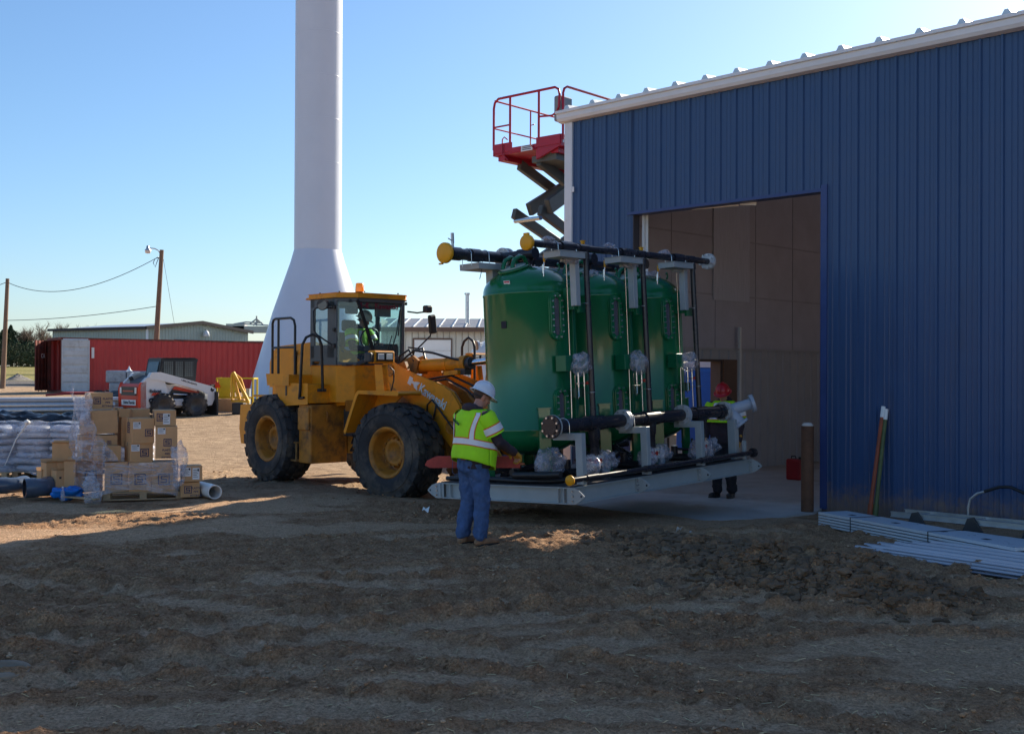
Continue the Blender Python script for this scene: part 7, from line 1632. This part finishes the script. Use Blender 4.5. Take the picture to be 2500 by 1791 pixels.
def hat(par, Mh, m, stickers=()):
    g = G(); rows = []
    for i in range(13):
        t = i / 12; th = R(90 * t); rr = math.sin(th) if i else 0.001
        rows.append([Mh @ V((.112 * rr * math.cos(2 * math.pi * k / 36), .135 * rr * math.sin(2 * math.pi * k / 36), .045 + .125 * math.cos(th) + .008 * max(0, math.cos(4 * math.pi * k / 36)) * rr * (1 - t))) for k in range(37)])
    for dr, dz in ((.010, -.008), (.028, -.018), (.030, -.024), (.005, -.012)):
        rows.append([Mh @ V(((.112 + dr) * math.cos(2 * math.pi * k / 36), (.135 + dr + (.03 * max(0, math.sin(2 * math.pi * k / 36)) if dr > .02 else 0)) * math.sin(2 * math.pi * k / 36), .045 + dz)) for k in range(37)])
    g.grid(rows, flip=False); h = g.build('hard_hat', m, par)
    g = G(); g.tube([Mh @ V((0, .12 * math.cos(R(a)) * 1.13, .05 + .128 * math.sin(R(a)))) for a in range(12, 170, 12)], .009, 8); g.build('hat_ridge', m, h)
    g = G(); g.tube([Mh @ V((.098 * math.cos(R(a)), .115 * math.sin(R(a)), -.005 - .02 * (1 if a < 0 else 0))) for a in range(-160, -19, 20)], .006, 6); g.build('hat_strap', M_black, h)
    return h
def eyes(par, Mh):
    for s_ in (-1, 1):
        g = G(); ell(g, Mh @ V((s_ * .030, .083, .008)), (.010, .007, .007), 8); g.build('eye', M_ink, par)
def torso_fn(rings, cf=0.0):
    zs = [r_[0] for r_ in rings]
    def f(th, z, off=0.0, wr=.008, seed=0):
        a = np.interp(z, zs, [r_[1] for r_ in rings]); b = np.interp(z, zs, [r_[2] for r_ in rings]); c = np.interp(z, zs, [r_[3] for r_ in rings])
        ct, st = math.cos(th), math.sin(th); x = math.copysign(abs(ct) ** .85, ct) * a; y = math.copysign(abs(st) ** .85, st) * b + c
        w = wr * (mnoise.noise(V((x * 9, y * 9, z * 5 + seed))) + .6 * mnoise.noise(V((x * 20, y * 20, z * 7 + seed))))
        n_ = V((ct / max(a, .02), st / max(b, .02), 0)).normalized(); return V((x, y, z)) + n_ * (w + off)
    return f
def band(fn, z0f, z1f, off, name, m, par, t0=0, t1=2 * math.pi, n=72):
    g = G(); rows = []
    for i in range(5):
        rows.append([fn(t0 + (t1 - t0) * k / n, z0f(t0 + (t1 - t0) * k / n) + (z1f(t0 + (t1 - t0) * k / n) - z0f(t0 + (t1 - t0) * k / n)) * i / 4, off) for k in range(n + 1)])
    g.grid(rows); return g.build(name, m, par)
def worker(root_m, label, J, vest_m, pants_m, top_m, hat_m, glove, hatd, face_tilt, boots, fat=1.0, vest=True, seated=False, hair_m=None):
    o = empty('person', mtx=root_m, label=label, cat='person')
    K = {k: V(v) for k, v in J.items() if isinstance(v, tuple) and len(v) == 3 and not isinstance(v[0], tuple)}
    Mh = head(o, K['head'], face_tilt)
    # one continuous body
    g = G(); head_geo(g, Mh); cap(g, K['neck'], K['head'] + V((0, -.01, -.03)), .062, .056)
    ell(g, K['chest'], (.17 * fat, .11 * fat, .20)); ell(g, K['pelvis'], (.155 * fat, .115 * fat, .13)); cap(g, K['pelvis'], K['chest'], .13 * fat, .13 * fat)
    for s_ in 'RL':
        cap(g, K['chest'] + (K['sh' + s_] - K['chest']) * .5 + V((0, 0, .06)), K['sh' + s_], .07, .06); cap(g, K['sh' + s_], K['el' + s_], .050, .040); cap(g, K['el' + s_], K['wr' + s_], .040, .027)
        hd = (K['hd' + s_] - K['wr' + s_]); hand(g, K['wr' + s_], hd, K.get('up' + s_, V((0, 0, 1))), V((-1 if s_ == 'R' else 1, .3, 0)) * 1, K.get('curl', V((38, 0, 0))).x)
        cap(g, K['pelvis'] + V((.09 if s_ == 'R' else -.09, 0, -.02)), K['kn' + s_], .078, .055); cap(g, K['kn' + s_], K['an' + s_], .052, .038); cap(g, K['an' + s_] + V((0, -.03, -.05)), K['to' + s_], .035, .03)
    body = remesh(g.build('body', M_skin, o), .0105, 0, 1)
    eyes(o, Mh)
    # hair, hat
    g = G(); M3 = Mh.to_3x3()
    rows = []
    for i in range(9):
        th = math.pi * i / 8; rows.append([Mh @ (V((0, -.014, .028)) + V((.082 * math.sin(th) * math.cos(math.pi * k / 12), .092 * math.sin(th) * math.sin(math.pi * k / 12), .098 * math.cos(th)))) for k in range(25)])
    g.grid(rows, flip=True); hr = g.build('hair', hair_m or M_hair, o)
    hat(o, Mh @ Matrix.Rotation(R(hatd), 4, 'X'), hat_m)
    # trousers
    g = G(); ell(g, K['pelvis'] + V((0, 0, -.03)), (.205 * fat, .165 * fat, .17)); cap(g, K['pelvis'] + V((0, 0, .06)), K['pelvis'] + V((0, 0, .10)), .15 * fat, .15 * fat)
    for s_ in 'RL':
        hp = K['pelvis'] + V((.088 if s_ == 'R' else -.088, -.005, -.04)); cap(g, hp, K['kn' + s_], .118, .092); cap(g, K['kn' + s_], K['an' + s_] + V((0, 0, .05)), .088, .080); cap(g, K['an' + s_] + V((0, 0, .07)), K['an' + s_] + V((0, .0, .03)), .084, .084)
    tr = remesh(g.build('trousers', pants_m, o), .012, .048, 3)
    # boots
    for s_ in 'RL':
        g = G(); an, to = K['an' + s_], K['to' + s_]; cap(g, an, an + V((0, 0, -.04)), .058, .055); cap(g, an + V((0, -.03, -.055)), to, .046, .043); ell(g, to + V((0, .01, .0)), (.050, .06, .040)); b_ = remesh(g.build('boot', boots, o), .010, 0, 1)
        g = G(); d_ = (to - an); d_.z = 0; d_.normalize(); c_ = (an + to) / 2; zb = to.z - .045; L_ = (to - an).length
        sd_ = V((d_.y, -d_.x, 0)); pts = [c_ + d_ * u + sd_ * w for u, w in ((-.13, -.035), (-.10, -.045), (.05, -.052), (.14, -.035), (.155, 0), (.14, .035), (.05, .052), (-.10, .045), (-.13, .035))]
        g.prism([(p.x, p.y) for p in pts], 'z', zb, zb + .028); g.build('sole', M_black, b_)
    # top with sleeves
    rg = J['rings']; fn = torso_fn(rg)
    g = G(); zt = rg[-1][0]; zb = rg[0][0]; rows = []
    for i in range(25):
        z = zb + (zt - zb) * i / 24; rows.append([fn(2 * math.pi * k / 48, z, -.014) for k in range(49)])
    rows.append([V((0, rg[-1][3], zt + .01))] * 49); rows.insert(0, [V((0, rg[0][3], zb))] * 49); g.grid(rows)
    for s_ in 'RL':
        cap(g, K['sh' + s_] + (V((0, 0, 0)) - K['sh' + s_]).normalized() * .02, K['el' + s_], .082, .062); cap(g, K['el' + s_], K['wr' + s_], .062, .047)
    if J.get('hood', True): ell(g, K['neck'] + V((0, -.075, .02)), (.125, .085, .062), rot=(-25, 0, 0)); ell(g, K['neck'] + V((0, -.02, .015)), (.10, .09, .045))
    ho = remesh(g.build('hooded_top', top_m, o), .011, .022, 2)
    if glove is not None:
        for s_ in 'RL':
            g = G(); hand(g, K['wr' + s_], K['hd' + s_] - K['wr' + s_], K.get('up' + s_, V((0, 0, 1))), V((-1 if s_ == 'R' else 1, .3, 0)), K.get('curl', V((38, 0, 0))).x, 1.10, 1.5); cap(g, K['wr' + s_] - (K['hd' + s_] - K['wr' + s_]).normalized() * .05, K['wr' + s_], .048, .042, 12); remesh(g.build('glove', glove, o), .0065, 0, 1)
    if vest:
        hem = J.get('hem', lambda th: zb + .08)
        g = G(); rows = []; zmax = J.get('vtop', zt)
        for i in range(29):
            row = []
            for k in range(73):
                th = 2 * math.pi * k / 72; z0 = hem(th); z = z0 + (zmax - z0) * i / 28; row.append(fn(th, z, .012 + .035 * (1 - i / 28) ** 2, .012))
            rows.append(row)
        g.grid(rows); ve = g.build('vest', vest_m, o); so = ve.modifiers.new('thick', 'SOLIDIFY'); so.thickness = .006
        for s_ in 'RL':
            a, b = K['sh' + s_], K['el' + s_]; d_ = (b - a); g = G(); N_ = 9
            g.tube([a - d_ * .12 + V((0, 0, .0))] + [a + d_ * t for t in (0, .2, .4, .62, .72)], [.082, .105, .108, .106, .108, .112], 28, caps=False); sl = g.build('vest_sleeve', vest_m, o); q_ = sl.modifiers.new('folds', 'DISPLACE'); q_.texture = _tex; q_.strength = .02; q_.texture_coords = 'LOCAL'; q_.mid_level = .5
            for (t0, t1, rr, m_, nm) in ((.34, .66, .1115, M_orng, 'sleeve_edging'), (.38, .62, .1145, M_silver, 'sleeve_tape')):
                g = G(); g.tube([a + d_ * t for t in (t0, (t0 + t1) / 2, t1)], rr, 28, caps=False); t_ = g.build(nm, m_, sl); q_ = t_.modifiers.new('folds', 'DISPLACE'); q_.texture = _tex; q_.strength = .02; q_.texture_coords = 'LOCAL'; q_.mid_level = .5
        def fnv(th, z, off): 
            z0 = hem(th); t = (z - z0) / (zmax - z0); return fn(th, z, .012 + .035 * (1 - t) ** 2 + off, .012)
        zb_ = J.get('bandz', 1.12); sl_ = J.get('bandslope', 0); bz = lambda th: zb_ + sl_ * math.sin(th)
        band(fnv, lambda t: bz(t) - .042, lambda t: bz(t) + .042, .005, 'orange_edging', M_orng, ve)
        band(fnv, lambda t: bz(t) - .030, lambda t: bz(t) + .030, .009, 'reflective_band', M_silver, ve)
        for th0, th1 in J.get('straps', ()):
            for (hw_, off, m_, nm) in ((.040, .005, M_orng, 'orange_edging'), (.028, .009, M_silver, 'shoulder_tape')):
                rows = []
                for i in range(24):
                    t = i / 23; z = bz(th0) + .03 + (zmax - .035 - bz(th0) - .03) * t; th = th0 + (th1 - th0) * t ** 2.2; a_ = np.interp(z, [r_[0] for r_ in rg], [r_[1] for r_ in rg]); dt = hw_ / max(.10, a_)
                    rows.append([fnv(th + dt * (2 * k / 6 - 1), z, off) for k in range(7)])
                g = G(); g.grid(rows); g.build(nm, m_, ve)
    return o, K, fn
rings_std = [(.84, .215, .17, .0), (1.0, .232, .185, .01), (1.12, .225, .18, .01), (1.25, .222, .165, .0), (1.36, .228, .148, -.005), (1.43, .215, .128, -.005), (1.475, .16, .105, 0), (1.51, .095, .085, .01)]
h_ = V((.75, .66, 0)).normalized(); r_ = V((.66, -.75, 0)).normalized()
G0 = gz(-.40, 12.75)
WM = basis((-.408, 12.41, gz(-.41, 12.41) - .01), r_, h_, (0, 0, 1)) @ Matrix.Scale(.985, 4)
J1 = dict(pelvis=(0, -.01, .93), chest=(0, -.02, 1.28), neck=(0, .03, 1.47), head=(0, .11, 1.625),
          shR=(.205, .0, 1.415), elR=(.275, .12, 1.14), wrR=(.205, .40, 1.01), hdR=(.165, .52, .94), shL=(-.205, 0, 1.415), elL=(-.28, .12, 1.15), wrL=(-.15, .36, 1.03), hdL=(-.10, .47, .97),
          knR=(.105, .035, .50), anR=(.115, .0, .10), toR=(.15, .17, .045), knL=(-.095, .01, .50), anL=(-.105, -.06, .10), toL=(-.115, .10, .045), upR=(-.1, .5, .85), upL=(.1, .5, .85), curl=(42, 0, 0),
          rings=rings_std, hem=lambda th: .885 - .075 * math.sin(th), bandz=1.10, bandslope=-.05, straps=((-.95, -.55), (-2.2, -2.6)), vtop=1.49)
M_whiteh = mat('white_hard_hat', (.72, .75, .80), .25, var=.05, dirt=(.45, .46, .48), damt=.2, dscale=12)
w1, K1, fn1 = worker(WM, 'worker in lime vest, white hard hat and blue jeans holding the red timber', J1, M_vest, M_jean, M_hood, M_whiteh, M_glove, -2, (-26, 0, -14), M_boot, 1.0)
# lettering on the yoke, patch on the jeans
p_ = fn1(-1.86, 1.35, .034); n_ = V((math.cos(-1.86), math.sin(-1.86), .12)).normalized()
text_obj('Work Zone', .040, 'vest_lettering', mat('green_ink', (.01, .10, .03), .7), w1, basis(p_, V((0, 0, 1)).cross(n_), n_.cross(V((0, 0, 1)).cross(n_)), n_) @ Matrix.Rotation(R(-14), 4, 'Z'), bold=.002)
g = G(); g.box((0, 0, 0), (.075, .03, .004)); g.build('leather_patch', mat('dark_patch', (.13, .02, .03), .7), w1, basis((.045, -.188, .955), (1, 0, 0), (0, 0, 1), (0, -1, 0)))
for sx in (.095, -.095):
    g = G(); g.tube([(sx - .06, -.172, .93), (sx - .055, -.182, .80), (sx, -.188, .77), (sx + .055, -.178, .80), (sx + .06, -.166, .93)], .003, 5); g.build('back_pocket', mat('denim_seam', (.05, .09, .20), .9), w1)
# person with the red hard hat behind the far end of the skid
pz = at(1768, 1203, 18.9)
h2 = V((-.45, -.89, 0)).normalized(); r2 = V((h2.y, -h2.x, 0))
J2 = dict(J1); J2.update(head=(0, .09, 1.60), elR=(.27, .02, 1.13), wrR=(.27, .12, .90), hdR=(.26, .16, .80), elL=(-.27, .02, 1.13), wrL=(-.27, .12, .90), hdL=(-.26, .16, .80), upR=(.9, .3, 0), upL=(-.9, .3, 0), straps=((1.2, 1.1), (1.94, 2.04)), bandslope=0, hem=lambda th: 1.16, bandz=1.24)
M_redh = mat('red_hard_hat', (.45, .012, .02), .3, var=.05)
worker(basis((pz.x, 18.9, ST), r2, h2, (0, 0, 1)) @ Matrix.Diagonal((1.04, 1.04, 1.07, 1)), 'worker in red hard hat and lime vest, half hidden behind the skid end', J2, M_vest, M_dpant, M_hood, M_redh, M_glove, 0, (-24, 0, 0), M_black)
# driver in the cab
J3 = dict(pelvis=(0, 0, .12), chest=(0, .06, .42), neck=(0, .11, .62), head=(0, .17, .765),
          shR=(.20, .06, .56), elR=(.27, .16, .30), wrR=(.16, .38, .26), hdR=(.12, .47, .26), shL=(-.20, .06, .56), elL=(-.26, .18, .32), wrL=(-.12, .42, .34), hdL=(-.08, .50, .36),
          knR=(.14, .42, .10), anR=(.14, .50, -.05), toR=(.15, .60, -.06), knL=(-.14, .42, .10), anL=(-.14, .50, -.05), toL=(-.15, .60, -.06), upR=(0, 0, 1), upL=(0, 0, 1), curl=(45, 0, 0),
          rings=[(.06, .20, .16, .0), (.20, .205, .165, .02), (.35, .21, .16, .04), (.47, .215, .145, .055), (.54, .20, .125, .06), (.60, .15, .10, .075), (.64, .09, .085, .09)], hem=lambda th: .10, bandz=.27, straps=((1.1, 1.1), (2.0, 2.0), (-1.1, -1.1), (-2.0, -2.0)), vtop=.62)
dm = LM @ basis((-.64, -.02, 2.06), (0, -1, 0), (1, 0, 0), (0, 0, 1))
M_tanh = mat('cream_hard_hat', (.85, .78, .68), .35, var=.06)
worker(dm @ Matrix.Rotation(R(12), 4, 'Z'), 'driver in lime vest and pale hard hat seated inside the loader cab', J3, M_vest, M_dpant, M_hood, M_tanh, None, 0, (-22, 0, 22), M_black)
